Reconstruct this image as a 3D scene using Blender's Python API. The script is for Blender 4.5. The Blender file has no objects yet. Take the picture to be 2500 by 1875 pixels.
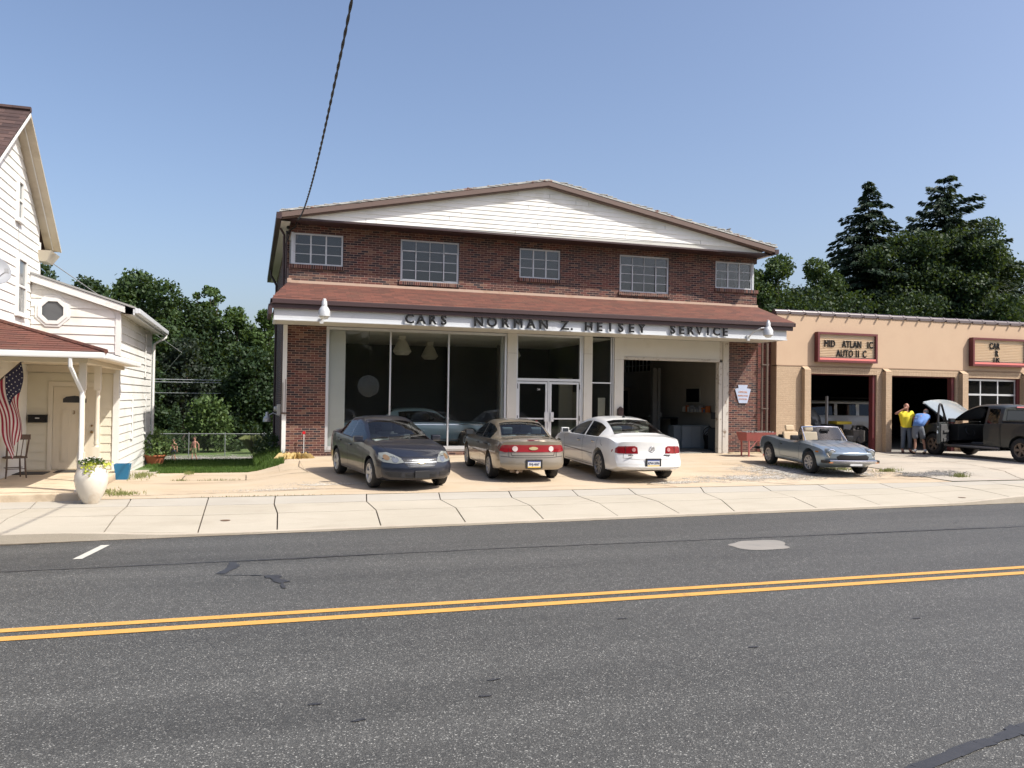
import bpy, bmesh, math, random
import numpy as np
from math import radians, sin, cos, pi, tan, sqrt, atan2
from mathutils import Vector, Matrix
from mathutils.bvhtree import BVHTree

scene = bpy.context.scene
COL = scene.collection
# ------------------------------------------------------------------ camera
YAW, PITCH, ROLL, EYE = radians(17.5), radians(1.04), radians(0.8), 2.12
cam_d = bpy.data.cameras.new('camera'); cam = bpy.data.objects.new('camera', cam_d); COL.objects.link(cam)
_f = Vector((sin(YAW)*cos(PITCH), cos(YAW)*cos(PITCH), sin(PITCH)))
_r = Vector((cos(YAW), -sin(YAW), 0)); _u = _r.cross(_f)
_r2 = _r*cos(ROLL)+_u*sin(ROLL); _u2 = _u*cos(ROLL)-_r*sin(ROLL)
cam.matrix_world = Matrix(((_r2.x,_u2.x,-_f.x,0),(_r2.y,_u2.y,-_f.y,0),(_r2.z,_u2.z,-_f.z,EYE),(0,0,0,1)))
cam_d.sensor_width = 36.0; cam_d.lens = 36.0*2020/2500; cam_d.clip_start = 0.1; cam_d.clip_end = 3000
scene.camera = cam
# ------------------------------------------------------------------ light
SUN = Vector((1.22, -1.0, 1.9)).normalized()
ELEV = math.asin(SUN.z); AZ = atan2(SUN.x, SUN.y)
world = bpy.data.worlds.new('World'); scene.world = world; world.use_nodes = True
wn = world.node_tree; bg = wn.nodes['Background']
sky = wn.nodes.new('ShaderNodeTexSky'); sky.sky_type = 'NISHITA'; sky.sun_disc = False
sky.sun_elevation = ELEV; sky.sun_rotation = AZ; sky.altitude = 100; sky.air_density = 1.0; sky.dust_density = 3.4; sky.ozone_density = 3.5
_tint = wn.nodes.new('ShaderNodeMix'); _tint.data_type = 'RGBA'; _tint.blend_type = 'MULTIPLY'; _tint.inputs[0].default_value = 1.0
wn.links.new(sky.outputs['Color'], _tint.inputs[6]); _tint.inputs[7].default_value = (1.09, 1.01, .985, 1); wn.links.new(_tint.outputs[2], bg.inputs['Color']); bg.inputs['Strength'].default_value = 0.15
sun_d = bpy.data.lights.new('sun', 'SUN'); sun_d.energy = 4.85; sun_d.angle = radians(0.53); sun_d.color = (1.0, 0.955, 0.87)
sun = bpy.data.objects.new('sun', sun_d); COL.objects.link(sun)
sun.rotation_euler = SUN.to_track_quat('Z', 'Y').to_euler(); sun.location = (20, -10, 40)
scene.view_settings.view_transform = 'Standard'; scene.view_settings.look = 'None'
scene.view_settings.exposure = 0.37; scene.view_settings.gamma = 1.0
scene.cycles.max_bounces = 6; scene.cycles.transparent_max_bounces = 16
scene.cycles.diffuse_bounces = 3; scene.cycles.glossy_bounces = 3
scene.cycles.sample_clamp_indirect = 6.0; scene.cycles.caustics_reflective = False; scene.cycles.caustics_refractive = False

# ------------------------------------------------------------------ materials
MATS = {}
def lin(r, g, b):
    return tuple((x/255/12.92 if x/255 <= .04045 else ((x/255+.055)/1.055)**2.4) for x in (r, g, b))
def _new(name):
    m = bpy.data.materials.new(name); m.use_nodes = True; MATS[name] = m
    nt = m.node_tree; return m, nt, nt.nodes['Principled BSDF']
def N(nt, t, **kw):
    n = nt.nodes.new(t)
    for k, v in kw.items(): setattr(n, k, v)
    return n
def mixc(nt, fac, a, b, blend='MIX'):
    n = N(nt, 'ShaderNodeMix', data_type='RGBA', blend_type=blend)
    for key, v in ((0, fac), (6, a), (7, b)):
        if isinstance(v, bpy.types.NodeSocket): nt.links.new(v, n.inputs[key])
        elif v is not None: n.inputs[key].default_value = v if key == 0 else (*v[:3], 1)
    return n.outputs[2]
def ramp(nt, fac, stops, interp='LINEAR'):
    n = N(nt, 'ShaderNodeValToRGB'); n.color_ramp.interpolation = interp
    e = n.color_ramp.elements
    while len(e) < len(stops): e.new(0.5)
    for el, (p, c) in zip(e, stops):
        el.position = p; el.color = (*(c if isinstance(c, tuple) else (c, c, c)), 1)
    nt.links.new(fac, n.inputs[0]); return n.outputs[0]
def noise(nt, scale, detail=4, rough=.55, vec=None, out='Fac', dist=0):
    n = N(nt, 'ShaderNodeTexNoise'); n.inputs['Scale'].default_value = scale; n.inputs['Detail'].default_value = detail
    n.inputs['Roughness'].default_value = rough; n.inputs['Distortion'].default_value = dist
    nt.links.new(vec if vec else N(nt, 'ShaderNodeTexCoord').outputs['Object'], n.inputs['Vector'])
    return n.outputs[out]
def scaled(nt, s, obj='Object'):
    mp = N(nt, 'ShaderNodeMapping'); mp.inputs['Scale'].default_value = s
    nt.links.new(N(nt, 'ShaderNodeTexCoord').outputs[obj], mp.inputs[0]); return mp.outputs[0]
def bumpit(nt, b, height, strength=.3, dist=.01):
    n = N(nt, 'ShaderNodeBump'); n.inputs['Strength'].default_value = strength; n.inputs['Distance'].default_value = dist
    nt.links.new(height, n.inputs['Height']); nt.links.new(n.outputs[0], b.inputs['Normal']); return n
def mat(name, col, rough=.7, metal=0, var=0, vs=3.0, bump=0, bs=40, coat=0, spec=None, grime=None, gs=1.2, gl=(.5, .75)):
    if name in MATS: return MATS[name]
    m, nt, b = _new(name)
    b.inputs['Base Color'].default_value = (*col, 1); b.inputs['Roughness'].default_value = rough; b.inputs['Metallic'].default_value = metal
    if coat: b.inputs['Coat Weight'].default_value = coat; b.inputs['Coat Roughness'].default_value = .04
    if spec is not None: b.inputs['Specular IOR Level'].default_value = spec
    c = None
    if var:
        c = mixc(nt, noise(nt, vs, 5), tuple(x*(1-var) for x in col), tuple(min(1, x*(1+var)) for x in col))
    if grime:
        g = ramp(nt, noise(nt, gs, 8, .65), [(gl[0], 0.0), (gl[1], 1.0)])
        c = mixc(nt, g, c if c else col, grime)
    if c: nt.links.new(c, b.inputs['Base Color'])
    if bump: bumpit(nt, b, noise(nt, bs, 4), bump, .01)
    return m
def wallvec(nt):
    s = N(nt, 'ShaderNodeSeparateXYZ'); nt.links.new(N(nt, 'ShaderNodeTexCoord').outputs['Object'], s.inputs[0])
    a = N(nt, 'ShaderNodeMath', operation='ADD'); nt.links.new(s.outputs[0], a.inputs[0]); nt.links.new(s.outputs[1], a.inputs[1])
    c = N(nt, 'ShaderNodeCombineXYZ'); nt.links.new(a.outputs[0], c.inputs[0]); nt.links.new(s.outputs[2], c.inputs[1])
    return c.outputs[0]
def brick(name, stops, mortar, bw=.215, rh=.0665, ms=.006, bump=.5, vec=None, offset=.5, grime=None, rough=.85, msm=.1):
    m, nt, b = _new(name); v = vec(nt) if vec else wallvec(nt)
    t = N(nt, 'ShaderNodeTexBrick'); t.offset = offset
    for k, x in (('Scale', 1), ('Mortar Size', ms), ('Mortar Smooth', msm), ('Bias', 0), ('Brick Width', bw), ('Row Height', rh)): t.inputs[k].default_value = x
    t.inputs['Color1'].default_value = (0, 0, 0, 1); t.inputs['Color2'].default_value = (1, 1, 1, 1)
    nt.links.new(v, t.inputs['Vector'])
    c = ramp(nt, t.outputs['Color'], stops, 'CONSTANT' if len(stops) > 3 else 'LINEAR')
    c = mixc(nt, .35, c, ramp(nt, noise(nt, 25, 3), [(.3, .4), (.7, 1.0)]), 'MULTIPLY')
    mort = mixc(nt, noise(nt, 6, 5), tuple(x*.8 for x in mortar), tuple(min(1, x*1.1) for x in mortar))
    c = mixc(nt, t.outputs['Fac'], c, mort)
    if grime: c = mixc(nt, ramp(nt, noise(nt, .8, 8, .6), [(.48, 0.0), (.8, .6)]), c, grime)
    nt.links.new(c, b.inputs['Base Color']); b.inputs['Roughness'].default_value = rough
    inv = N(nt, 'ShaderNodeMath', operation='SUBTRACT'); inv.inputs[0].default_value = 1; nt.links.new(t.outputs['Fac'], inv.inputs[1])
    bumpit(nt, b, inv.outputs[0], bump, .008); return m
def glass(name, tint=(.55, .6, .6), refl=1.0, rough=0.0, dirt=0.02):
    if name in MATS: return MATS[name]
    m, nt, b = _new(name); nt.nodes.remove(b)
    tr = N(nt, 'ShaderNodeBsdfTransparent'); tr.inputs[0].default_value = (*tint, 1)
    gl = N(nt, 'ShaderNodeBsdfGlossy'); gl.inputs['Roughness'].default_value = rough
    df = N(nt, 'ShaderNodeBsdfDiffuse'); df.inputs[0].default_value = (.5, .5, .48, 1)
    fr = N(nt, 'ShaderNodeFresnel'); fr.inputs[0].default_value = 1.5
    fm = N(nt, 'ShaderNodeMath', operation='MULTIPLY'); nt.links.new(fr.outputs[0], fm.inputs[0]); fm.inputs[1].default_value = refl
    m1 = N(nt, 'ShaderNodeMixShader'); m1.inputs[0].default_value = dirt; nt.links.new(tr.outputs[0], m1.inputs[1]); nt.links.new(df.outputs[0], m1.inputs[2])
    m2 = N(nt, 'ShaderNodeMixShader'); nt.links.new(fm.outputs[0], m2.inputs[0]); nt.links.new(m1.outputs[0], m2.inputs[1]); nt.links.new(gl.outputs[0], m2.inputs[2])
    nt.links.new(m2.outputs[0], nt.nodes['Material Output'].inputs[0]); return m
def emis(name, col, s):
    m, nt, b = _new(name); b.inputs['Base Color'].default_value = (*col, 1)
    b.inputs['Emission Color'].default_value = (*col, 1); b.inputs['Emission Strength'].default_value = s; return m

# ------------------------------------------------------------------ mesh building
SPLIT = {'pilaster', 'corner_board', 'eave_soffit', 'brick_pier', 'plinth', 'conduit', 'drain_pipe', 'gutter', 'canopy_gutter', 'lintel', 'panel_joint', 'shutter_strip', 'door_casing', 'office_partition', 'inner_wall', 'porch_beam', 'garage_door_frame', 'bay_frame', 'return_panel', 'upper_floor', 'corner_post', 'corner_bracket', 'upright', 'brace', 'shell', 'porch_gutter', 'hinge', 'stretcher', 'porch_side_wall', 'ceiling_deck', 'bumper_strip', 'gable_backing', 'flashing', 'bed_rail'}
class MB:
    def __init__(s): s.v = []; s.f = []; s.m = []; s.cur = 0
    def add(s, vs, fs):
        o = len(s.v); s.v += [tuple(p) for p in vs]
        for f in fs: s.f.append(tuple(i+o for i in f)); s.m.append(s.cur)
        return s
    def box(s, x0, x1, y0, y1, z0, z1, T=None):
        p = [(x0,y0,z0),(x1,y0,z0),(x1,y1,z0),(x0,y1,z0),(x0,y0,z1),(x1,y0,z1),(x1,y1,z1),(x0,y1,z1)]
        if T: p = [T @ Vector(q) for q in p]
        return s.add(p, [(3,2,1,0),(4,5,6,7),(0,1,5,4),(1,2,6,5),(2,3,7,6),(3,0,4,7)])
    def quad(s, a, b, c, d): return s.add([a, b, c, d], [(0,1,2,3)])
    def prism(s, poly, fn, d0, d1):
        n = len(poly); vs = [fn(u, w, d0) for u, w in poly]+[fn(u, w, d1) for u, w in poly]
        return s.add(vs, [tuple(range(n))[::-1], tuple(range(n, 2*n))]+[(i, (i+1) % n, n+(i+1) % n, n+i) for i in range(n)])
    def lathe(s, prof, seg=24, T=None, cap=True):
        vs = []; fs = []
        for r, z in prof:
            for k in range(seg): a = 2*pi*k/seg; vs.append((r*cos(a), r*sin(a), z))
        for i in range(len(prof)-1):
            for k in range(seg): k2 = (k+1) % seg; fs.append((i*seg+k, i*seg+k2, (i+1)*seg+k2, (i+1)*seg+k))
        if cap: fs += [tuple(range(seg))[::-1], tuple(range((len(prof)-1)*seg, len(prof)*seg))]
        if T: vs = [T @ Vector(q) for q in vs]
        return s.add(vs, fs)
    def tube(s, pts, r, seg=8, r2=None):
        pts = [Vector(p) for p in pts]; n = len(pts); vs = []; fs = []; up = None
        for i, p in enumerate(pts):
            d = (pts[min(i+1, n-1)]-pts[max(i-1, 0)]).normalized()
            if up is None: up = Vector((0, 0, 1)) if abs(d.z) < .9 else Vector((0, 1, 0))
            a = d.cross(up)
            if a.length < 1e-4: a = d.cross(Vector((1, 0, 0)))
            a.normalize(); b = d.cross(a); up = a.cross(d) if False else up
            rr = r if not isinstance(r, (list, tuple)) else r[i]
            if r2 is not None: rr = r+(r2-r)*i/(n-1)
            for k in range(seg): t = 2*pi*k/seg; vs.append(p+(a*cos(t)+b*sin(t))*rr)
        for i in range(n-1):
            for k in range(seg): k2 = (k+1) % seg; fs.append((i*seg+k, i*seg+k2, (i+1)*seg+k2, (i+1)*seg+k))
        fs += [tuple(range(seg)), tuple(range((n-1)*seg, n*seg))[::-1]]
        return s.add(vs, fs)
    def ball(s, c, r, seg=12, rings=8, sc=(1, 1, 1), T=None):
        prof = [(max(1e-4, r*sin(pi*i/rings)), -r*cos(pi*i/rings)) for i in range(rings+1)]
        M = Matrix.Translation(Vector(c)) @ Matrix.Diagonal((*sc, 1))
        return s.lathe(prof, seg, (T @ M) if T else M)
    def grid(s, fn, nu, nv, closed=False):
        vs = [fn(i/nu, j/nv) for i in range(nu+1) for j in range(nv+1)]; w = nv+1
        return s.add(vs, [(i*w+j, (i+1)*w+j, (i+1)*w+j+1, i*w+j+1) for i in range(nu) for j in range(nv)])
    def build(s, name, mats, parent=None, smooth=False, local=False, bevel=0, sharp=None):
        if name in SPLIT and parent is not None:      # every separate piece becomes a part of its own
            up = list(range(len(s.v)))
            def fd(a):
                while up[a] != a: up[a] = up[up[a]]; a = up[a]
                return a
            for f in s.f:
                for q in f[1:]: up[fd(q)] = fd(f[0])
            boxes = {}
            for i, v in enumerate(s.v):
                r = fd(i); b = boxes.setdefault(r, [list(v), list(v)])
                for k in range(3): b[0][k] = min(b[0][k], v[k]); b[1][k] = max(b[1][k], v[k])
            rs = list(boxes); E_ = .012
            for i in range(len(rs)):
                for j in range(i+1, len(rs)):
                    A, B = boxes[rs[i]], boxes[rs[j]]
                    if fd(rs[i]) != fd(rs[j]) and all(A[0][k]-E_ <= B[1][k] and B[0][k]-E_ <= A[1][k] for k in range(3)): up[fd(rs[j])] = fd(rs[i])
            groups = {}
            for f in s.f: groups.setdefault(fd(f[0]), []).append(f)
            if len(groups) > 1:
                out = None
                for g in groups.values():
                    n = MB(); m = {}
                    for f in g: n.f.append(tuple(m.setdefault(i, len(m)) for i in f)); n.m.append(0)
                    n.v = [s.v[i] for i in m]; s2 = SPLIT.copy(); SPLIT.clear(); out = n.build(name, mats, parent, smooth, local, bevel, sharp); SPLIT.update(s2)
                return out
        me = bpy.data.meshes.new(name); me.from_pydata(s.v, [], s.f)
        if not isinstance(mats, (list, tuple)): mats = [mats]
        for m in mats: me.materials.append(m)
        if len(mats) > 1: me.polygons.foreach_set('material_index', s.m)
        bm = bmesh.new(); bm.from_mesh(me); bmesh.ops.recalc_face_normals(bm, faces=bm.faces)
        if bevel: bmesh.ops.bevel(bm, geom=[e for e in bm.edges if len(e.link_faces) == 2 and e.calc_face_angle(0) > .5], offset=bevel, segments=2, profile=.6, affect='EDGES', clamp_overlap=True)
        bm.to_mesh(me); bm.free()
        if smooth: fin(me, sharp or 40)
        me.update(); return link(name, me, parent, local)
def fin(me, ang=40):
    me.polygons.foreach_set('use_smooth', [True]*len(me.polygons))
    try: me.set_sharp_from_angle(angle=radians(ang))
    except Exception: pass
def link(name, me, parent=None, local=False):
    o = bpy.data.objects.new(name, me); COL.objects.link(o)
    if parent is not None:
        o.parent = parent
        if not local:
            p = parent; off = Vector((0, 0, 0))
            while p: off += p.location; p = p.parent
            o.location = -off
    return o
def thing(name, label, cat, loc=(0, 0, 0), rz=0, group=None):
    o = bpy.data.objects.new(name, None); COL.objects.link(o); o.empty_display_size = .2
    o.location = loc; o.rotation_euler = (0, 0, rz); return tag(o, label, cat, group)
def tag(o, label=None, cat=None, group=None, kind=None):
    if label: o['label'] = label
    if cat: o['category'] = cat
    if group: o['group'] = group
    if kind: o['kind'] = kind
    return o
def copy_tree(o, parent=None, root=True):
    c = o.copy(); COL.objects.link(c); c.parent = parent
    for ch in list(o.children): copy_tree(ch, c, False)
    return c
def text(name, s, size, mat_, parent, M, extrude=.01, bold=0.0, align='LEFT', spacing=1.0, local=False, sx=1.0):
    cu = bpy.data.curves.new(name, 'FONT'); cu.body = s; cu.size = size; cu.extrude = extrude; cu.bevel_depth = bold; cu.bevel_resolution = 0
    cu.align_x = align; cu.space_character = spacing; cu.resolution_u = 3
    o = bpy.data.objects.new(name, cu); COL.objects.link(o)
    dg = bpy.context.evaluated_depsgraph_get(); me = bpy.data.meshes.new_from_object(o.evaluated_get(dg))
    COL.objects.unlink(o); bpy.data.objects.remove(o)
    me.transform(M @ Matrix.Diagonal((sx, 1, 1, 1))); me.materials.clear(); me.materials.append(mat_); me.name = name
    return link(name, me, parent, local)
# text frame facing -Y (towards the street)
def FY(x, y, z): return Matrix.Translation((x, y, z)) @ Matrix.Rotation(pi/2, 4, 'X')
def smooth01(a, b, x):
    t = max(0., min(1., (x-a)/(b-a))); return t*t*(3-2*t)
# ================================================================== GROUND
LEFTP = [(16.75, .17), (20, .15), (22, .12), (23.2, .08), (25, .03), (28, -.05), (29.4, -.10), (30.5, -.2), (32, -.42), (34.5, -.85), (37, -1.18), (39, -1.22)]
def lawn_z(x, y):
    if y <= 16.75:
        return sw_z(y)
    k = smooth01(-.1, 1.15, x)
    zl = LEFTP[0][1]
    for (a, za), (b_, zb) in zip(LEFTP, LEFTP[1:]):
        if y >= a: zl = za+(zb-za)*min(1, (y-a)/(b_-a))
    zr = .17+(min(y, 24.6)-16.75)*.0268
    k2 = smooth01(16.3, 18.6, x); zr = zr*(1-k2)+(.17+.2*smooth01(16.75, 19.9, y))*k2
    if y > 24.6: d = smooth01(24.8, 37, y); zr = zr*(1-d)-1.22*d
    return zl*(1-k)+zr*k
def kerb_y(x): return 13.27+.05*max(-9, min(x, 17))
def sw_z(y): return .045+(.17-.045)*max(0, min(1, (y-13.4)/3.35))
def kerb_up(x): return .10*(1-smooth01(-2.9, -.6, x))+.10*smooth01(14.2, 16.8, x)
def road_z(y): return .05*(1-((y-8.0)/5.2)**2) if y > 2.6 else .05*(1-(5.4/5.2)**2)
def sheet(name, xs, ys, zf, m, kind='structure', smooth=True, skip=None):
    b = MB(); nx, ny = len(xs), len(ys)
    b.v = [(x, y(x) if callable(y) else y, 0) for x in xs for y in ys]
    b.v = [(x, y, zf(x, y)) for x, y, _ in b.v]
    b.f = [(i*ny+j, (i+1)*ny+j, (i+1)*ny+j+1, i*ny+j+1) for i in range(nx-1) for j in range(ny-1) if not (skip and skip(*b.v[i*ny+j][:2]))]
    b.m = [0]*len(b.f); o = b.build(name, m, smooth=smooth); tag(o, kind=kind); return o
def rng(a, b, n): return [a+(b-a)*i/n for i in range(n+1)]

def m_asphalt():
    m, nt, b = _new('asphalt')
    v = N(nt, 'ShaderNodeTexVoronoi'); v.inputs['Scale'].default_value = 120
    nt.links.new(N(nt, 'ShaderNodeTexCoord').outputs['Object'], v.inputs['Vector'])
    sep = N(nt, 'ShaderNodeSeparateColor'); nt.links.new(v.outputs['Color'], sep.inputs[0])
    g = ramp(nt, sep.outputs[0], [(0, .036), (.5, .054), (.85, .078), (.95, .13), (1, .30)])
    big = ramp(nt, noise(nt, 1, 5, .6, scaled(nt, (.12, .75, 1))), [(.3, .80), (.7, 1.16)])
    c = mixc(nt, 1, g, big, 'MULTIPLY')
    med = ramp(nt, noise(nt, 9, 5, .7), [(.3, .88), (.7, 1.12)])
    c = mixc(nt, 1, c, med, 'MULTIPLY')
    trk = ramp(nt, noise(nt, 1, 3, .5, scaled(nt, (.03, 1.5, 1))), [(.35, .93), (.65, 1.09)]); c = mixc(nt, 1, c, trk, 'MULTIPLY')
    st = ramp(nt, noise(nt, 1.3, 7, .7, dist=.4), [(.62, 0.0), (.78, .2)]); c = mixc(nt, st, c, (.04, .039, .037))
    c = mixc(nt, 1, c, (1.06, 1.05, .965), 'MULTIPLY')
    nt.links.new(c, b.inputs['Base Color']); b.inputs['Roughness'].default_value = .62
    bumpit(nt, b, v.outputs['Distance'], .55, .006); return m
def m_concrete(name, col, col2, streak=.35, spots=.5, bump=.15, gr=(.18, .14, .09), fine=120):
    m, nt, b = _new(name)
    c = mixc(nt, ramp(nt, noise(nt, .55, 6, .6), [(.35, 0.0), (.65, 1.0)]), col, col2)
    c = mixc(nt, ramp(nt, noise(nt, 1, 6, .65, scaled(nt, (.5, 1.6, 1)), dist=.6), [(.52, 0.0), (.8, streak)]), c, gr)
    c = mixc(nt, ramp(nt, noise(nt, fine, 3, .6), [(.3, spots), (.62, 0.0)]), c, tuple(x*.62 for x in col))
    c = mixc(nt, ramp(nt, noise(nt, 14, 4, .7), [(.62, 0.0), (.75, .35)]), c, tuple(min(1, x*1.15) for x in col2))
    nt.links.new(c, b.inputs['Base Color']); b.inputs['Roughness'].default_value = .9
    bumpit(nt, b, noise(nt, 90, 4), bump, .006); return m
ASPH = m_asphalt()
SW = m_concrete('sidewalk_concrete', (.40, .36, .285), (.45, .405, .325), .3, .4)
SWG = m_concrete('sidewalk_strip', (.375, .345, .29), (.42, .39, .33), .2, .3)
LOT = m_concrete('lot_concrete', (.475, .37, .25), (.51, .425, .315), .6, .45, gr=(.2, .15, .1))
LOT2 = m_concrete('apron_concrete', (.39, .355, .295), (.46, .40, .32), .6, .5, gr=(.16, .13, .1))
LAWN = mat('lawn_green', (.075, .125, .03), .9, var=.35, vs=2.5, bump=.6, bs=50, grime=(.12, .13, .04), gs=1.0)
XS = sorted(set([-120, -60, -30, -16, -12, -8, -6.5, -5.2, -4.2]+rng(-3.5, 2.5, 24)+rng(3.2, 30, 36)+[36, 45, 60, 100, 160, 260]))
sheet('ground', XS, [-80, -20, 0, 2, 4, 8, 12, 13.4]+rng(14, 20, 8)+rng(20.25, 26, 23)+rng(26.5, 40, 22)+[44, 50, 60, 80, 120, 200, 420],
      lambda x, y: (-.25 if y < 16.7 else lawn_z(x, y)-.012)-(0.06 if (y < 22.8 or (x > 1.0 and y < 25)) else 0), LAWN)
sheet('road', XS, rng(2.6, 13.0, 26)+[lambda x: kerb_y(x)], lambda x, y: road_z(y), ASPH)
# near side of the street (behind the camera's feet)
sheet('near_pavement', [-60, 0, 60, 160], [-3.0, 2.45, 2.6], lambda x, y: .14 if y < 2.59 else .02, SW)
# kerb
KERB = m_concrete('kerb_concrete', (.42, .37, .29), (.52, .46, .37), .6, .5)
def kz(x): return .022+kerb_up(x)+.01
b = MB(); xs = [-60, -30, -12]+rng(-8, 26, 68)+[60, 160]
for i in range(len(xs)-1):
    a, c = xs[i], xs[i+1]
    for (d0, d1, h0, h1) in ((0, .0, -1, 0), (0, .15, 0, 0)):
        za, zc = kz(a), kz(c)
        b.quad((a, kerb_y(a)+d0-.004, -.06 if h0 else za), (c, kerb_y(c)+d0-.004, -.06 if h0 else zc), (c, kerb_y(c)+d1-.004, zc), (a, kerb_y(a)+d1-.004, za))
tag(b.build('kerb', KERB), kind='structure')
# sidewalk: front slab, middle slab and greyer back strip; joints are real gaps between slabs
JB = [-6.6, -5.1, -3.62, -2.08, -.73, .49, 2.25, 3.73, 5.24, 6.68, 8.02, 9.83, 11.47, 13.0, 14.81, 16.6, 18.2, 19.8, 21.4, 23.0, 24.6, 26.2, 28]
JF = [-6.5, -5.0, -3.5, -2.01, -.73, .43, 2.06, 3.50, 4.93, 6.39, 7.67, 8.89, 10.83, 12.49, 14.41, 16.1, 17.7, 19.3, 20.9, 22.5, 24.1, 25.7, 27.5]
def swz(x, y):
    d = (y-kerb_y(x)-.15)/max(.01, 16.75-kerb_y(x)-.15)
    return kz(x)-.006+(.17-kz(x)+.006)*max(0, d)
def slab_band(name, f0, f1, m, jit):
    b = MB(); R = random.Random(jit)
    def P(j, f, side):
        xj = JF[j]+(JB[j]-JF[j])*f+max(-.6, min(1, (j-4)*.3))*np.interp(f, (0, .44, .73, 1), (0, .07, -.10, 0))
        y0 = kerb_y(xj)+.16; return (xj+side, y0+(16.75-y0)*f)
    for j in range(len(JF)-1):
        t = R.uniform(-.006, .006)
        g = .011
        for q in range(2):
            fa = f0+(f1-f0)*q/2+(.004 if q == 0 else 0); fb = f0+(f1-f0)*(q+1)/2-(.004 if q == 1 else 0)
            p = [P(j, fa, g), P(j+1, fa, -g), P(j+1, fb, -g), P(j, fb, g)]
            top = [(x, y, swz(x, y)+t*(1 if k in (0, 3) else -1)*.5) for k, (x, y) in enumerate(p)]
            bot = [(x, y, z-.05) for x, y, z in top]
            b.add(top+bot, [(0,1,2,3),(0,4,5,1),(1,5,6,2),(2,6,7,3),(3,7,4,0)])
    tag(b.build(name, m), kind='structure')
slab_band('sidewalk', 0, .44, SW, 1); slab_band('sidewalk_middle', .44, .73, SW, 2); slab_band('sidewalk_strip', .73, 1.0, SWG, 3)
JOINT = mat('joint_dirt', (.07, .05, .035), .95, var=.5, vs=9)
sheet('sidewalk_bed', [-60]+JF+[60], [lambda x: kerb_y(x)+.14, 14.5, 15.5, 16.76], lambda x, y: swz(x, y)-.03, JOINT)
sheet('far_sidewalk', [27.51, 60, 150], [lambda x: kerb_y(x)+.16, 15, 16.74], lambda x, y: swz(x, y), SW)
# lot (concrete apron in front of the showroom), with a ragged crack pattern cut as separate slabs
def lotz(x, y): return lawn_z(x, y)+.002
def lotsheet(name, x0, x1, y0, y1, m, n=10, dz=0): return sheet(name, rng(x0, x1, n), rng(y0, y1, 8), lambda x, y: lotz(x, y)+dz, m)
lotsheet('forecourt', -3.4, 13.2, 16.77, 21.32, LOT, 60)
lotsheet('forecourt_left', -2.3, .715, 21.33, 22.95, LOT, 12)
lotsheet('forecourt_back', 1.305, 17.1, 21.33, 24.75, LOT, 40)
sheet('forecourt_mound', rng(.72, 1.3, 8), rng(21.33, 24.6, 16), lotz, LOT)
lotsheet('forecourt_right', 13.215, 17.1, 16.77, 21.32, LOT, 10, -.004)
sheet('garage_apron', rng(17.115, 32, 40), rng(16.77, 24.75, 24), lambda x, y: lotz(x, y)+.012, LOT2)
lotsheet('house_walk', -3.4, -2.31, 21.335, 24.6, LOT2, 4)
lotsheet('side_yard_edge', -14, -3.42, 16.77, 21.6, LOT2, 8, -.01)
CRACK = mat('crack_dark', (.10, .075, .05), .95, var=.6, vs=14)
OIL = mat('damp_stain', (.28, .2, .13), .9, var=.3, vs=4)
def ribbon(name, pts, w, m, zf, dz=.004, jit=0, seed=1, kind='structure'):
    R = random.Random(seed); b = MB(); P = []
    for i in range(len(pts)-1):
        (x0, y0), (x1, y1) = pts[i], pts[i+1]; n = max(1, int(sqrt((x1-x0)**2+(y1-y0)**2)/.12))
        for k in range(n): t = k/n; P.append((x0+(x1-x0)*t+R.uniform(-jit, jit), y0+(y1-y0)*t+R.uniform(-jit, jit)))
    P.append(pts[-1])
    for i in range(len(P)-1):
        (x0, y0), (x1, y1) = P[i], P[i+1]; L = sqrt((x1-x0)**2+(y1-y0)**2) or 1
        nx, ny = -(y1-y0)/L, (x1-x0)/L; wa = w*(R.uniform(.5, 1.2) if jit else 1)
        q = [(x0-nx*wa/2, y0-ny*wa/2), (x1-nx*wa/2, y1-ny*wa/2), (x1+nx*wa/2, y1+ny*wa/2), (x0+nx*wa/2, y0+ny*wa/2)]
        b.quad(*[(x, y, zf(x, y)+dz) for x, y in q])
    o = b.build(name, m); tag(o, kind=kind); return o
lz = lotz
ribbon('forecourt_crack', [(-3.0, 17.55), (-1.9, 17.3), (-.9, 17.42), (.4, 17.5), (1.9, 17.62), (3.2, 17.5)], .03, CRACK, lz, .005, .02, 2)
ribbon('forecourt_crack', [(-1.5, 20.25), (-1.5, 21.85), (-.08, 21.75), (-.07, 20.2), (-1.45, 20.25)], .028, CRACK, lz, .006, .006, 3)
ribbon('forecourt_crack', [(-.07, 20.3), (.8, 20.4), (1.7, 20.7)], .02, CRACK, lz, .005, .008, 4)
ribbon('forecourt_crack', [(1.35, 20.7), (1.2, 21.9), (1.3, 23.3)], .03, CRACK, lz, .0055, .006, 5)
ribbon('forecourt_crack', [(9.3, 16.9), (8.8, 17.35), (9.0, 17.6)], .035, CRACK, lz, .005, .02, 6)
ribbon('forecourt_crack', [(12.4, 16.8), (11.9, 17.3), (11.5, 17.7), (10.6, 18.6)], .03, CRACK, lz, .005, .012, 7)
ribbon('forecourt_crack', [(13.1, 18.3), (15.2, 17.6), (17.2, 17.2)], .03, CRACK, lambda x, y: lz(x, y), .006, .012, 8)
ribbon('apron_crack', [(17.2, 20.4), (19, 19.9), (21, 20.3), (24, 19.5), (29, 20)], .025, CRACK, lambda x, y: lz(x, y)+.012, .004, .02, 9)
ribbon('apron_crack', [(19.5, 16.8), (20.4, 18.2), (20.2, 21), (21, 24)], .025, CRACK, lambda x, y: lz(x, y)+.012, .004, .015, 10)
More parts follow.
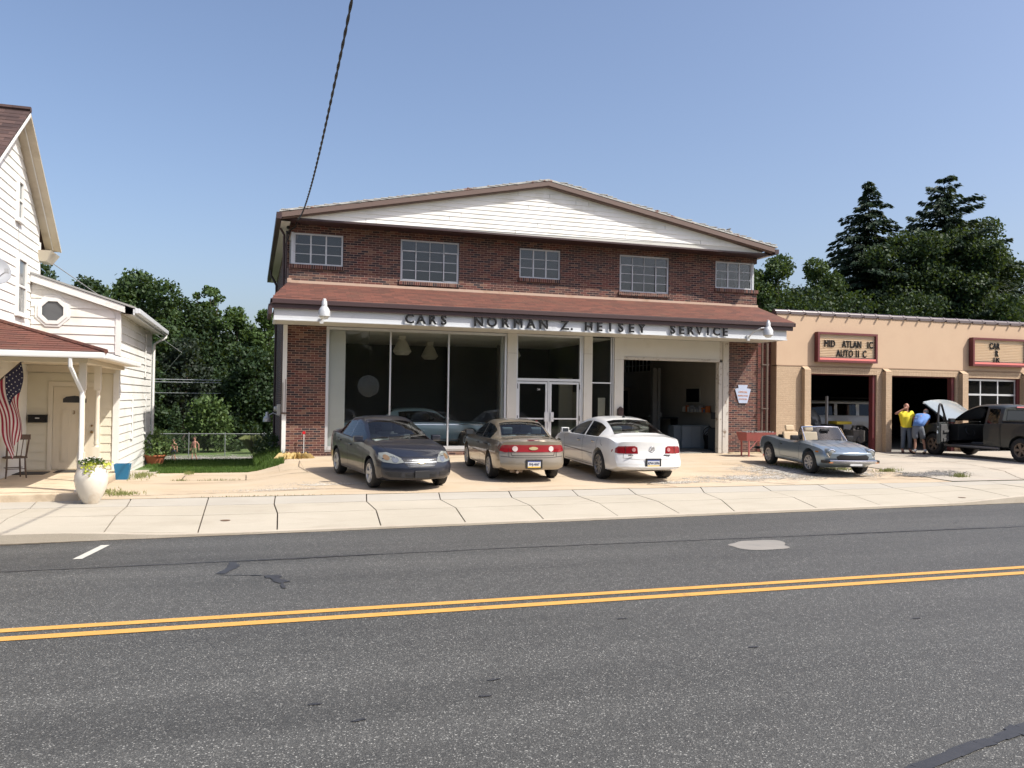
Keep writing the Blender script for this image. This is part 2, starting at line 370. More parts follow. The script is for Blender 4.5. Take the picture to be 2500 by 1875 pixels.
def blob(name, cx, cy, rx, ry, m, zf, dz, seed, rot=0, n=40, rag=.22, kind='structure'):
    R = random.Random(seed); b = MB(); ph = [R.uniform(0, 6.3) for _ in range(6)]
    pts = []
    for k in range(n):
        a = 2*pi*k/n; r = 1+sum(rag/(j+1)*sin((j+2)*a+ph[j]) for j in range(6))
        x, y = rx*r*cos(a), ry*r*sin(a); pts.append((cx+x*cos(rot)-y*sin(rot), cy+x*sin(rot)+y*cos(rot)))
    v = [(cx, cy, zf(cx, cy)+dz)]+[(x, y, zf(x, y)+dz) for x, y in pts]
    b.add(v, [(0, 1+k, 1+(k+1) % n) for k in range(n)]); o = b.build(name, m); return tag(o, kind=kind)
ribbon('gutter_dirt', [(x, kerb_y(x)-.03) for x in rng(-7, 27, 40)], .045, mat('gutter_dirt', (.085, .07, .05), .95, var=.6, vs=5), lambda x, y: road_z(y), .005, .012, 41)
ribbon('gutter_dirt', [(x, kerb_y(x)-.05) for x in rng(-6, -2.4, 6)], .14, MATS['gutter_dirt'], lambda x, y: road_z(y), .006, .03, 42)
# loose gravel areas
def m_gravel():
    m, nt, b = _new('gravel_grey'); v = N(nt, 'ShaderNodeTexVoronoi'); v.inputs['Scale'].default_value = 32
    nt.links.new(N(nt, 'ShaderNodeTexCoord').outputs['Object'], v.inputs['Vector'])
    s = N(nt, 'ShaderNodeSeparateColor'); nt.links.new(v.outputs['Color'], s.inputs[0])
    c = ramp(nt, s.outputs[0], [(0, (.16, .15, .13)), (.4, (.33, .3, .26)), (.75, (.5, .47, .42)), (1, (.72, .68, .6))])
    nt.links.new(c, b.inputs['Base Color']); b.inputs['Roughness'].default_value = .9; bumpit(nt, b, v.outputs['Distance'], 1.0, .03); return m
GRAV = m_gravel()
def scatter_mat(name, cx, cy, rx, ry, cols, dens=.5, sc=32):
    m, nt, b = _new(name); v = N(nt, 'ShaderNodeTexVoronoi'); v.inputs['Scale'].default_value = sc; tc = N(nt, 'ShaderNodeTexCoord').outputs['Object']
    nt.links.new(tc, v.inputs['Vector']); s = N(nt, 'ShaderNodeSeparateColor'); nt.links.new(v.outputs['Color'], s.inputs[0])
    nt.links.new(ramp(nt, s.outputs[0], list(zip((0, .4, .75, 1), cols))), b.inputs['Base Color']); b.inputs['Roughness'].default_value = .9; bumpit(nt, b, v.outputs['Distance'], 1.0, .02)
    mp = N(nt, 'ShaderNodeMapping'); mp.inputs['Location'].default_value = (-cx/rx, -cy/ry, 0); mp.inputs['Scale'].default_value = (1/rx, 1/ry, 0); nt.links.new(tc, mp.inputs[0])
    L = N(nt, 'ShaderNodeVectorMath', operation='LENGTH'); nt.links.new(mp.outputs[0], L.inputs[0])
    a = N(nt, 'ShaderNodeMath', operation='SUBTRACT'); a.inputs[0].default_value = 1.0+dens*.4; nt.links.new(L.outputs['Value'], a.inputs[1])
    c = N(nt, 'ShaderNodeMath', operation='MULTIPLY_ADD'); nt.links.new(noise(nt, 2.2, 6, .7), c.inputs[0]); c.inputs[1].default_value = 2.6; c.inputs[2].default_value = -1.3
    d = N(nt, 'ShaderNodeMath', operation='ADD'); nt.links.new(a.outputs[0], d.inputs[0]); nt.links.new(c.outputs[0], d.inputs[1])
    g = N(nt, 'ShaderNodeMath', operation='MULTIPLY_ADD'); nt.links.new(s.outputs[1], g.inputs[0]); g.inputs[1].default_value = -.9; nt.links.new(d.outputs[0], g.inputs[2])
    t = N(nt, 'ShaderNodeMath', operation='GREATER_THAN'); nt.links.new(g.outputs[0], t.inputs[0]); t.inputs[1].default_value = 0.0
    nt.links.new(t.outputs[0], b.inputs['Alpha']); return m
GC = [(.16, .15, .13), (.33, .3, .26), (.5, .47, .42), (.68, .64, .56)]
def gravel(cx, cy, rx, ry, dz, dens=.5, cols=GC, zf=lotz):
    lotsq = sheet('gravel', rng(cx-rx*1.5, cx+rx*1.5, 8), rng(max(16.78, cy-ry*1.5), cy+ry*1.5, 6), lambda x, y: zf(x, y)+dz, scatter_mat('gravel_%.1f_%.1f' % (cx, cy), cx, cy, rx, ry, cols, dens))
gravel(12.4, 18.2, 1.9, .55, .007, .2); gravel(14.9, 19.4, 1.9, 1.4, .011, .7); gravel(1.6, 18.3, 1.0, .2, .007, 0, [(.3, .26, .2), (.5, .44, .36), (.6, .55, .46), (.7, .66, .58)]); gravel(.5, 17.75, 1.0, .13, .0075, 0, [(.3, .26, .2), (.5, .44, .36), (.6, .55, .46), (.7, .66, .58)])
gravel(17.6, 18.0, 1.5, .45, .022, .3, [(.05, .05, .05), (.10, .10, .095), (.16, .15, .14), (.35, .33, .3)]); gravel(9.9, 17.6, 1.3, .3, .008, -.1)
R0 = random.Random(4)
def stones(name, regs, n, m, zf, s0=.005, s1=.012, seed=1):
    R = random.Random(seed); b = MB()
    for _ in range(n):
        cx, cy, rx, ry = R.choice(regs); a = R.uniform(0, 6.3); r = R.random()**.6
        x, y = cx+rx*r*cos(a), cy+ry*r*sin(a); s = R.uniform(s0, s1); z = zf(x, y); t = R.uniform(0, 6.3)
        b.add([(x+s*cos(t), y+s*sin(t), z), (x+s*cos(t+2), y+s*sin(t+2)*.8, z), (x+s*cos(t+4.2)*.9, y+s*sin(t+4.2), z), (x, y, z+s*.9), ], [(0,1,3),(1,2,3),(2,0,3)])
    return tag(b.build(name, m), kind='stuff')
STONE = mat('stone_chip', (.40, .37, .32), .9, var=.45, vs=9)
stones('gravel_chips', [(12.6, 18.3, 2.3, .95), (14.8, 19.4, 2.2, 1.7), (14.8, 19.0, 2.2, 1.2), (1.5, 18.5, 1.4, .3), (.4, 17.8, 1.3, .3), (10, 17.9, 1.4, .5)], 2600, STONE, lambda x, y: lz(x, y)+.006, seed=3)
# gravel lane behind the building
sheet('gravel_lane', rng(-30, 12, 20), [39.5, 43, 46.5, 48.8], lambda x, y: lawn_z(x, y)+.02, scatter_mat('lane_gravel', -4, 44.2, 26, 4.6, [(.12, .115, .10), (.24, .22, .19), (.36, .34, .30), (.5, .47, .41)], .35))
blob('dirt_patch', -.6, 41, 1.6, 1.2, mat('rusty_dirt', (.3, .19, .1), .9, var=.4, vs=6), lambda x, y: lawn_z(x, y)+.03, .01, 3)

# road markings and repairs
YEL = mat('yellow_line_paint', (.56, .30, .07), .6, var=.15, vs=5, grime=(.16, .12, .06), gs=5.5, gl=(.60, .78))
WHT = mat('white_line_paint', (.50, .49, .43), .7, var=.15, vs=8, grime=(.2, .2, .19), gs=4)
rz = lambda x, y: road_z(y)
def line_sheet(name, x0, x1, y0, y1, m, dz=.006):
    return sheet(name, rng(x0, x1, 60), [y0, y1], lambda x, y: road_z(y)+dz, m)
line_sheet('centre_line', -40, 120, 8.12, 8.245, YEL); line_sheet('centre_line', -40, 120, 7.84, 7.975, YEL)
b = MB(); b.quad((-2.10, 11.6, road_z(11.6)+.006), (-1.99, 11.6, road_z(11.6)+.006), (-1.83, 12.68, road_z(12.68)+.006), (-1.94, 12.68, road_z(12.68)+.006))
tag(b.build('parking_line', WHT), kind='structure')
TAR = mat('crack_sealer', (.035, .035, .037), .5, var=.4, vs=12)
ribbon('road_seam', [(-20, 10.9), (-2.7, 10.93), (.8, 11.0), (3.5, 11.08), (8, 11.05), (12.8, 11.03), (40, 11.1)], .035, TAR, rz, .005, .01, 3)
ribbon('road_seam', [(0, 10.95), (1.6, 11.04)], .06, TAR, rz, .0065, .012, 5)
ribbon('road_seam', [(9, 11.06), (12, 11.05)], .055, TAR, rz, .0065, .012, 6)
ribbon('tar_patch', [(-.19, 10.9), (-.14, 10.6), (-.3, 10.2)], .13, TAR, rz, .007, .02, 6)
ribbon('tar_patch', [(-.3, 10.15), (.3, 9.95)], .03, TAR, rz, .007, .02, 7)
ribbon('tar_patch', [(.28, 9.95), (.34, 9.7), (.4, 9.55)], .15, TAR, rz, .0075, .02, 8)
ribbon('tar_patch', [(.38, 9.6), (.38, 9.25)], .05, TAR, rz, .0085, .02, 9)
ribbon('tar_patch', [(2.9, 3.62), (3.7, 3.88), (5.2, 4.25), (8, 4.6)], .11, TAR, rz, .007, .012, 10)
PATCH = mat('concrete_patch', (.24, .225, .20), .85, var=.2, vs=6, grime=(.16, .16, .15), gs=3)
blob('concrete_patch', 7.12, 10.45, .52, .36, PATCH, rz, .0055, 23, .1, rag=.14)
for k, (x, y) in enumerate([(1.6, 5.6), (.7, 5.4), (1.75, 5.9), (.45, 5.75), (3.4, 7.2), (4.1, 6.1), (6.2, 6.5), (12, 11.7)]):
    blob('tar_patch', x, y, .05, .018, TAR, rz, .006, 30+k, .1, n=12)
b = MB(); b.lathe([(.001, 0), (.075, 0), (.08, .004), (.001, .006)], 16, Matrix.Translation((-.36, 14.35, swz(-.36, 14.35)+.001)))
tag(b.build('valve_cover', mat('rust_iron', (.12, .07, .04), .8, var=.4, vs=20)), 'small round iron valve cover set in the sidewalk slab near the parking line', 'cover')
b = MB(); b.lathe([(.001, 0), (.075, 0), (.08, .004), (.001, .006)], 16, Matrix.Translation((15.1, 14.55, swz(15.1, 14.55)+.001)))
tag(b.build('valve_cover', MATS['rust_iron']), 'small round iron valve cover in the sidewalk near the raised kerb on the far right', 'cover')

# grass blades (real tufts) in the passage, along joints and at walls
def blades(name, areas, m, zf, seed=1, lean=.5, gauss=False):
    R = np.random.RandomState(seed); V = []; F = []; n = 0
    for (cx, cy, rx, ry, cnt, h, w) in areas:
        x = cx+rx*(R.normal(size=cnt)*.5 if gauss else R.rand(cnt)*2-1); y = cy+ry*(R.normal(size=cnt)*.5 if gauss else R.rand(cnt)*2-1); a = R.rand(cnt)*6.283; hh = h*(.5+R.rand(cnt)*.8)
        z = np.array([zf(p, q) for p, q in zip(x, y)])
        dx, dy = np.cos(a)*w, np.sin(a)*w; lx, ly = (R.rand(cnt)-.5)*hh*lean*2, (R.rand(cnt)-.5)*hh*lean*2
        A = np.stack([x-dx, y-dy, z], 1); B = np.stack([x+dx, y+dy, z], 1); Cc = np.stack([x+lx, y+ly, z+hh], 1)
        V.append(np.stack([A, B, Cc], 1).reshape(-1, 3)); n += cnt
    V = np.concatenate(V); me = bpy.data.meshes.new(name); me.from_pydata(V.tolist(), [], [(3*i, 3*i+1, 3*i+2) for i in range(n)])
    me.materials.append(m); return tag(link(name, me), kind='stuff')
def leafmat(name, a, b_, tr=.3, rough=.6):
    m, nt, b = _new(name); g = N(nt, 'ShaderNodeNewGeometry')
    c = mixc(nt, g.outputs['Random Per Island'], a, b_); nt.links.new(c, b.inputs['Base Color']); b.inputs['Roughness'].default_value = rough
    b.inputs['Specular IOR Level'].default_value = .3
    t = N(nt, 'ShaderNodeBsdfTranslucent'); nt.links.new(mixc(nt, .5, c, (.15, .2, .02)), t.inputs[0])
    mx = N(nt, 'ShaderNodeMixShader'); mx.inputs[0].default_value = tr
    nt.links.new(b.outputs[0], mx.inputs[1]); nt.links.new(t.outputs[0], mx.inputs[2]); nt.links.new(mx.outputs[0], nt.nodes['Material Output'].inputs[0]); return m
GRASS = leafmat('grass_blade', (.04, .09, .015), (.10, .17, .035), .35)
blades('grass', [(-.75, 23.4, 1.5, .55, 6500, .07, .008), (-.85, 24.8, 1.7, 1.2, 6500, .07, .009), (-.9, 27.3, 2.0, 1.7, 6000, .08, .012), (-.9, 29.6, 2.0, .9, 4500, .10, .014),
                 (.6, 23.7, .28, .7, 2000, .13, .01), (.55, 25.2, .4, .9, 1800, .25, .012), (.55, 27.5, .4, 1.6, 1800, .3, .014)], GRASS, lawn_z, 3)
WEED = leafmat('weed_blade', (.14, .17, .05), (.3, .3, .12), .3)
blades('weeds', [(-2.35, 17.6, .35, .35, 260, .06, .008), (-2.7, 18.1, .3, .5, 200, .06, .008), (-2.5, 21.8, .3, 1.0, 300, .09, .008), (-1.45, 22.4, .10, .3, 160, .08, .006), (-3.1, 16.8, .5, .05, 120, .04, .006),
                 (-1.5, 20.3, .2, .04, 60, .06, .006), (-.6, 20.25, .5, .03, 90, .05, .006), (.2, 16.78, 1.6, .02, 120, .03, .005), (15.9, 19.6, .5, .4, 350, .09, .008), (17.0, 18.9, .4, .2, 260, .09, .008), (14.9, 20.3, .4, .6, 260, .1, .008),
                 (18.1, 17.5, .2, .12, 200, .12, .008), (16.9, 23.9, .3, .3, 260, .2, .01)], WEED, lambda x, y: lotz(x, y), 5, gauss=True)
# ================================================================== BRICK SHOWROOM BUILDING
BR = [(0, lin(98, 54, 47)), (.16, lin(76, 44, 41)), (.34, lin(54, 37, 38)), (.5, lin(106, 71, 58)), (.60, lin(44, 37, 42)), (.76, lin(84, 51, 45)), (.92, lin(116, 86, 71))]
MORT = lin(158, 132, 118)
BRICK = brick('brick_mixed', BR, MORT, ms=.0055, grime=(.10, .07, .06))
BRICK_V = brick('brick_soldier', BR, MORT, bw=.0665, rh=.4, ms=.006, offset=0)
BRICK_R = brick('brick_red', [(0, lin(104, 50, 42)), (.5, lin(84, 42, 36)), (.7, lin(96, 46, 40)), (.85, lin(70, 38, 36))], lin(122, 90, 78), ms=.005)
WHITE = mat('white_paint', (.70, .695, .665), .6, var=.05, vs=2, grime=(.42, .38, .32), gs=2.2, gl=(.6, .85))
OFFW = mat('offwhite_panel', (.56, .55, .505), .6, var=.06, vs=1.4, grime=(.42, .38, .30), gs=1.5, gl=(.58, .85))
FASCIA = mat('fascia_metal', (.56, .58, .60), .45, var=.06, vs=1.2, grime=(.33, .33, .33), gs=1.6, gl=(.6, .8))
SID = mat('vinyl_siding', (.78, .77, .73), .55, var=.03, vs=1.5, grime=(.6, .58, .5), gs=.8)
BROWN = mat('brown_trim', lin(102, 84, 76), .55, var=.08, vs=2)
DKBR = mat('dark_brown_trim', lin(60, 42, 42), .5, var=.1, vs=3)
BLACK = mat('black_paint', (.008, .008, .009), .45, spec=.3)
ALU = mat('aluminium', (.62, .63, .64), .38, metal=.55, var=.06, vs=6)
STEELW = mat('painted_steel_frame', (.50, .52, .55), .5, var=.15, vs=14, grime=(.2, .17, .15), gs=7, gl=(.6, .75))
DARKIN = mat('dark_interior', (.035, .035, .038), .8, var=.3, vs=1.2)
CONC_D = mat('interior_floor', (.26, .25, .23), .6, var=.3, vs=2)
GLZ = glass('window_glass', (.74, .77, .78), 1.15, 0, .02)
GLZD = glass('shop_glass', (.93, .95, .94), .55, 0, .004)
def m_shingle(name, c0, c1, dark):
    m, nt, b = _new(name)
    s = N(nt, 'ShaderNodeSeparateXYZ'); nt.links.new(N(nt, 'ShaderNodeTexCoord').outputs['Object'], s.inputs[0])
    c = N(nt, 'ShaderNodeCombineXYZ'); nt.links.new(s.outputs[0], c.inputs[0]); nt.links.new(s.outputs[1], c.inputs[1])
    t = N(nt, 'ShaderNodeTexBrick'); t.offset = .37
    for k, x in (('Scale', 1), ('Mortar Size', .004), ('Mortar Smooth', .1), ('Bias', 0), ('Brick Width', .33), ('Row Height', .125)): t.inputs[k].default_value = x
    t.inputs['Color1'].default_value = (0, 0, 0, 1); t.inputs['Color2'].default_value = (1, 1, 1, 1); nt.links.new(c.outputs[0], t.inputs['Vector'])
    col = ramp(nt, t.outputs['Color'], [(0, c0), (1, c1)])
    col = mixc(nt, .5, col, ramp(nt, noise(nt, 60, 3), [(.3, .6), (.7, 1.0)]), 'MULTIPLY')
    col = mixc(nt, ramp(nt, noise(nt, 1.6, 6, .7), [(.5, 0.0), (.8, .7)]), col, dark)
    col = mixc(nt, t.outputs['Fac'], col, tuple(x*.3 for x in c0)); nt.links.new(col, b.inputs['Base Color']); b.inputs['Roughness'].default_value = .9
    bumpit(nt, b, t.outputs['Color'], .4, .01); return m
SHING = m_shingle('brown_red_shingle', lin(114, 70, 57), lin(90, 57, 48), lin(88, 70, 56))
SHINGD = m_shingle('dark_brown_shingle', lin(96, 74, 68), lin(62, 46, 44), lin(52, 40, 38))

DKP = mat('dark_pane', (.05, .055, .06), .08)
def wall_holes(mb, P, u0, u1, z0, z1, holes):
    """P(u, z, d) -> world; boxes fill the wall around rectangular holes"""
    us = sorted({u0, u1, *[h[0] for h in holes], *[h[1] for h in holes]}); us = [u for u in us if u0 <= u <= u1]
    for a, c in zip(us, us[1:]):
        hs = sorted([(h[2], h[3]) for h in holes if h[0] < (a+c)/2 < h[1]]); z = z0
        for q0, q1 in hs+[(z1, z1)]:
            if q0 > z+1e-4: P(mb, a, c, z, q0)
            z = max(z, q1)
B1 = thing('brick_showroom', 'long two-storey brick car showroom with white gable, brown canopy roof and big shop windows', 'building', (8.8, 30, .38))
YF, YB = 24.6, 37.0
def wy(y0, y1): return lambda mb, a, c, z, q: mb.box(a, c, y0, y1, z, q)
def wx(x0, x1): return lambda mb, a, c, z, q: mb.box(x0, x1, a, c, z, q)
# --- upper storey wall with the window openings
W = [(1.10, 2.51, 5.93, 6.85), (4.20, 6.0, 5.62, 6.87), (7.95, 9.31, 5.93, 6.86), (11.38, 13.17, 5.67, 6.88), (14.93, 16.36, 5.98, 6.89)]
b = MB(); wall_holes(b, wy(YF, YF+.28), .97, 16.55, 5.2, 7.14, [(.9, 2.51, 5.93, 6.85)]+W[1:4]+[(14.93, 16.6, 5.98, 6.89)])
wall_holes(b, wx(.97, 1.25), YF+.281, YB, 5.2, 7.14, [(24.8, 25.9, 5.93, 6.85)])
wall_holes(b, wx(16.27, 16.55), YF+.281, YB, 5.2, 7.14, [(24.8, 26.6, 5.98, 6.89), (28, 30, 5.9, 6.9), (32, 34, 5.9, 6.9)])
wall_holes(b, wy(YB-.28, YB-.001), 1.251, 16.269, 4.4, 7.14, [])
b.box(.975, 1.1, YF+.005, 24.85, 6.852, 7.1)
b.build('brick_wall', BRICK, B1)
b = MB(); b.box(1.25, 16.27, YF+.3, YB-.3, 5.15, 5.19); b.box(1.25, 16.27, YF+.3, YB-.3, 7.0, 7.04)
b.box(13.6, 13.7, YF+.3, 28, 5.2, 7.0); b.box(2.7, 2.8, YF+.3, YB-.3, 5.2, 7); b.box(1.3, 13.6, 28.0, 28.1, 5.2, 7)
b.build('upper_floor', mat('upper_room', (.07, .075, .085), .8), B1)
# lower walls: piers, sides, back
b = MB(); b.box(.97, 2.07, YF, YF+.35, .05, 4.16); b.box(15.48, 16.62, YF, YF+.35, .05, 4.16)
wall_holes(b, wx(.97, 1.2), YF+.351, YB, -1.6, 5.19, [(28, 29.5, 1.6, 2.8)])
wall_holes(b, wx(16.38, 16.6), YF+.351, YB, -1.6, 5.19, [(32.1, 34.6, 3.42, 3.93)])
wall_holes(b, wy(YB-.281, YB), 1.201, 16.379, -1.6, 4.39, [(15.3, 16.3, 3.2, 4.1)])
b.box(2.08, 7.59, YF+.04, YF+.3, .05, .5)
b.build('brick_pier', BRICK, B1)
b = MB(); b.box(.97, 16.6, YF+.35, YB-.3, .3, .395); b.build('floor_slab', CONC_D, B1)
PL = mat('plinth_concrete', (.36, .30, .2), .95, var=.35, vs=5, bump=.5, bs=30, grime=(.2, .15, .08))
b = MB(); b.box(.9, 2.6, 24.0, 24.59, .05, .345); b.box(2.605, 7.6, 24.28, 24.59, .05, .33); b.box(15.45, 16.66, 24.45, 24.595, .05, .42)
b.build('plinth', PL, B1, bevel=.03)
# sills of soldier bricks, windows with frames and panes
def steel_window(x0, x1, z0, z1, y, cols, rows, casements=(), post=.045, thin=.018, parent=B1, cols_thick=()):
    fr = MB(); pn = MB(); t = post
    fr.box(x0, x1, y-.03, y+.03, z0, z0+t); fr.box(x0, x1, y-.03, y+.03, z1-t, z1); fr.box(x0, x0+t, y-.03, y+.03, z0+t, z1-t); fr.box(x1-t, x1, y-.03, y+.03, z0+t, z1-t)
    xs = [x0+t+(x1-x0-2*t)*i/cols for i in range(cols+1)]; zs = [z0+t+(z1-z0-2*t)*i/rows for i in range(rows+1)]
    for i in range(1, cols):
        w = .022 if i in cols_thick else thin/2; fr.box(xs[i]-w, xs[i]+w, y-.022, y+.022, z0+t, z1-t)
    for j in range(1, rows): fr.box(x0+t, x1-t, y-.015, y+.015, zs[j]-thin/2, zs[j]+thin/2)
    for (i0, i1, j0, j1) in casements:
        a, c, d, e = xs[i0], xs[i1], zs[j0], zs[j1]
        for q in ((a-.016, a+.02, d, e), (c-.02, c+.016, d, e), (a, c, d-.016, d+.02), (a, c, e-.02, e+.016)): fr.box(q[0], q[1], y-.037, y-.012, q[2], q[3])
    f = fr.build('window', STEELW, parent); pn.box(x0+t*.5, x1-t*.5, y-.004, y+.004, z0+t*.5, z1-t*.5); pn.build('pane', GLZ, f)
    return f
def sill(x0, x1, z, y0=None):
    b = MB(); b.box(x0-.04, x1+.02, YF-.055, YF+.1, z-.115, z); return b.build('window_sill', BRICK_V, B1)
steel_window(1.10, 2.50, 5.93, 6.84, YF+.05, 3, 3, cols_thick=(1, 2)); steel_window(4.2, 6.0, 5.62, 6.87, YF+.06, 4, 4, [(0, 1, 0, 3), (3, 4, 0, 3)])
steel_window(7.95, 9.31, 5.93, 6.86, YF+.06, 3, 3, cols_thick=(1, 2)); steel_window(11.38, 13.17, 5.67, 6.88, YF+.06, 4, 4, [(0, 1, 0, 3), (3, 4, 0, 3)])
steel_window(14.93, 16.36, 5.98, 6.89, YF+.05, 3, 3, cols_thick=(1, 2))
for (x0, x1, z) in ((1.0, 2.51, 5.925), (4.2, 6.0, 5.615), (7.95, 9.31, 5.925), (11.38, 13.17, 5.665), (14.93, 16.56, 5.975)): sill(x0, x1, z)
# side returns of the two corner windows
def side_window(x, y0, y1, z0, z1, cols=2, rows=3):
    fr = MB(); t = .045
    for q in ((y0, y1, z0, z0+t), (y0, y1, z1-t, z1), (y0, y0+t, z0, z1), (y1-t, y1, z0, z1)): fr.box(x-.03, x+.03, q[0], q[1], q[2], q[3])
    for i in range(1, cols): y = y0+(y1-y0)*i/cols; fr.box(x-.022, x+.022, y-.02, y+.02, z0+t, z1-t)
    for j in range(1, rows): z = z0+(z1-z0)*j/rows; fr.box(x-.015, x+.015, y0+t, y1-t, z-.009, z+.009)
    f = fr.build('window', STEELW, B1); p = MB(); p.box(x-.004, x+.004, y0+.02, y1-.02, z0+.02, z1-.02); p.build('pane', GLZ, f)
side_window(1.065, YF+.085, 25.9, 5.93, 6.845); side_window(16.40, YF+.085, 26.6, 5.98, 6.885, 4)
side_window(16.42, 28, 30, 5.9, 6.9, 4); side_window(16.42, 32, 34, 5.9, 6.9, 4)
b = MB(); b.box(1.03, 1.10, YF+.0, YF+.08, 5.925, 6.86); b.box(16.36, 16.43, YF, YF+.08, 5.975, 6.9); b.build('corner_post', STEELW, B1)
# --- gable siding
def clip_u(poly, z):
    us = []
    n = len(poly)
    for i in range(n):
        (a, za), (c, zc) = poly[i], poly[(i+1) % n]
        if (za-z)*(zc-z) <= 0 and abs(za-zc) > 1e-9: us.append(a+(c-a)*(z-za)/(zc-za))
    return (min(us), max(us)) if len(us) >= 2 else None
def siding(mb, poly, P, pitch, proud=.018, z0=None):
    zmin = min(p[1] for p in poly); zmax = max(p[1] for p in poly); z = zmin if z0 is None else z0
    while z < zmax-.01:
        za, zb = max(z, zmin)+1e-4, min(z+pitch, zmax)-1e-4
        A, Bq = clip_u(poly, za), clip_u(poly, zb)
        if A and Bq:
            v = [P(A[0], za, proud), P(A[1], za, proud), P(Bq[1], zb, .001), P(Bq[0], zb, .001), P(A[0], za, 0), P(A[1], za, 0)]
            mb.add(v, [(0, 1, 2, 3), (4, 5, 1, 0)])
        z += pitch
GY = 23.9
AP = (8.55, 8.74)
gpoly = [(.80, 7.13), (16.45, 7.17), AP]
b = MB(); siding(b, [(.86, 7.125), (16.4, 7.126), AP], lambda u, z, d: (u, GY-d, z), .132)
gsid = b
b = MB(); b.prism([(.8, 7.12), (16.45, 7.12), AP], lambda u, z, d: (u, d, z), GY+.003, GY+.08)
b.prism([(.98, 7.145), (16.54, 7.145), (8.55, 8.5)], lambda u, z, d: (u, d, z), YF+.01, YF+.2)
b.build('gable_backing', OFFW, B1)
b = MB(); b.box(.74, 16.62, GY+.081, YF+.3, 7.085, 7.119); b.box(.8, 16.5, GY-.02, GY+.0, 7.07, 7.123)
b.build('gable_soffit', DKBR, B1)
# vertical lap joints in the gable siding
b = gsid; b.cur = 1; R = random.Random(3)
for k in range(26):
    x = R.uniform(2.5, 15.5); j = R.randint(0, 9); z = 7.126+.132*j
    lim = 7.126+(8.74-7.126)*(1-abs(x-8.55)/7.8)
    if z+.12 < lim-.05: b.box(x, x+.006, GY-.021, GY-.012, z+.004, z+.128)
b.build('gable_siding', [SID, mat('siding_joint_grey', (.35, .34, .32), .8)], B1)
# roof slabs, rake boards, eave gutters
def roofslab(mb, x0, z0, x1, z1, ya, yb, th): mb.add([(x0, ya, z0), (x1, ya, z1), (x1, yb, z1), (x0, yb, z0), (x0, ya, z0+th), (x1, ya, z1+th), (x1, yb, z1+th), (x0, yb, z0+th)],
    [(3,2,1,0),(4,5,6,7),(0,1,5,4),(1,2,6,5),(2,3,7,6),(3,0,4,7)])
RY = 23.68
ROOFG = mat('old_roof_edge', (.40, .40, .38), .9, var=.4, vs=7, grime=(.22, .08, .05), gs=4.5, gl=(.56, .66), bump=.8, bs=18)
b = MB(); roofslab(b, .66, 7.215, 8.55, 8.80, RY-.01, YB+.3, .055); roofslab(b, 8.551, 8.80, 16.72, 7.30, RY-.01, YB+.3, .055)
b.build('roof', ROOFG, B1)
b = MB()
for k in range(70):
    x = .7+16.0*k/70+R.uniform(-.05, .05); z = (7.22+(8.80-7.22)*(x-.66)/7.89) if x < 8.55 else (8.80-(1.5)*(x-8.55)/8.17)
    if R.random() < .75: b.box(x, x+R.uniform(.1, .3), RY-.02, RY+.3, z+.05+R.uniform(-.006, 0), z+.062+R.uniform(0, .012))
tag(b.build('roof_edge_strip', ROOFG, B1), kind='stuff')
b = MB(); roofslab(b, .72, 7.07, 8.55, 8.655, RY, RY+.05, .138); roofslab(b, 8.551, 8.655, 16.62, 7.15, RY, RY+.05, .138)
roofslab(b, .74, 7.045, 8.55, 8.625, RY+.052, GY-.02, .04); roofslab(b, 8.551, 8.625, 16.6, 7.13, RY+.052, GY-.02, .04)
b.build('rake_board', BROWN, B1)
b = MB(); b.box(.58, .72, RY-.02, YB+.3, 7.02, 7.2); b.box(16.63, 16.78, RY, YB+.3, 7.1, 7.25)
b.build('gutter', DKBR, B1)
b = MB(); b.box(.72, .965, GY+.1, YB+.2, 7.0, 7.03); b.box(16.56, 16.7, GY+.1, YB, 7.08, 7.11); b.build('eave_soffit', OFFW, B1)
# rainwater pipes
b = MB(); b.tube([(.66, 33.5, 7.0), (.66, 33.5, 6.8), (.8, 33.4, 6.55), (.87, 33.4, 6.4), (.87, 33.4, .2)], .045, 8); b.build('downspout', DKBR, B1, smooth=True)
b = MB(); b.tube([(.72, 24.9, 7.0), (.84, 24.9, 6.8), (.84, 24.9, 5.2)], .035, 8); b.tube([(.86, 25.05, 5.3), (.86, 25.05, .1)], .03, 8)
b.tube([(.9, 24.75, 6.9), (.9, 24.75, 5.5)], .02, 8)
b.build('conduit', DKBR, B1, smooth=True)
# --- canopy: shingled slope with hipped ends
CY = 23.0
b = MB(); s = [(.97, YF-.02, 5.38), (16.55, YF-.02, 5.40), (16.92, CY-.03, 4.735), (.48, CY-.03, 4.725)]
b.add(s, [(0, 1, 2, 3)]); b.add([s[0], s[3], (.48, 24.5, 4.73)], [(0, 1, 2)]); b.add([s[1], s[2], (16.92, 24.5, 4.735)], [(0, 2, 1)])
b.add([(s[0][0], YF-.01, 5.37), (.48, 24.5, 4.73), (.97, 26, 4.73)], [(0, 1, 2)])
o = b.build('canopy_roof', SHING, B1)
b = MB()
for k in range(1, 12):        # lapped shingle course edges
    t = k/12; z = 5.38+(4.725-5.38)*t; y = YF-.02+(CY-.03-YF+.02)*t; x0 = .97-.49*t; x1 = 16.55+.37*t
    b.quad((x0, y-.002, z+.012), (x1, y-.002, z+.012), (x1, y, z-.008), (x0, y, z-.008)); b.quad((x0, y+.125, z+.062), (x1, y+.125, z+.062), (x1, y-.002, z+.0125), (x0, y-.002, z+.0125))
b.build('shingle_course', SHING, B1)
b = MB(); b.box(.45, 16.9, CY-.06, CY, 4.6, 4.722); b.box(.5, 16.86, CY+.001, CY+.06, 4.47, 4.6); b.box(.45, .5, CY-.06, 24.6, 4.58, 4.715)
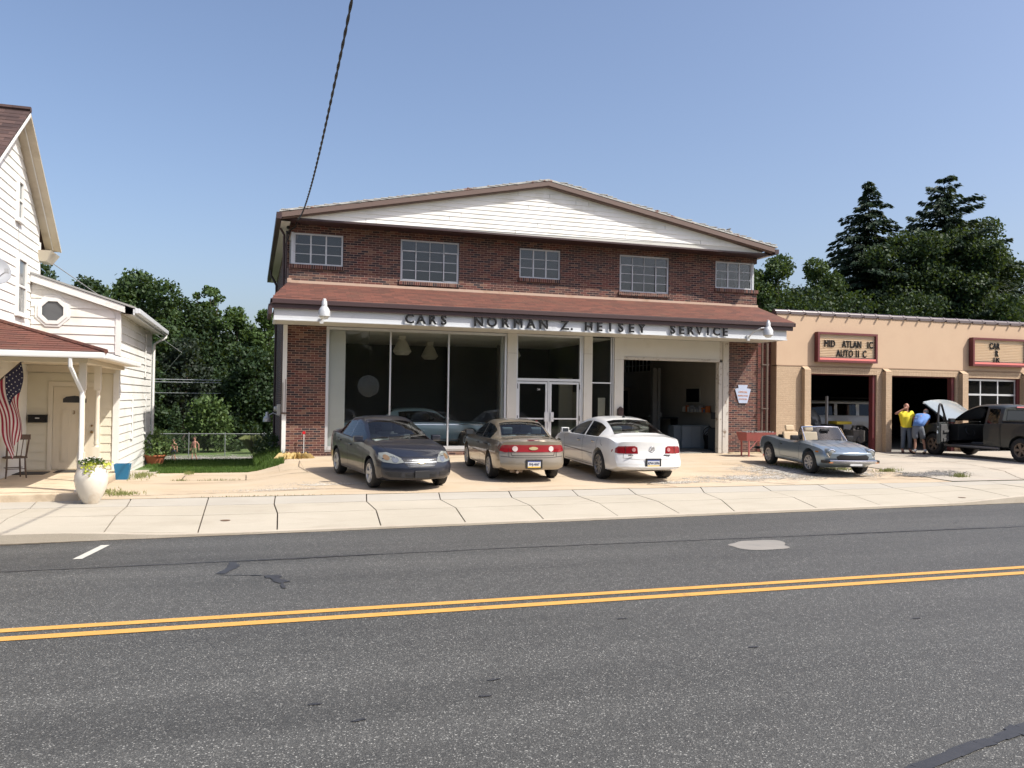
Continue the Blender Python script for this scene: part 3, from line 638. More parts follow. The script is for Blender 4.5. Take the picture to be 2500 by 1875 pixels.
b.box(16.86, 16.92, CY-.06, 24.6, 4.6, 4.722); b.box(.40, .5, 22.98, 24.7, 4.3, 4.575)
b.build('canopy_gutter', DKBR, B1, bevel=.008)
b = MB(); b.box(.55, 16.68, CY+.10, CY+.16, 4.165, 4.50); b.box(.55, .61, CY+.161, 24.6, 4.165, 4.5); b.box(16.62, 16.68, CY+.161, 24.6, 4.165, 4.5)
b.box(.54, 16.70, CY+.075, CY+.10, 4.16, 4.19)
b.build('fascia', FASCIA, B1)
b = MB()
for i in range(33): b.box(.615+i*.485, .615+(i+1)*.485-.008, CY+.17, YF-.001, 4.17, 4.185)
b.build('canopy_soffit', OFFW, B1)
b = MB(); b.box(.62, 16.6, CY+.17, YF+.2, 4.19, 4.7); b.build('canopy_core', DARKIN, B1)
b = MB(); b.box(.94, 16.58, YF-.03, YF-.002, 5.40, 5.46); b.box(.94, 16.58, YF-.06, YF-.01, 5.375, 5.4)
b.box(.93, 1.05, YF-.075, YF-.004, 5.38, 5.5)
b.build('flashing', mat('flashing_metal', lin(180, 156, 138), .5, var=.15, vs=3, grime=(.35, .22, .14), gs=3), B1)
# white boxed pipe chase at the left corner, brown base stain
b = MB(); b.box(.855, .968, 24.52, 24.75, .33, 4.16); b.build('corner_board', WHITE, B1)
b = MB(); b.box(.86, .875, 24.50, 24.519, 1.62, 2.5); b.box(.93, .945, 24.50, 24.519, 1.55, 2.6); b.box(.84, .97, 24.5, 24.519, 1.6, 1.65); b.build('corner_bracket', BROWN, B1)
# --- shop front
b = MB(); b.box(2.07, 2.15, YF+.02, YF+.12, .56, 4.16); b.box(2.15, 7.58, YF+.0, YF+.14, .56, .665); b.box(2.15, 7.58, YF+.03, YF+.1, 4.08, 4.16)
for x, w in ((3.95, .022), (5.73, .022), (7.545, .03)): b.box(x-w, x+w, YF+.01, YF+.11, .666, 4.079)
b.box(2.08, 7.58, YF+.03, YF+.1, .505, .555)
f = b.build('shop_window', ALU, B1)
for a, c in ((2.15, 3.928), (3.972, 5.708), (5.752, 7.515)):
    p = MB(); p.box(a-.005, c+.005, YF+.055, YF+.063, .66, 4.085); p.build('pane', GLZD, f)
b = MB(); b.box(2.155, 2.64, YF+.16, YF+.2, .5, 4.16); b.box(7.45, 7.57, YF+.16, YF+.3, .5, 4.16); b.build('return_panel', WHITE, B1)
b = MB(); b.box(2.42, 2.47, YF+.14, YF+.158, 1.08, 1.16); b.build('switch_plate', BLACK, B1)
b = MB(); b.box(7.59, 7.89, YF-.03, YF+.3, .36, 4.165); b.box(10.16, 10.45, YF-.03, YF+.3, .36, 4.165); b.box(11.23, 11.55, YF-.03, YF+.3, .36, 4.165)
b.build('pilaster', OFFW, B1)
b = MB(); b.box(7.585, 7.895, YF-.032, YF-.029, 3.55, 3.556); b.box(10.155, 10.455, YF-.032, YF-.029, 3.6, 3.606); b.box(11.228, 11.552, YF-.032, YF-.029, 3.45, 3.456); b.build('panel_joint', BROWN, B1)
def leaf(x0, x1, z0, z1, hx, hinge):
    b = MB(); y0, y1 = YF+.045, YF+.085
    for q in ((x0, x0+.07, z0, z1), (x1-.07, x1, z0, z1), (x0+.07, x1-.07, z1-.07, z1), (x0+.07, x1-.07, z0, z0+.16), (x0+.07, x1-.07, 1.49, 1.535)): b.box(q[0], q[1], y0, y1, q[2], q[3])
    d = b.build('door', ALU, B1); p = MB(); p.box(x0+.06, x1-.06, YF+.062, YF+.068, z0+.1, z1-.05); p.build('pane', GLZD, d)
    h = MB(); h.box(hx-.055, hx+.055, YF+.0, YF+.04, 1.42, 1.72); h.build('door_handle', ALU, d, bevel=.006)
    g = MB()
    for z in (.6, 1.45, 2.45): g.box(hinge-.012, hinge+.012, YF+.02, YF+.045, z, z+.16)
    g.build('hinge', BLACK, d)
    return d
DL = leaf(7.95, 8.955, .395, 2.68, 8.9, 7.95); DR = leaf(9.02, 10.02, .395, 2.68, 9.1, 10.04)
b = MB(); b.box(7.895, 7.945, YF+.02, YF+.12, .395, 4.16); b.box(10.03, 10.09, YF+.02, YF+.12, .395, 4.16); b.box(7.945, 10.03, YF+.02, YF+.12, 2.70, 2.78); b.box(7.945, 10.03, YF+.02, YF+.12, 4.1, 4.16); b.box(8.965, 9.01, YF+.03, YF+.12, .395, 2.7)
b.box(10.1, 10.155, YF+.02, YF+.1, .395, 4.16)
f = b.build('door_frame', ALU, B1); p = MB(); p.box(7.94, 10.03, YF+.06, YF+.066, 2.77, 4.11); p.build('pane', GLZD, f)
b = MB(); b.box(10.455, 10.475, YF+.03, YF+.1, .5, 4.16); b.box(11.12, 11.15, YF+.03, YF+.1, .5, 4.16); b.box(11.18, 11.225, YF+.02, YF+.1, .4, 4.16); b.box(10.475, 11.12, YF+.03, YF+.1, 2.66, 2.70); b.box(10.475, 11.12, YF+.03, YF+.1, .5, .56)
f = b.build('sidelight', ALU, B1); p = MB(); p.box(10.47, 11.13, YF+.06, YF+.066, .53, 4.15); p.build('pane', GLZD, f)
b = MB(); b.box(10.455, 11.22, YF+.02, YF+.2, .3, .5); b.build('sidelight_base', OFFW, B1)
# garage opening surround
b = MB(); b.box(11.555, 15.13, YF+.02, YF+.12, 3.555, 4.165); b.build('header_panel', OFFW, B1)
WORN = mat('worn_white_post', (.50, .47, .42), .8, var=.1, vs=3, grime=(.2, .15, .11), gs=5, gl=(.55, .68))
b = MB(); b.box(11.555, 15.13, YF-.005, YF+.14, 3.46, 3.55); b.box(15.10, 15.24, YF+.0, YF+.2, .39, 3.459); b.box(15.25, 15.42, YF-.02, YF+.2, .37, 4.165); b.box(15.13, 15.249, YF+.02, YF+.1, 3.551, 4.165); b.box(15.43, 15.479, YF, YF+.2, .37, 4.165)
b.build('garage_door_frame', WORN, B1)
# pipes at the right corner and the red side wall beyond
b = MB(); b.tube([(16.72, 24.5, 4.16), (16.72, 24.5, .4)], .035, 8); b.tube([(16.88, 24.45, 4.16), (16.88, 24.45, .4)], .045, 8)
for z in (1.9, 3.4): b.box(16.66, 16.95, 24.42, 24.56, z, z+.03)
b.build('drain_pipe', mat('pipe_brown', lin(98, 84, 74), .6, var=.1), B1, smooth=True)
b = MB(); b.box(16.63, 17.375, 24.95, 25.2, 0, 5.28); b.build('link_wall', BRICK_R, B1)
# --- lettering
def letters(name, s, x0, x1, zb, h, y, m, parent, extr=.028, bold=.0, label=None, n=None):
    """spread the characters of s evenly from x0 to x1"""
    mbs = []; chars = list(s); L = len(chars)
    cu = None
    grp = []
    for i, ch in enumerate(chars):
        if ch == ' ': continue
        x = x0+(x1-x0)*(i+.5)/L
        o = text('letter', ch, h*1.37, m, parent, FY(x, y, zb), extr, bold, 'CENTER')
        grp.append(o)
    return grp
LY = 23.03
letters('lettering', 'CARS', 4.05, 5.36, 4.215, .27, LY, BLACK, B1, .014, .011, 'black raised letters reading CARS')
letters('lettering', 'NORMAN', 6.03, 8.42, 4.215, .28, LY, BLACK, B1, .014, .011, 'black raised letters reading NORMAN')
letters('lettering', 'Z.', 8.78, 9.22, 4.215, .28, LY, BLACK, B1, .014, .011, 'black raised letters reading Z.')
letters('lettering', 'HEISEY', 9.48, 11.60, 4.22, .28, LY, BLACK, B1, .014, .011, 'black raised letters reading HEISEY')
letters('lettering', 'SERVICE', 12.33, 14.50, 4.23, .27, LY, BLACK, B1, .014, .011, 'black raised letters reading SERVICE')
# --- showroom interior
b = MB()
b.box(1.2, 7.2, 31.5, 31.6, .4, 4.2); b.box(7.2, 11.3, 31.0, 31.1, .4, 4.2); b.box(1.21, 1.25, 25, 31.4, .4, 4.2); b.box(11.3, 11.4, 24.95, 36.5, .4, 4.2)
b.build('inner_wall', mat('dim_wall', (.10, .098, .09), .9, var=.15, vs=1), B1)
b = MB()
for i in range(21):
    for j in range(6): b.box(1.3+i*.48, 1.3+(i+1)*.48-.012, 25.0+j*1.1, 25.0+(j+1)*1.1-.012, 4.12, 4.15)
b.build('ceiling_tile', mat('ceiling_white', (.85, .83, .75), .8, var=.05), B1)
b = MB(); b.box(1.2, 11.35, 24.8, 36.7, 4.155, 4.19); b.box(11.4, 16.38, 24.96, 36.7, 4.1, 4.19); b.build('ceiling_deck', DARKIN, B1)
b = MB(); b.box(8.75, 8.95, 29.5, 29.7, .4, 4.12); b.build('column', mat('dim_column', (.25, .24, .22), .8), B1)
b = MB(); b.box(10.9, 11.0, 26.2, 27.4, .4, 2.4); b.box(10.4, 10.9, 27.4, 27.5, .4, 2.9); b.build('office_partition', mat('office_beige', (.4, .37, .3), .8), B1)
b = MB(); b.box(10.8, 11.05, YF+.3, YF+.31, 1.55, 2.2); b.build('paper_notice', mat('paper_tan', (.4, .37, .3), .8), B1)
# garage bay interior
GW = mat('garage_wall', (.42, .39, .33), .9, var=.25, vs=.8)
b = MB(); wall_holes(b, wy(36.6, 36.7), 11.4, 16.37, .4, 4.1, [(15.3, 16.3, 3.2, 4.1)]); wall_holes(b, wx(16.33, 16.37), 24.96, 36.6, .4, 4.1, [(32.1, 34.6, 3.42, 3.93)])
b.build('garage_wall', GW, B1)
fr = MB()
for i in range(8): fr.box(16.34, 16.38, 32.1+i*.357-.015, 32.1+i*.357+.015, 3.42, 3.93)
fr.box(16.34, 16.38, 32.1, 34.6, 3.66, 3.68); f = fr.build('window', STEELW, B1); p = MB(); p.box(16.36, 16.365, 32.1, 34.6, 3.42, 3.93); p.build('pane', GLZ, f)

# small fittings on the facade
def lamp(x, y, label, arm_dx):
    t = thing('barn_light', label, 'lamp', (x, y, 4.38), 0, 'outdoor lamps on the canopy fascia')
    T = Matrix.Translation((0, 0, 0)); G = mat('lamp_grey', (.55, .56, .56), .45, metal=.3, var=.1, vs=20)
    b = MB(); b.lathe([(.13, -.14), (.155, -.12), (.155, .02), (.12, .09), (.075, .15)], 24, Matrix.Translation((0, 0, .0))); b.build('lamp_hood', G, t, True, True)
    b = MB(); b.lathe([(.075, .151), (.07, .27), (.05, .3), (.045, .345), (.02, .36)], 18); b.build('photocell_housing', G, t, True, True)
    b = MB(); b.lathe([(.02, -.2), (.09, -.19), (.115, -.142)], 20); b.build('lens', mat('lamp_lens', (.7, .7, .66), .2), t, True, True)
    b = MB(); b.tube([(0, 0, .12), (arm_dx*.5, .06, .1), (arm_dx*.85, .3, -.02), (arm_dx, .48, -.2)], .022, 8); b.box(arm_dx-.05, arm_dx+.05, .44, .5, -.28, -.1); b.build('arm', G, t, True, True)
lamp(1.83, 22.58, 'grey barn light on the canopy near the left end of the fascia', -.03)
lamp(15.62, 22.58, 'grey barn light on the canopy beside the word SERVICE, at the right end', -.42)
# keystone sign on the right pier
t = thing('keystone_sign', 'faded blue keystone-shaped inspection sign on the right brick pier', 'sign', (16.02, YF-.03, 2.4))
kp = [(-.19, .31), (.19, .31), (.15, .2), (.31, .17), (.17, -.31), (-.15, -.31), (-.31, .17), (-.17, .2)]
b = MB(); b.prism([(x, z) for x, z in kp], lambda u, z, d: (u, d, z), 0, .015); b.build('plate', mat('faded_blue', lin(170, 180, 200), .5, var=.12, vs=4), t, local=True)
ORG = mat('faded_orange', lin(205, 150, 120), .6)
text('lettering', 'OFFICIAL', .085, ORG, t, FY(0, -.004, .04), .002, .001, 'CENTER', local=True)
text('lettering', 'INSPECTION', .07, ORG, t, FY(0, -.004, -.08), .002, .001, 'CENTER', local=True)
text('lettering', 'STATION', .075, ORG, t, FY(0, -.004, -.2), .002, .001, 'CENTER', local=True)
# wall mailbox on pilaster
t = thing('wall_mailbox', 'small dark brown mailbox mounted on the pilaster beside the garage opening', 'mailbox', (11.42, YF-.1, 1.5))
b = MB(); b.box(-.09, .09, -.05, .065, 0, .33); b.build('box', DKBR, t, local=True, bevel=.01)
b = MB(); b.prism([(-.1, .332), (.1, .332), (.0, .42)], lambda u, z, d: (u, d, z), -.065, .065); b.build('lid', DKBR, t, local=True)
# door notice
t = thing('door_notice', 'small white and red notice taped to the left glass door', 'notice', (8.52, YF+.05, 1.3))
b = MB(); b.box(-.11, .11, 0, .004, -.28, .15); b.build('sheet', mat('notice_red', lin(190, 90, 80), .7), t, local=True)
b = MB(); b.box(-.085, .085, -.003, -.001, -.26, .12); b.build('paper', mat('notice_white', (.6, .58, .54), .7), t, local=True)
text('lettering', 'OPEN', .07, MATS['notice_red'], t, FY(0, -.005, .02), .001, 0, 'CENTER', local=True)
text('lettering', 'HOURS', .055, BLACK, t, FY(0, -.005, -.06), .001, 0, 'CENTER', local=True)
# house number strokes on door
text('number', '34', .1, mat('sticker_white', (.6, .6, .6), .5), DL, FY(8.66, YF+.057, 2.4), .002, 0, 'CENTER')
# red reflector stake by the left pier
t = thing('reflector_stake', 'thin white stake with round red reflector in front of the left brick pier', 'stake', (1.47, 24.42, .34))
b = MB(); b.tube([(0, 0, 0), (0, 0, .68)], .009, 6); b.build('stake', WHITE, t, local=True)
b = MB(); b.lathe([(.001, -.006), (.045, -.006), (.045, .006), (.001, .006)], 16, Matrix.Translation((0, 0, .73)) @ Matrix.Rotation(pi/2, 4, 'X')); b.build('reflector', mat('reflector_red', lin(190, 30, 40), .3), t, local=True)
# straw-coloured ornamental grass clump at the left pier
R = random.Random(8); b = MB()
for k in range(260):
    a = R.uniform(0, 6.28); L = R.uniform(.18, .42); x, y = 1.12+R.uniform(-.12, .3), 24.12+R.uniform(-.05, .1); dx, dy = cos(a)*L, sin(a)*L*.7
    b.add([(x, y, .33), (x+.012, y, .33), (x+dx*.6, y+dy*.6, .33+L*.5), (x+dx, y+dy-.05, .33+L*.12)], [(0, 1, 2), (2, 1, 3)])
tag(b.build('dry_grass_clump', leafmat('straw', lin(190, 160, 100), lin(220, 195, 140), .3)), 'dry straw-coloured grass clump on the concrete plinth at the left pier', 'plant')
# electric meter, box and cable on the left side wall
t = thing('electric_meter', 'grey electric meter box with conduit on the dark side wall of the brick building', 'meter', (.84, 25.4, 1.55))
MG = mat('meter_grey', (.5, .5, .5), .5)
b = MB(); b.box(-.1, .09, -.1, .1, 0, .32); b.build('box', MG, t, local=True, bevel=.01)
b = MB(); b.lathe([(.08, 0), (.08, .07), (.05, .09)], 16, Matrix.Translation((-.1, 0, .18)) @ Matrix.Rotation(-pi/2, 4, 'Y')); b.build('dial', mat('meter_glass', (.35, .37, .38), .1), t, True, True)
t = thing('yard_lamp', 'small grey yard lamp on an arm off the back of the brick side wall', 'lamp', (.55, 30, 1.3))
b = MB(); b.lathe([(.11, -.1), (.14, -.08), (.13, .05), (.06, .12), (.05, .24), (.02, .26)], 18); b.build('lamp_hood', MATS['lamp_grey'], t, True, True)
b = MB(); b.tube([(0, 0, .1), (.2, 0, .22), (.45, 0, .1)], .02, 8); b.build('arm', MATS['lamp_grey'], t, True, True)
# grill cart
t = thing('charcoal_trough', 'red metal trough grill on legs in front of the right brick pier', 'grill', (15.75, 23.35, .37))
RED = mat('faded_red_paint', lin(160, 88, 84), .7, var=.15, vs=6, grime=(.2, .1, .07), gs=5)
b = MB(); b.add([(-.5, -.2, .5), (.45, -.2, .5), (.45, .25, .5), (-.5, .25, .5), (-.56, -.3, .78), (.55, -.3, .78), (.55, .33, .78), (-.56, .33, .78), (-.53, -.27, .78), (.52, -.27, .78), (.52, .3, .78), (-.53, .3, .78), (-.47, -.17, .53), (.42, -.17, .53), (.42, .22, .53), (-.47, .22, .53)],
  [(3,2,1,0),(0,1,5,4),(1,2,6,5),(2,3,7,6),(3,0,4,7),(4,5,9,8),(5,6,10,9),(6,7,11,10),(7,4,8,11),(8,9,13,12),(9,10,14,13),(10,11,15,14),(11,8,12,15),(12,13,14,15)]); b.build('trough', RED, t, local=True)
for x, y in ((-.42, -.2), (.42, -.2), (-.42, .22), (.42, .22)):
    b = MB(); b.box(x-.02, x+.02, y-.02, y+.02, -.0, .505); b.build('leg', RED, t, local=True)
b = MB(); b.tube([(-.4, -.2, .22), (-.12, -.2, .5)], .014, 6); b.tube([(.4, -.2, .22), (.12, -.2, .5)], .014, 6); b.build('brace', RED, t, local=True)
b = MB(); R = random.Random(2)
for k in range(60): x, y = R.uniform(-.48, .46), R.uniform(-.25, .28); b.box(x, x+.07, y, y+.05, .75, .79+R.uniform(0, .03))
b.build('charcoal', mat('ash_grey', (.25, .24, .22), .9, var=.4, vs=30), t, local=True)
t = thing('plant_pot', 'small terracotta pot with a leggy plant behind the silver convertible', 'plant', (16.55, 23.2, .37))
b = MB(); b.lathe([(.07, 0), (.1, .15), (.11, .16), (.001, .14)], 14); b.build('pot', mat('terracotta', lin(170, 100, 70), .9), t, True, True)
b = MB()
for k in range(70): a = R.uniform(0, 6.28); L = R.uniform(.05, .2); z = R.uniform(.18, .5); b.add([(cos(a)*.02, sin(a)*.02, z), (cos(a)*L, sin(a)*L, z+.05), (cos(a+.3)*L, sin(a+.3)*L, z+.02)], [(0, 1, 2)])
b.tube([(0, 0, .14), (.02, 0, .5)], .01, 5); b.build('leaves', leafmat('pot_leaf', lin(70, 100, 40), lin(150, 110, 60)), t, local=True)
# pendant lamps in the showroom
def pendant(x, y, z, label, first=[None]):
    if first[0]:
        c = copy_tree(first[0]); c.location = (x, y, z); tag(c, label); return
    t = thing('pendant_lamp', label, 'lamp', (x, y, z), 0, 'bell-shaped lamps in the showroom'); first[0] = t
    G = mat('lamp_cream', (.6, .58, .5), .6)
    b = MB(); b.lathe([(.29, -.52), (.30, -.5), (.16, -.2), (.09, -.12)], 22, cap=False); b.build('lamp_shade', G, t, True, True)
    b = MB(); b.lathe([(.2, -.62), (.285, -.525)], 22); b.build('diffuser', mat('lamp_diffuser', (.55, .53, .46), .4), t, True, True)
    b = MB(); b.box(-.11, .11, -.1, .1, -.13, .0); b.build('ballast_box', G, t, local=True, bevel=.01)
pendant(4.62, 26.5, 4.11, 'large white bell-shaped showroom lamp, nearest the glass'); pendant(6.05, 29.0, 4.11, 'dimmer bell-shaped showroom lamp, deeper inside to the right'); pendant(8.5, 27.0, 4.11, 'bell-shaped showroom lamp half hidden by the pilaster beside the doors')
t = thing('window_disc', 'round crinkled foil disc hanging inside the left shop window', 'decoration', (3.39, 25.2, 2.45))
b = MB(); b.lathe([(.001, -.04), (.2, -.03), (.33, 0), (.2, .03), (.001, .04)], 28, Matrix.Rotation(pi/2, 4, 'X')); b.build('disc', mat('foil', (.07, .07, .07), .5, metal=.3, bump=1, bs=16), t, True, True)
b = MB(); b.tube([(0, 0, .33), (0, 0, 1.66)], .004, 5); b.build('string', BLACK, t, local=True)
# garage bay things
t = thing('lift_post', 'tall steel lift post standing in the open garage bay', 'car lift', (15.0, 29.0, .4))
b = MB(); b.box(-.16, -.03, -.1, .1, 0, 3.0); b.box(.05, .16, -.1, .1, 0, 3.0); b.box(-.03, .05, -.03, .1, 0, 2.95); b.box(-.3, .3, -.3, .3, 0, .03); b.build('post', mat('post_grey', (.2, .2, .19), .6, var=.2), t, local=True)
t = thing('parts_cabinet', 'grey-blue metal cabinet with hoses in the garage bay', 'cabinet', (15.35, 27.0, .4))
b = MB(); b.box(-.3, .85, 0, .5, 0, .85); b.box(-.6, -.31, .05, .5, .0, .84); b.build('body', mat('cab_blue', (.2, .23, .25), .5, var=.1), t, local=True, bevel=.015)
b = MB(); b.box(-.28, .1, -.012, 0, .05, .8); b.box(.12, .46, -.012, 0, .05, .8); b.box(.62, .84, -.012, 0, .05, .8); b.build('door', mat('cab_pale', (.3, .33, .35), .45), t, local=True)
t = thing('hose_reel', 'black hose looped on a stand in front of the cabinet', 'hose', (15.95, 26.65, .4))
b = MB()
for r, zc in ((.36, .45), (.28, .4), (.2, .38)): b.tube([(r*cos(a)*.6, .05*sin(3*a), zc+r*sin(a)) for a in [2*pi*k/20 for k in range(21)]], .014, 6)
b.box(-.12, .12, -.1, .1, 0, .5); b.build('hose', BLACK, t, local=True)
t = thing('workbench', 'dark workbench in the garage bay carrying white bottles', 'workbench', (15.75-.1, 29.6, .4))
b = MB(); b.box(-.7, .75, 0, .6, 1.02, 1.08); b.build('top', mat('bench_dark', (.05, .045, .04), .7), t, local=True)
for x in (-.65, .68):
    b = MB(); b.box(x-.03, x+.03, .02, .58, 0, 1.02); b.build('leg', MATS['bench_dark'], t, local=True)
BOT = mat('bottle_white', (.55, .55, .5), .4)
for k, (dx, h) in enumerate(((-.45, .1), (-.3, .2), (-.2, .22), (-.05, .19), (.05, .2))):
    b = MB(); b.lathe([(.04, 0), (.04, h*.75), (.018, h*.85), (.018, h)], 10, Matrix.Translation((15.6+dx, 29.8, 1.482))); o = b.build('bottle', BOT, smooth=True)
    tag(o, ('short squat white bottle at the left end of the garage workbench', 'tall white bottle second from the left on the garage workbench', 'tallest white bottle in the middle of the garage workbench', 'white bottle second from the right on the garage workbench', 'white bottle at the right end of the row on the garage workbench')[k], 'bottle', 'bottles on the workbench')
t = thing('wall_screen', 'dark square panel hung on the right wall of the garage bay', 'panel', (16.31, 28.4, 2.1))
b = MB(); b.box(-.03, 0, -.5, .5, 0, .52); b.build('panel', BLACK, t, local=True); b = MB()
for q in ((-.56, -.5, -.06, .58), (.5, .56, -.06, .58), (-.5, .5, .52, .58), (-.5, .5, -.06, 0)): b.box(-.04, 0, q[0], q[1], q[2], q[3])
b.build('frame', mat('frame_pale', (.4, .38, .32), .8), t, local=True)
t = thing('wall_shelf', 'cluttered shelf on the right wall of the garage bay under the dark panel', 'shelf', (16.2, 28.0, 1.72))
b = MB(); b.box(-.2, .12, -1.1, .9, -.03, 0); b.build('board', mat('shelf_wood', (.3, .25, .18), .8), t, local=True)
R = random.Random(77)
for k in range(14):
    b = MB(); y = -1.0+k*.13; h = R.uniform(.08, .28); b.box(-.15, .02, y, y+R.uniform(.06, .11), .001, h)
    o = b.build('tin', (BOT, mat('tin_orange', (.5, .15, .04), .6), mat('tin_blue', (.1, .15, .25), .6), mat('tin_grey', (.3, .3, .3), .6))[R.randint(0, 3)], t, local=True)
t = thing('grey_machine', 'dark tyre machine standing against the right wall of the garage bay', 'machine', (16.0, 26.0, .4))
b = MB(); b.box(-.3, .25, -.3, .3, 0, .75); b.box(-.05, .12, -.1, .1, .75, 1.5); b.box(-.25, .2, -.2, .2, 1.1, 1.35); b.lathe([(.28, .75), (.3, .78), (.1, .82)], 18); b.build('machine', mat('machine_dark', (.06, .065, .07), .5), t, local=True, bevel=.02)
t = thing('inner_doorway', 'pale framed inner doorway at the back of the garage bay', 'doorway', (17.3-1.9, 33.0, .4))
b = MB(); b.box(-.45, -.33, 0, .1, 0, 2.15); b.box(.33, .45, 0, .1, 0, 2.15); b.box(-.45, .45, 0, .1, 2.15, 2.32); b.build('frame', mat('dim_frame', (.22, .2, .17), .8), t, local=True)
b = MB(); b.box(-.33, .33, .03, .08, 0, 2.15); b.build('door', BLACK, t, local=True)

# ================================================================== TAN GARAGE ON THE RIGHT
TAN = mat('tan_stucco', (.50, .36, .245), .85, var=.05, vs=1.2, bump=.15, bs=60, grime=(.46, .32, .22), gs=.9, gl=(.55, .9))
TANB = brick('tan_painted_brick', [(0, (.51, .375, .25)), (1, (.48, .35, .23))], (.44, .31, .20), ms=.004, bump=.9)
TANBV = brick('tan_painted_soldier', [(0, (.51, .375, .25)), (1, (.46, .33, .22))], (.34, .24, .15), bw=.075, rh=.3, ms=.006, bump=.9, offset=0)
MAR = mat('maroon_paint', lin(98, 42, 44), .55, var=.1, vs=5, grime=(.08, .03, .03), gs=5)
G1 = thing('tan_garage', 'low tan painted-brick garage with three bays and maroon-framed signs', 'building', (26, 30, .37))
YT = 24.62
b = MB(); b.box(17.38, 41, YT, YT+.3, 3.44, 5.27); b.build('stucco_wall', TAN, G1)
b = MB(); b.box(17.38, 41, YT-.02, YT-.001, 3.405, 3.435); b.build('ledge', mat('ledge_dark', (.3, .2, .13), .9), G1)
BAYS = [(18.66, 21.62), (22.12, 25.22), (25.64, 28.42), (29.0, 31.9)]
b = MB(); wall_holes(b, wy(YT-.01, YT+.3), 17.38, 41, -1.4, 3.40, [(a, c, -1.4, 3.17) for a, c in BAYS])
b.build('painted_brick', TANB, G1)
b = MB()
for a, c in BAYS: b.box(a+.0, c-.0, YT-.016, YT-.0105, 3.172, 3.35)
b.build('lintel', TANBV, G1)
b = MB()
for x0, x1 in ((18.40, 18.655), (21.86, 22.115), (25.37, 25.635), (28.43, 28.68)): b.box(x0, x1, YT-.2, YT-.011, .3, 3.3); b.add([(x0, YT-.2, 3.3), (x1, YT-.2, 3.3), (x1, YT-.011, 3.42), (x0, YT-.011, 3.42)], [(0, 1, 2, 3), (0, 3, 0+0, 0)][:1])
b.build('pilaster', TANB, G1)
b = MB()
for a, c in BAYS:
    b.box(c-.13, c-.001, YT+.05, YT+.25, .3, 3.169); b.box(a, a+.03, YT+.1, YT+.25, .3, 3.169); b.box(a+.031, c-.131, YT+.1, YT+.25, 3.13, 3.168)
b.build('bay_frame', MAR, G1)
CAPM = mat('glazed_coping', lin(98, 88, 88), .3, var=.2, vs=5)
b = MB(); x = 17.34; Rr = random.Random(6)
while x < 41:
    b.tube([(x, YT+.12, 5.29), (x+.585, YT+.12, 5.295)], .10, 12); b.tube([(x+.52, YT+.12, 5.297), (x+.60, YT+.12, 5.297)], .112, 12); b.box(x, x+.58, YT-.03, YT+.26, 5.22, 5.30); b.box(x+.53, x+.59, YT-.12, YT-.02, 5.22, 5.26); x += .62
b.build('coping', CAPM, G1, smooth=True)
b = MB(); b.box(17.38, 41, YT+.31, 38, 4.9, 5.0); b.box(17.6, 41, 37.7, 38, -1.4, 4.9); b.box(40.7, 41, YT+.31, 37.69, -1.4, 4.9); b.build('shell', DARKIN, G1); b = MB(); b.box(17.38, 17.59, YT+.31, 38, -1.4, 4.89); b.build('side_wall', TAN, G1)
b = MB(); b.box(17.61, 40.69, YT-.01, 37.69, .3, .385); b.build('floor_slab', CONC_D, G1)
# sectional glazed door of bay three (closed)
def sect(x0, x1, m_frame, name='garage_door'):
    b = MB(); y0, y1 = YT+.12, YT+.17
    for z in (.45, 1.12, 1.8, 2.5, 3.06): b.box(x0, x1, y0, y1, z, z+.07)
    for i in range(4): x = x0+(x1-x0-.05)*i/3; b.box(x, x+.05, y0+.005, y1-.005, .45, 3.12)
    d = b.build(name, m_frame, G1); p = MB(); p.box(x0, x1, y0+.02, y0+.027, .46, 3.1); p.build('pane', GLZ, d)
sect(25.68, 28.28, ALU); sect(29.05, 31.75, ALU)
def marquee(x0, x1, z0, z1, label, lines):
    t = thing('marquee_sign', label, 'sign', ((x0+x1)/2, YT-.22, z0), 0, 'letter boards on the tan garage')
    cx = (x0+x1)/2; w = (x1-x0)/2; h = z1-z0; F = .075
    b = MB(); b.box(-w, w, 0, .2, 0, F); b.box(-w, w, 0, .2, h-F, h); b.box(-w, -w+F, 0, .2, F, h-F); b.box(w-F, w, 0, .2, F, h-F)
    b.build('frame', MAR, t, local=True)
    b = MB(); b.box(-w+F, w-F, .005, .012, F, F+.07) ; b.build('lower_trim', mat('pink_trim', lin(214, 120, 112), .6), t, local=True)
    b = MB(); n = 14
    for i in range(n):
        za = F+.075+(h-2*F-.075)*i/n; zb = F+.075+(h-2*F-.075)*(i+1)/n
        b.box(-w+F, w-F, .10, .13, za, zb-.012); b.box(-w+F, w-F, .07, .13, zb-.014, zb)
    b.build('letter_board', mat('board_cream', (.72, .57, .40), .6), t, local=True)
    for (s, xl, zl, sz, sp_) in lines:
        text('lettering', s, sz, BLACK, t, FY(xl-cx, .06, zl-z0), .012, .006, 'LEFT', sp_, local=True, sx=.72)
marquee(18.92, 21.47, 3.58, 4.63, 'maroon-framed letter board reading MID ATLAN IC AUTO II C over the first bay',
        [('MID', 19.22, 4.12, .34, 1.12), ('ATLAN', 19.98, 4.12, .34, 1.1), ('IC', 21.06, 4.12, .34, 1.15), ('AUTO', 19.74, 3.79, .34, 1.08), ('II', 20.56, 3.79, .34, 1.3), ('C', 20.86, 3.79, .34, 1)])
marquee(25.84, 28.5, 3.61, 4.68, 'maroon-framed letter board reading CAR R US over the glazed garage door',
        [('CAR', 26.68, 4.27, .33, 1.12), ('R', 26.97, 3.99, .33, 1), ('US', 26.88, 3.71, .33, 1.12)])
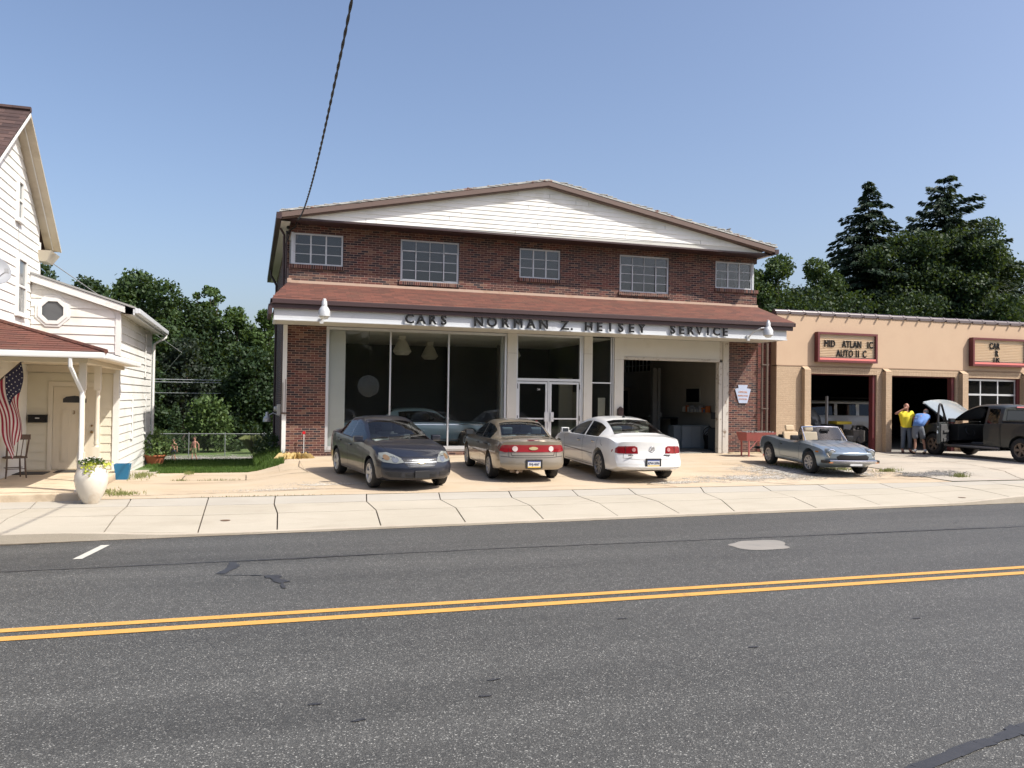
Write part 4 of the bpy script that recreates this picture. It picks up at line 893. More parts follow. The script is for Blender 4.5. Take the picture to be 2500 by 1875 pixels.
# things inside the bays
t = thing('tube_light', 'long fluorescent tube glowing under the ceiling of the middle bay', 'lamp', (23.4, 26.0, 3.3))
b = MB(); b.box(-1.3, 1.2, -.1, .1, .05, .12); b.build('housing', WHITE, t, local=True)
b = MB(); b.tube([(-1.25, 0, .02), (-.05, 0, .02)], .025, 8); b.tube([(.0, 0, .02), (1.15, 0, .02)], .025, 8); b.build('tube', emis('tube_glow', (1, .86, .6), 3.0), t, local=True)
# engine on stand
t = thing('engine_on_stand', 'greasy engine hanging on a stand in the first bay', 'engine', (21.35+.1, 25.6, .39))
ENG = mat('engine_metal', (.22, .21, .2), .4, metal=.6, var=.5, vs=18)
b = MB(); R = random.Random(5); b.box(-.25, .25, -.3, .3, .35, .75)
for k in range(26): x, y, z = R.uniform(-.28, .22), R.uniform(-.34, .2), R.uniform(.3, .85); s = R.uniform(.04, .1); b.box(x, x+s, y, y+s*1.3, z, z+s)
b.lathe([(.13, 0), (.13, .05), (.05, .06)], 16, Matrix.Translation((0, -.36, .42)) @ Matrix.Rotation(pi/2, 4, 'X')); b.build('engine', ENG, t, local=True)
b = MB(); b.box(-.3, .3, -.04, .04, 0, .06); b.box(-.04, .04, -.4, .4, 0, .06); b.box(-.04, .04, .3, .36, .06, .6); b.build('stand', BLACK, t, local=True)
t = thing('tool_cart', 'black tool cart with a yellow tray beside the engine', 'cart', (20.75, 25.9, .39))
b = MB(); b.box(-.35, .3, -.25, .25, .12, .95); b.build('cabinet', BLACK, t, local=True, bevel=.02)
b = MB(); b.box(-.05, .62, -.3, .25, .96, 1.07); b.build('tray', mat('yellow_tray', (.5, .38, .04), .5, var=.2, vs=9), t, local=True, bevel=.02)
b = MB(); b.box(-.3, -.24, -.05, .05, .95, 2.0); b.build('upright', mat('upright_steel', (.3, .3, .3), .4), t, local=True)
t = thing('cement_drum', 'battered grey dome-shaped drum standing in the first bay', 'drum', (21.0-.55, 27.2, .39))
b = MB(); b.lathe([(.45, 0), (.6, .5), (.66, .9), (.6, 1.2), (.42, 1.45), (.15, 1.6), (.01, 1.62)], 28); b.build('drum', mat('dull_steel', (.25, .26, .27), .45, metal=.4, var=.4, vs=4, grime=(.03, .03, .03), gs=2, gl=(.5, .58)), t, True, True)
t = thing('wall_clock_sign', 'small pale framed sheet on the dark rear wall of the first bay', 'sign', (21.6, 33.0, 2.6))
b = MB(); b.box(-.33, .33, 0, .03, -.2, .2); b.build('sheet', mat('pale_sheet', (.5, .5, .45), .6, var=.2, vs=20), t, local=True)

# ================================================================== WHITE HOUSE ON THE LEFT
H1 = thing('white_house', 'white lap-sided house with steep brown roof, gable and shingled front porch', 'house', (-6, 22, .28))
HX = -4.96; HFY, HBY = 17.35, 22.55; HR = (19.95, 8.05)   # gable plane x, front/back wall y, ridge
b = MB()
eav = 6.1
gp = [(HFY, .3), (HBY, .3), (HBY, eav), (HR[0], 8.05), (HFY, eav)]
siding(b, [(HFY, 2.6), (HBY-.08, 2.6), (HBY-.08, eav-.03), (HR[0], 8.03), (HFY, eav-.03)], lambda u, z, d: (HX+d, u, z), .205)
b.build('gable_siding', SID, H1)
b = MB(); b.prism(gp, lambda u, z, d: (d, u, z), -12, HX-.003); b.build('wall', SID, H1)
b = MB(); b.box(HX-.02, HX+.03, HBY-.08, HBY+.02, .3, 5.75); b.build('corner_board', WHITE, H1)
# roof of the main house
RX = HX+.34
b = MB()
sl = (8.12-5.62)/(23.25-HR[0])
def rs(y0, z0, y1, z1, x0, x1, th, m, name):
    b = MB(); b.add([(x0, y0, z0), (x1, y0, z0), (x1, y1, z1), (x0, y1, z1), (x0, y0, z0+th), (x1, y0, z0+th), (x1, y1, z1+th), (x0, y1, z1+th)], [(3,2,1,0),(4,5,6,7),(0,1,5,4),(1,2,6,5),(2,3,7,6),(3,0,4,7)]); return b.build(name, m, H1)
rs(HR[0], 8.10, 23.2, 5.66, -12, RX, .06, SHINGD, 'roof'); rs(16.75, 5.73, HR[0]-.002, 8.10, -12, RX, .06, SHINGD, 'roof')
b = MB()
for k in range(20):
    t = (k+.5)/20; y = 16.75+(HR[0]-16.75)*t; z = 5.73+(8.1-5.73)*t+.062
    b.box(-12, RX-.01, y-.005, y+.02, z-.01, z+.008)
b.build('shingle_course', SHINGD, H1)
b = MB(); b.tube([(-12, HR[0], 8.17), (RX+.01, HR[0], 8.17)], .07, 6); b.build('ridge_cap', SHINGD, H1)
# boxed rake soffit, trim and cornice return
SOF = mat('soffit_beige', (.55, .49, .38), .7, var=.05, vs=2, grime=(.40, .34, .25), gs=2)
def slab(name, y0, z0, y1, z1, x0, x1, th, m): return rs(y0, z0, y1, z1, x0, x1, th, m, name)
slab('rake_soffit', HR[0], 8.06, 23.17, 5.64, HX+.0, RX-.02, .03, SOF); slab('rake_soffit', 16.78, 5.71, HR[0]-.003, 8.06, HX, RX-.02, .03, SOF)
slab('rake_trim', HR[0], 8.04, 23.2, 5.63, RX-.02, RX+.012, .05, SOF); slab('rake_trim', 16.72, 5.66, HR[0]-.003, 8.02, RX-.02, RX+.012, .08, WHITE)
slab('rake_mould', HR[0]+.1, 7.955, 23.1, 5.66, HX+.17, HX+.19, .04, WHITE)
b = MB(); b.add([(HX, 22.35, 5.55), (HX+.30, 22.35, 5.55), (HX+.30, 23.3, 5.55), (HX, 23.3, 5.55), (HX, 22.45, 5.30), (HX+.18, 22.45, 5.30), (HX+.18, 23.1, 5.30), (HX, 23.1, 5.30)], [(0,1,2,3),(7,6,5,4),(4,5,1,0),(5,6,2,1),(6,7,3,2),(7,4,0,3)])
b.build('cornice_return', SOF, H1)
b = MB(); b.add([(-12, 22.57, 5.5), (HX+.3, 22.57, 5.5), (HX+.3, 23.28, 5.62), (-12, 23.28, 5.62)], [(0, 1, 2, 3)]); b.build('eave_soffit', SOF, H1)
# gable windows
def hwin(y0, y1, z0, z1, name='window', splitz=None):
    b = MB(); t = .075; x0, x1 = HX+.0, HX+.065
    for q in ((y0-t, y1+t, z1, z1+t+.03), (y0-t, y1+t, z0-t, z0), (y0-t, y0, z0, z1), (y1, y1+t, z0, z1)): b.box(x0, x1, q[0], q[1], q[2], q[3])
    b.box(x0, x1-.01, y0, y1, (z0+z1)/2-.025, (z0+z1)/2+.025); b.box(x0, x1+.02, y0-t-.03, y1+t+.03, z0-t-.03, z0-t)
    f = b.build(name, WHITE, H1); p = MB(); p.box(x0+.022, x0+.027, y0, y1, z0, z1); p.build('pane', mat('house_pane', (.16, .17, .17), .12), f)
hwin(20.42, 20.72, 5.95, 6.72); hwin(20.56, 21.16, 3.9, 5.05)
# --- rear addition with octagon window
AY, AX = 21.8, -3.04
b = MB(); b.prism([(HX+.02, -.8), (AX, -.8), (AX, 4.12), (HX+.02, 4.74)], lambda u, z, d: (u, d, z), AY+.002, 28.4); b.build('wall', SID, H1)
b = MB(); siding(b, [(HX+.02, 2.9), (AX-.09, 2.9), (AX-.09, 4.10), (HX+.02, 4.66)], lambda u, z, d: (u, AY-d, z), .205, .02)
siding(b, [(AY+.09, -.09), (28.35, -.09), (28.35, 4.1), (AY+.09, 4.1)], lambda u, z, d: (AX+d, u, z), .205, .022)
b.build('lap_siding', SID, H1)
b = MB(); b.box(AX-.09, AX+.03, AY-.03, AY+.002, .1, 4.1); b.box(AX, AX+.03, AY+.003, AY+.09, .1, 4.1); b.box(AX, AX+.03, 28.36, 28.4, -.1, 4.1); b.build('corner_board', WHITE, H1)
b = MB(); y0 = AY-.13
b.add([(HX+.02, y0, 4.70), (AX+.12, y0, 4.06), (AX+.12, y0, 4.22), (HX+.02, y0, 4.88), (HX+.02, AY, 4.70), (AX+.12, AY, 4.06), (AX+.12, AY, 4.22), (HX+.02, AY, 4.88)], [(0,1,2,3),(7,6,5,4),(0,4,5,1),(1,5,6,2),(2,6,7,3),(3,7,4,0)])
b.build('fascia', WHITE, H1)
b = MB(); b.add([(HX+.02, y0-.02, 4.885), (AX+.35, y0-.02, 4.165), (AX+.35, 28.9, 4.165), (HX+.02, 28.9, 4.885), (HX+.02, y0-.02, 4.93), (AX+.35, y0-.02, 4.21), (AX+.35, 28.9, 4.21), (HX+.02, 28.9, 4.93)], [(3,2,1,0),(4,5,6,7),(0,1,5,4),(1,2,6,5),(2,3,7,6),(3,0,4,7)])
b.build('roof', mat('grey_roof', (.3, .3, .29), .8, var=.2), H1)
b = MB(); b.add([(AX, AY-.1, 4.04), (AX+.33, AY-.1, 4.02), (AX+.33, 28.8, 4.02), (AX, 28.8, 4.04)], [(0, 1, 2, 3)]); b.build('eave_soffit', OFFW, H1)
b = MB(); b.box(AX+.34, AX+.46, AY-.14, 28.95, 4.05, 4.17); b.box(AX+.30, AX+.339, AY-.14, 28.9, 4.0, 4.16); b.build('gutter', FASCIA, H1, bevel=.015)
b = MB(); b.tube([(AX+.4, 28.7, 4.05), (AX+.4, 28.7, 3.95), (AX+.08, 28.45, 3.7), (AX+.08, 28.45, .0)], .045, 8); b.build('downspout', WHITE, H1, smooth=True)
# octagon window
b = MB(); c = (-4.48, 4.04)
def octo(r0, r1, y0, y1, mb):
    vs = []; n = 8
    for r in (r0, r1):
        for y in (y0, y1):
            for k in range(n): a = pi/8+2*pi*k/n; vs.append((c[0]+r*cos(a), y, c[1]+r*sin(a)))
    fs = []
    for k in range(n):
        k2 = (k+1) % n; fs += [(k, k2, 16+k2, 16+k), (8+k, 24+k, 24+k2, 8+k2), (16+k, 16+k2, 24+k2, 24+k), (k, 8+k, 8+k2, k2)]
    mb.add(vs, fs)
octo(.245, .335, AY-.05, AY+.0, b); octo(.325, .40, AY-.03, AY+.0, b); f = b.build('octagon_window', WHITE, H1)
p = MB(); p.lathe([(.001, 0), (.25, 0)], 8, Matrix.Translation((c[0], AY-.022, c[1])) @ Matrix.Rotation(pi/2, 4, 'X') @ Matrix.Rotation(pi/8, 4, 'Z'), cap=False); p.build('pane', mat('octagon_pane', (.09, .095, .10), .08), f)
# strips of old trim left on the side wall
b = MB()
for y, z0, z1 in ((24.2, 1.0, 2.12), (27.1, 1.0, 2.1), (26.8, 2.7, 3.9)): b.box(AX+.02, AX+.045, y-.06, y+.06, z0, z1); b.box(AX+.02, AX+.06, y-.2, y+.1, z0-.08, z0-.01)
b.build('shutter_strip', WHITE, H1)
# --- porch: slab, lower wall, door, posts, roof
PFL = mat('porch_slab_paint', (.56, .46, .33), .8, var=.08, vs=3, grime=(.35, .27, .18), gs=2)
b = MB(); b.box(-12, -2.93, 16.66, AY, .05, .30); b.build('porch_floor', PFL, H1, bevel=.015)
b = MB(); b.box(-12, -2.925, 16.95, 16.975, .301, .304); b.build('floor_joint', JOINT, H1)
b = MB(); siding(b, [(-5.02, .32), (AX-.1, .32), (AX-.1, 2.62), (-5.02, 2.62)], lambda u, z, d: (u, AY-.04-d, z), .205, .016)
b.box(-5.05, AX-.005, AY-.04, AY+.0, .301, 2.75)
b.build('porch_siding', mat('cream_siding', (.66, .62, .50), .6, var=.04, vs=1.5), H1)
b = MB(); b.box(AX-.10, AX+.031, AY-.075, AY-.041, .301, 2.75); b.build('corner_board', WHITE, H1)
b = MB(); b.box(-4.52, -4.42, AY-.075, AY-.041, .301, 2.32); b.box(-3.50, -3.40, AY-.075, AY-.041, .301, 2.32); b.box(-4.52, -3.40, AY-.08, AY-.041, 2.27, 2.38); b.build('door_casing', mat('casing_cream', (.66, .61, .5), .55), H1)
b = MB(); b.box(-4.41, -3.51, AY-.062, AY-.041, .33, 2.26)
DRM = mat('door_cream', (.62, .56, .44), .5)
for x0, x1, z0, z1 in ((-4.25, -4.03, .5, 1.05), (-3.9, -3.68, .5, 1.05), (-4.25, -4.03, 1.2, 1.74), (-3.9, -3.68, 1.2, 1.74)):
    b.box(x0, x1, AY-.07, AY-.0625, z0, z1)
    b.box(x0+.03, x1-.03, AY-.078, AY-.0705, z0+.03, z1-.03)
d = b.build('front_door', DRM, H1)
b = MB(); b.prism([(-4.24, 1.86), (-3.68, 1.86), (-3.68, 2.0), (-3.76, 2.06), (-3.96, 2.09), (-4.16, 2.06), (-4.24, 2.0)], lambda u, z, dd: (u, dd, z), AY-.074, AY-.063); b.build('fanlight', DRM, d)
b = MB(); b.prism([(-4.21, 1.89), (-3.71, 1.89), (-3.71, 1.98), (-3.78, 2.03), (-3.96, 2.055), (-4.14, 2.03), (-4.21, 1.98)], lambda u, z, dd: (u, dd, z), AY-.08, AY-.0745); b.build('pane', MATS['dark_pane'], d)
b = MB(); b.ball((-3.58, AY-.1, 1.2), .035); b.ball((-3.58, AY-.09, 1.35), .025); b.build('door_knob', mat('old_brass', (.25, .17, .08), .35, metal=.8), d, smooth=True)
text('number', '3', .12, MATS['old_brass'], d, FY(-3.97, AY-.07, 1.62), .004, .002, 'CENTER')
# turned posts
def post(x, y, label=None):
    b = MB(); T = Matrix.Translation((x, y, 0))
    b.box(x-.06, x+.06, y-.06, y+.06, .3, 1.02); b.lathe([(.055, 1.02), (.04, 1.05), (.055, 1.1), (.038, 1.14), (.05, 1.2), (.05, 1.4), (.045, 2.0), (.055, 2.05), (.04, 2.1), (.055, 2.14), (.055, 2.18)], 14, T, False); b.box(x-.06, x+.06, y-.06, y+.06, 2.18, 2.68)
    return b.build('porch_post', mat('post_cream', (.62, .56, .45), .6), H1, smooth=True)
post(-2.99, 17.1); post(-3.0, 18.75); post(-7.2, 17.1)
b = MB(); b.tube([(-3.12, 16.62, 2.80), (-3.12, 16.64, 2.6), (-2.98, 16.98, 2.14), (-2.98, 17.0, .38), (-3.02, 16.85, .32)], .038, 6); b.build('porch_downspout', WHITE, H1)
b = MB(); b.box(-12, -2.90, 17.0, 17.2, 2.68, 2.76); b.box(-3.1, -2.9, 17.201, AY-.08, 2.68, 2.76); b.box(-5.02, -3.1, AY-.2, AY-.08, 2.6, 2.76); b.build('porch_beam', MATS['post_cream'], H1)
b = MB(); b.box(-12, -2.6, 16.72, AY-.08, 2.765, 2.785); b.build('porch_ceiling', mat('porch_ceiling_cream', (.62, .55, .43), .6), H1)
b = MB(); b.box(-12, -2.55, 16.58, 16.70, 2.755, 2.865); b.box(-2.64, -2.52, 16.705, 21.6, 2.755, 2.86); b.build('porch_gutter', WHITE, H1, bevel=.02)
PR = .285
b = MB(); ex, ey, ez = -2.53, 16.6, 2.875
pk = 2.3
b.add([(-12, ey, ez), (ex, ey, ez), (ex-pk, ey+pk, ez+PR*pk), (-12, ey+pk, ez+PR*pk)], [(0, 1, 2, 3)])
b.add([(ex, ey, ez), (ex, AY-.03, ez), (HX-.0, AY-.03, ez+PR*(ex-HX)), (ex-pk, ey+pk, ez+PR*pk)], [(0, 1, 2, 3)])
b.add([(-12, ey, ez-.02), (ex, ey, ez-.02), (ex, AY-.03, ez-.02), (-12, AY-.03, ez-.02)], [(0, 1, 2, 3)])
b.build('porch_roof', SHING, H1)
b = MB(); b.tube([(ex, ey, ez+.01), (ex-pk, ey+pk, ez+PR*pk+.01)], .045, 6)
for k in range(1, 14):
    t = k*.17; b.box(-12, ex-t, ey+t-.004, ey+t+.012, ez+PR*t-.004, ez+PR*t+.012)
b.build('shingle_course', SHING, H1)
# stone-look knee wall behind the chair and white box
b = MB(); b.box(-12, -5.06, AY-1.4, AY-1.2, .301, 1.15); b.box(-12, -5.06, AY-1.19, AY, .3, 2.76); b.build('porch_side_wall', mat('stone_grey', (.42, .39, .34), .9, var=.35, vs=5, bump=.5, bs=8), H1)
b = MB(); b.box(-5.3, -4.98, AY-1.45, AY-1.1, .302, .95); tag(b.build('white_bin', WHITE, bevel=.01), 'white box standing behind the wooden porch chair', 'box')
# satellite dish
t = thing('satellite_dish', 'grey satellite dish on the front of the white house', 'dish', (-4.72, 17.9, 4.1))
T = Matrix.Rotation(radians(-52), 4, 'Z') @ Matrix.Rotation(radians(68), 4, 'Y')
b = MB(); b.lathe([(.01, .0), (.1, .01), (.2, .035), (.29, .08), (.3, .085), (.29, .09), (.2, .047), (.01, .012)], 28, Matrix.Translation((0, 0, .3)) @ T, False); b.build('dish', mat('dish_grey', (.25, .26, .28), .5), t, True, True)
b = MB(); b.tube([(.08, -.03, .3), (-.03, .1, .05), (-.2, .05, -.08)], .022, 8); b.build('mast', mat('mast_grey', (.4, .4, .4), .5), t, local=True)
b = MB(); b.tube([(0, 0, .1), (.3, -.28, .28)], .01, 6); b.box(.28, .34, -.32, -.24, .25, .33); b.build('feed_arm', MATS['mast_grey'], t, local=True)
b = MB(); b.tube([(HX+.02, 20.57, 5.85), (HX+.03, 20.62, 5.3), (HX+.04, 20.75, 4.3), (HX+.04, 20.9, 3.6)], .006, 5); b.build('wall_cable', mat('cable_grey', (.35, .35, .34), .6), H1)
# black wall letterbox, flag, chair, mats, pots
t = thing('letterbox', 'black wall letterbox beside the cream front door', 'mailbox', (-4.72, AY-.14, 1.42))
b = MB(); b.box(-.2, .2, 0, .085, 0, .155); b.build('box', BLACK, t, local=True, bevel=.008)
b = MB(); b.box(-.205, .205, -.01, .08, .156, .18); b.build('lid', BLACK, t, local=True)
b = MB(); b.box(-.05, .04, -.004, 0, .09, .115); b.build('badge', ALU, t, local=True)
# flag: cloth draped from a slanted pole
t = thing('flag_on_pole', 'stars and stripes flag hanging from a slanted dark pole on the porch', 'flag', (-4.50, 19.0, 2.7))
b = MB(); b.tube([(.05, .08, .06), (-.42, -.3, -.52)], .014, 8); b.ball((.05, .08, .06), .03); b.build('pole', mat('pole_dark', (.06, .05, .04), .6), t, True, True)
def flagmat():
    m, nt, b = _new('flag_cloth'); uv = N(nt, 'ShaderNodeUVMap'); s = N(nt, 'ShaderNodeSeparateXYZ'); nt.links.new(uv.outputs[0], s.inputs[0])
    w = N(nt, 'ShaderNodeMath', operation='MULTIPLY'); nt.links.new(s.outputs[0], w.inputs[0]); w.inputs[1].default_value = 6.5
    f = N(nt, 'ShaderNodeMath', operation='FRACT'); nt.links.new(w.outputs[0], f.inputs[0])
    c = ramp(nt, f.outputs[0], [(0, lin(150, 40, 62)), (.5, lin(225, 215, 215))], 'CONSTANT'); nt.links.new(c, b.inputs['Base Color']); b.inputs['Roughness'].default_value = .8
    tr = N(nt, 'ShaderNodeBsdfTranslucent'); nt.links.new(c, tr.inputs[0]); mx = N(nt, 'ShaderNodeMixShader'); mx.inputs[0].default_value = .3
    nt.links.new(b.outputs[0], mx.inputs[1]); nt.links.new(tr.outputs[0], mx.inputs[2]); nt.links.new(mx.outputs[0], nt.nodes['Material Output'].inputs[0]); return m
FLAGM = flagmat()
# u across the hoist (stripes run down the drop), v down the fly; hoist edge lies along the pole
def flagpt(u, v, off=0):
    hx, hy, hz = .03-.44*u, .06-.34*u, .03-.53*u
    L = 1.42*v
    x = hx+(.02+.36*u)*v*.9+.035*sin(v*9+u*5); y = hy-.02+.05*sin(v*7+u*11)+(.18*u)*v+off; z = hz-L*(.98+.1*(1-u))-.05*u*v
    return (x, y, z)
NU, NV = 26, 36
def flagpiece(name, u0, u1, v0, v1, m, nu, nv, off=0):
    vs = []; uvs = []
    for i in range(nu+1):
        for j in range(nv+1):
            u = u0+(u1-u0)*i/nu; v = v0+(v1-v0)*j/nv; vs.append(flagpt(u, v, off)); uvs.append((u*.999, v))
    fs = [(i*(nv+1)+j, (i+1)*(nv+1)+j, (i+1)*(nv+1)+j+1, i*(nv+1)+j+1) for i in range(nu) for j in range(nv)]
    me = bpy.data.meshes.new(name); me.from_pydata(vs, [], fs); me.materials.append(m); l = me.uv_layers.new(name='UVMap')
    for p in me.polygons:
        for li, vi in zip(p.loop_indices, p.vertices): l.data[li].uv = uvs[vi]
    fin(me); return link(name, me, t, True)
flagpiece('cloth', 0, 1, 0, 1, FLAGM, NU, NV)
flagpiece('canton', -.01, .54, -.01, .40, mat('flag_navy', lin(34, 36, 66), .85), 12, 12, -.006)
b = MB()
for i in range(6):
    for j in range(5):
        u, v = .05+.088*i, .035+.078*j
        px, py, pz = flagpt(u, v, -.011)
        b.add([(px+.018*(1 if k % 2 == 0 else .4)*sin(k*pi/5), py-.001, pz+.018*(1 if k % 2 == 0 else .4)*cos(k*pi/5)) for k in range(10)], [tuple(range(10))])
b.build('star', mat('flag_white', (.7, .7, .7), .8), t, local=True)
# wooden chair
t = thing('wooden_chair', 'old dark wooden spindle-back chair on the porch', 'chair', (-4.78, 19.95, .30), radians(-150))
WD = mat('dark_wood', (.10, .065, .045), .6, var=.3, vs=12)
b = MB(); b.box(-.21, .21, -.2, .21, .42, .455); b.build('seat', WD, t, local=True, bevel=.012)
for x, y in ((-.17, -.16), (.17, -.16), (-.17, .17), (.17, .17)):
    b = MB(); b.tube([(x*1.15, y*1.15, 0), (x*1.05, y*1.05, .2), (x, y, .42)], [.014, .02, .015], 8); b.build('leg', WD, t, True, True)
b = MB()
for k in range(5): x = -.17+.085*k; b.tube([(x, .18, .45), (x*1.15, .29, .86)], .009, 6)
b.tube([(-.19, .18, .45), (-.21, .3, .9)], .014, 8); b.tube([(.19, .18, .45), (.21, .3, .9)], .014, 8); b.box(-.23, .23, .275, .3, .82, .93); b.build('backrest', WD, t, local=True)
b = MB(); b.tube([(-.18, -.17, .2), (.18, -.17, .2)], .009, 6); b.tube([(-.18, .18, .2), (.18, .18, .2)], .009, 6); b.tube([(-.18, 0, .22), (.18, 0, .22)], .009, 6); b.build('stretcher', WD, t, local=True)
MATD = mat('doormat_dark', (.03, .028, .026), .95, var=.4, vs=30)
b = MB(); b.box(-5.0, -4.35, 20.6, 21.3, .302, .315); tag(b.build('doormat', MATD), 'dark doormat behind the wooden chair on the porch', 'doormat')
b = MB(); b.box(-4.25, -3.6, 21.05, 21.6, .302, .315); tag(b.build('doormat', MATD), 'dark doormat in front of the cream front door', 'doormat')
# big urn with flowers
t = thing('flower_urn', 'big cream glazed urn with flowers at the corner of the porch', 'planter', (-2.68, 16.32, .165))
UR = mat('urn_glaze', (.66, .61, .52), .35, var=.07, vs=3, grime=(.5, .4, .28), gs=3)
b = MB(); b.lathe([(.125, 0), (.135, .02), (.19, .12), (.25, .27), (.275, .40), (.27, .50), (.235, .60), (.205, .64), (.215, .66), (.215, .685), (.185, .69), (.18, .64), (.01, .62)], 36, None, True); b.build('urn', UR, t, True, True)
R = random.Random(12); b = MB()
def leafq(b, p, s, R):
    a = R.uniform(0, 6.28); e = R.uniform(-.6, 1.2); d = Vector((cos(a)*cos(e), sin(a)*cos(e), sin(e)))*s; n = d.cross(Vector((R.uniform(-1, 1), R.uniform(-1, 1), R.uniform(.2, 1)))).normalized()*s*.4
    p = Vector(p); b.add([p, p+d*.5+n, p+d, p+d*.5-n], [(0, 1, 2, 3)])
for k in range(420): a = R.uniform(0, 6.28); r = R.uniform(0, .22)**1; leafq(b, (r*cos(a), r*sin(a), .68+R.uniform(0, .12)*(1-r*2)), .05, R)
b.build('foliage', leafmat('urn_leaf', lin(50, 75, 35), lin(90, 110, 50)), t, local=True)
b = MB()
for k in range(150): a = R.uniform(-.8, 1.2)-pi/2; r = R.uniform(.1, .26); leafq(b, (r*cos(a)*.6, r*sin(a)-.02, .70-max(0, r-.18)*3.2*R.random()), .055, R)
for k in range(50): leafq(b, (.2+R.uniform(-.05, .14), -.05+R.uniform(-.1, .1), .68+R.uniform(-.03, .04)), .05, R)
b.build('trailing_leaves', leafmat('lime_leaf', lin(190, 195, 60), lin(220, 225, 110), .35), t, local=True)
b = MB()
for k in range(95):
    a = R.uniform(0, 6.28); r = R.uniform(.02, .23); c0 = Vector((r*cos(a), r*sin(a), .76+R.uniform(-.03, .07)-r*.15))
    for q in range(5): an = q*1.257+R.random(); b.add([c0, c0+Vector((cos(an)*.018, sin(an)*.018, .01)), c0+Vector((cos(an+.7)*.02, sin(an+.7)*.02, .004))], [(0, 1, 2)])
b.build('blossom', mat('petal_white', (.75, .7, .66), .7), t, local=True)
t = thing('blue_planter', 'square tapered blue planter against the white house wall', 'planter', (-2.80, 21.0, lawn_z(-2.8, 21)))
BLU = mat('blue_plastic', lin(30, 105, 145), .4, var=.08, vs=3)
b = MB(); b.add([(-.12, -.12, 0), (.12, -.12, 0), (.12, .12, 0), (-.12, .12, 0), (-.17, -.17, .36), (.17, -.17, .36), (.17, .17, .36), (-.17, .17, .36), (-.15, -.15, .36), (.15, -.15, .36), (.15, .15, .36), (-.15, .15, .36), (-.12, -.12, .1), (.12, -.12, .1), (.12, .12, .1), (-.12, .12, .1)],
  [(3,2,1,0),(0,1,5,4),(1,2,6,5),(2,3,7,6),(3,0,4,7),(4,5,9,8),(5,6,10,9),(6,7,11,10),(7,4,8,11),(8,9,13,12),(9,10,14,13),(10,11,15,14),(11,8,12,15),(12,13,14,15)]); b.build('pot', BLU, t, local=True)
b = MB(); b.box(-.13, .13, -.13, .13, .11, .3); b.build('soil', mat('soil_dark', (.05, .035, .02), .95), t, local=True)
# picket fence, terracotta tub, bushes at the back corner
t = thing('picket_fence', 'short white picket fence with a dipping top behind the white house', 'fence', (-3.3, 31, -.3))
for k, (y, h) in enumerate(((29.3, 1.35), (30.4, 1.35), (31.4, 1.1), (32.5, 1.05), (33.5, .95), (34.4, .85))):
    g = lawn_z(-3.3, y)-(-.3)
    b = MB(); b.box(-.05, .05, y-31-.08, y-31+.08, g-.05, g+h-.12); b.lathe([(.09, 0), (.09, .03), (.05, .05), (.07, .1), (.05, .16), (.005, .22)], 10, Matrix.Translation((0, y-31, g+h-.12))); b.build('picket', WHITE, t, local=True)
b = MB()
for k in range(14): y = 29.4+k*.38; g = lawn_z(-3.3, y)+.3; b.box(-.02, .02, y-31-.07, y-31+.07, g, g+.95-.03*abs(k % 5-2))
b.box(.021, .05, -1.6, 3.4, -.1, 0); b.build('panel', WHITE, t, local=True)
t = thing('terracotta_tub', 'wide terracotta tub with leafy plants beside the picket fence', 'planter', (-2.75, 27.3, lawn_z(-2.75, 27.3)))
b = MB(); b.lathe([(.2, 0), (.3, .26), (.33, .27), (.33, .31), (.28, .31), (.01, .27)], 20); b.build('tub', MATS['terracotta'], t, True, True)
b = MB()
for k in range(900): a = R.uniform(0, 6.28); r = R.uniform(0, .6); leafq(b, (r*cos(a), r*sin(a), .3+R.uniform(0, .75)*(1-r*.8)), .09, R)
b.build('foliage', leafmat('tub_leaf', lin(60, 85, 45), lin(120, 140, 85)), t, local=True)
# ================================================================== VEHICLES
def pch(pts, x):
    """monotone cubic through control points (any order of x)"""
    P = sorted(pts); xs = [p[0] for p in P]; ys = [p[1] for p in P]; n = len(xs)
    if x <= xs[0]: return ys[0]
    if x >= xs[-1]: return ys[-1]
    h = [xs[i+1]-xs[i] for i in range(n-1)]; d = [(ys[i+1]-ys[i])/h[i] for i in range(n-1)]
    m = [d[0]]+[0 if d[i-1]*d[i] <= 0 else 3*(h[i-1]+h[i])/((2*h[i]+h[i-1])/d[i-1]+(h[i]+2*h[i-1])/d[i]) for i in range(1, n-1)]+[d[-1]]
    i = max(k for k in range(n-1) if xs[k] <= x); t = (x-xs[i])/h[i]
    return ys[i]*(1+2*t)*(1-t)**2+h[i]*m[i]*t*(1-t)**2+ys[i+1]*t*t*(3-2*t)+h[i]*m[i+1]*t*t*(t-1)
def paint(name, col, metal=.35, rough=.32, flake=.06):
    return mat(name, col, rough, metal=metal, coat=1.0, var=flake, vs=1.5)
TYRE = mat('tyre_rubber', (.018, .018, .018), .75, bump=.3, bs=60)
PLAST = mat('black_plastic', (.014, .014, .015), .5)
CHROME = mat('chrome', (.75, .75, .76), .12, metal=1.0)
LAMPC = mat('headlamp_clear', (.19, .20, .185), .14, metal=.1, coat=.6)
LAMPR = mat('tail_red', (.22, .008, .014), .15, coat=.7)
LAMPW = mat('reverse_lamp', (.62, .52, .5), .2, coat=1)
AMB = mat('amber_lens', (.55, .2, .04), .2, coat=1)
CARGL = glass('car_glass', (.50, .56, .55), 1.1, 0, .006)
CARGLD = glass('car_glass_dark', (.28, .31, .32), 1.1, 0, .006)
SEAM = mat('panel_gap', (.012, .012, .012), .8)
TRIMG = mat('seat_grey', (.16, .16, .17), .85, var=.1)
SEATB = mat('seat_tan', (.50, .38, .24), .7)
ROWS = 13
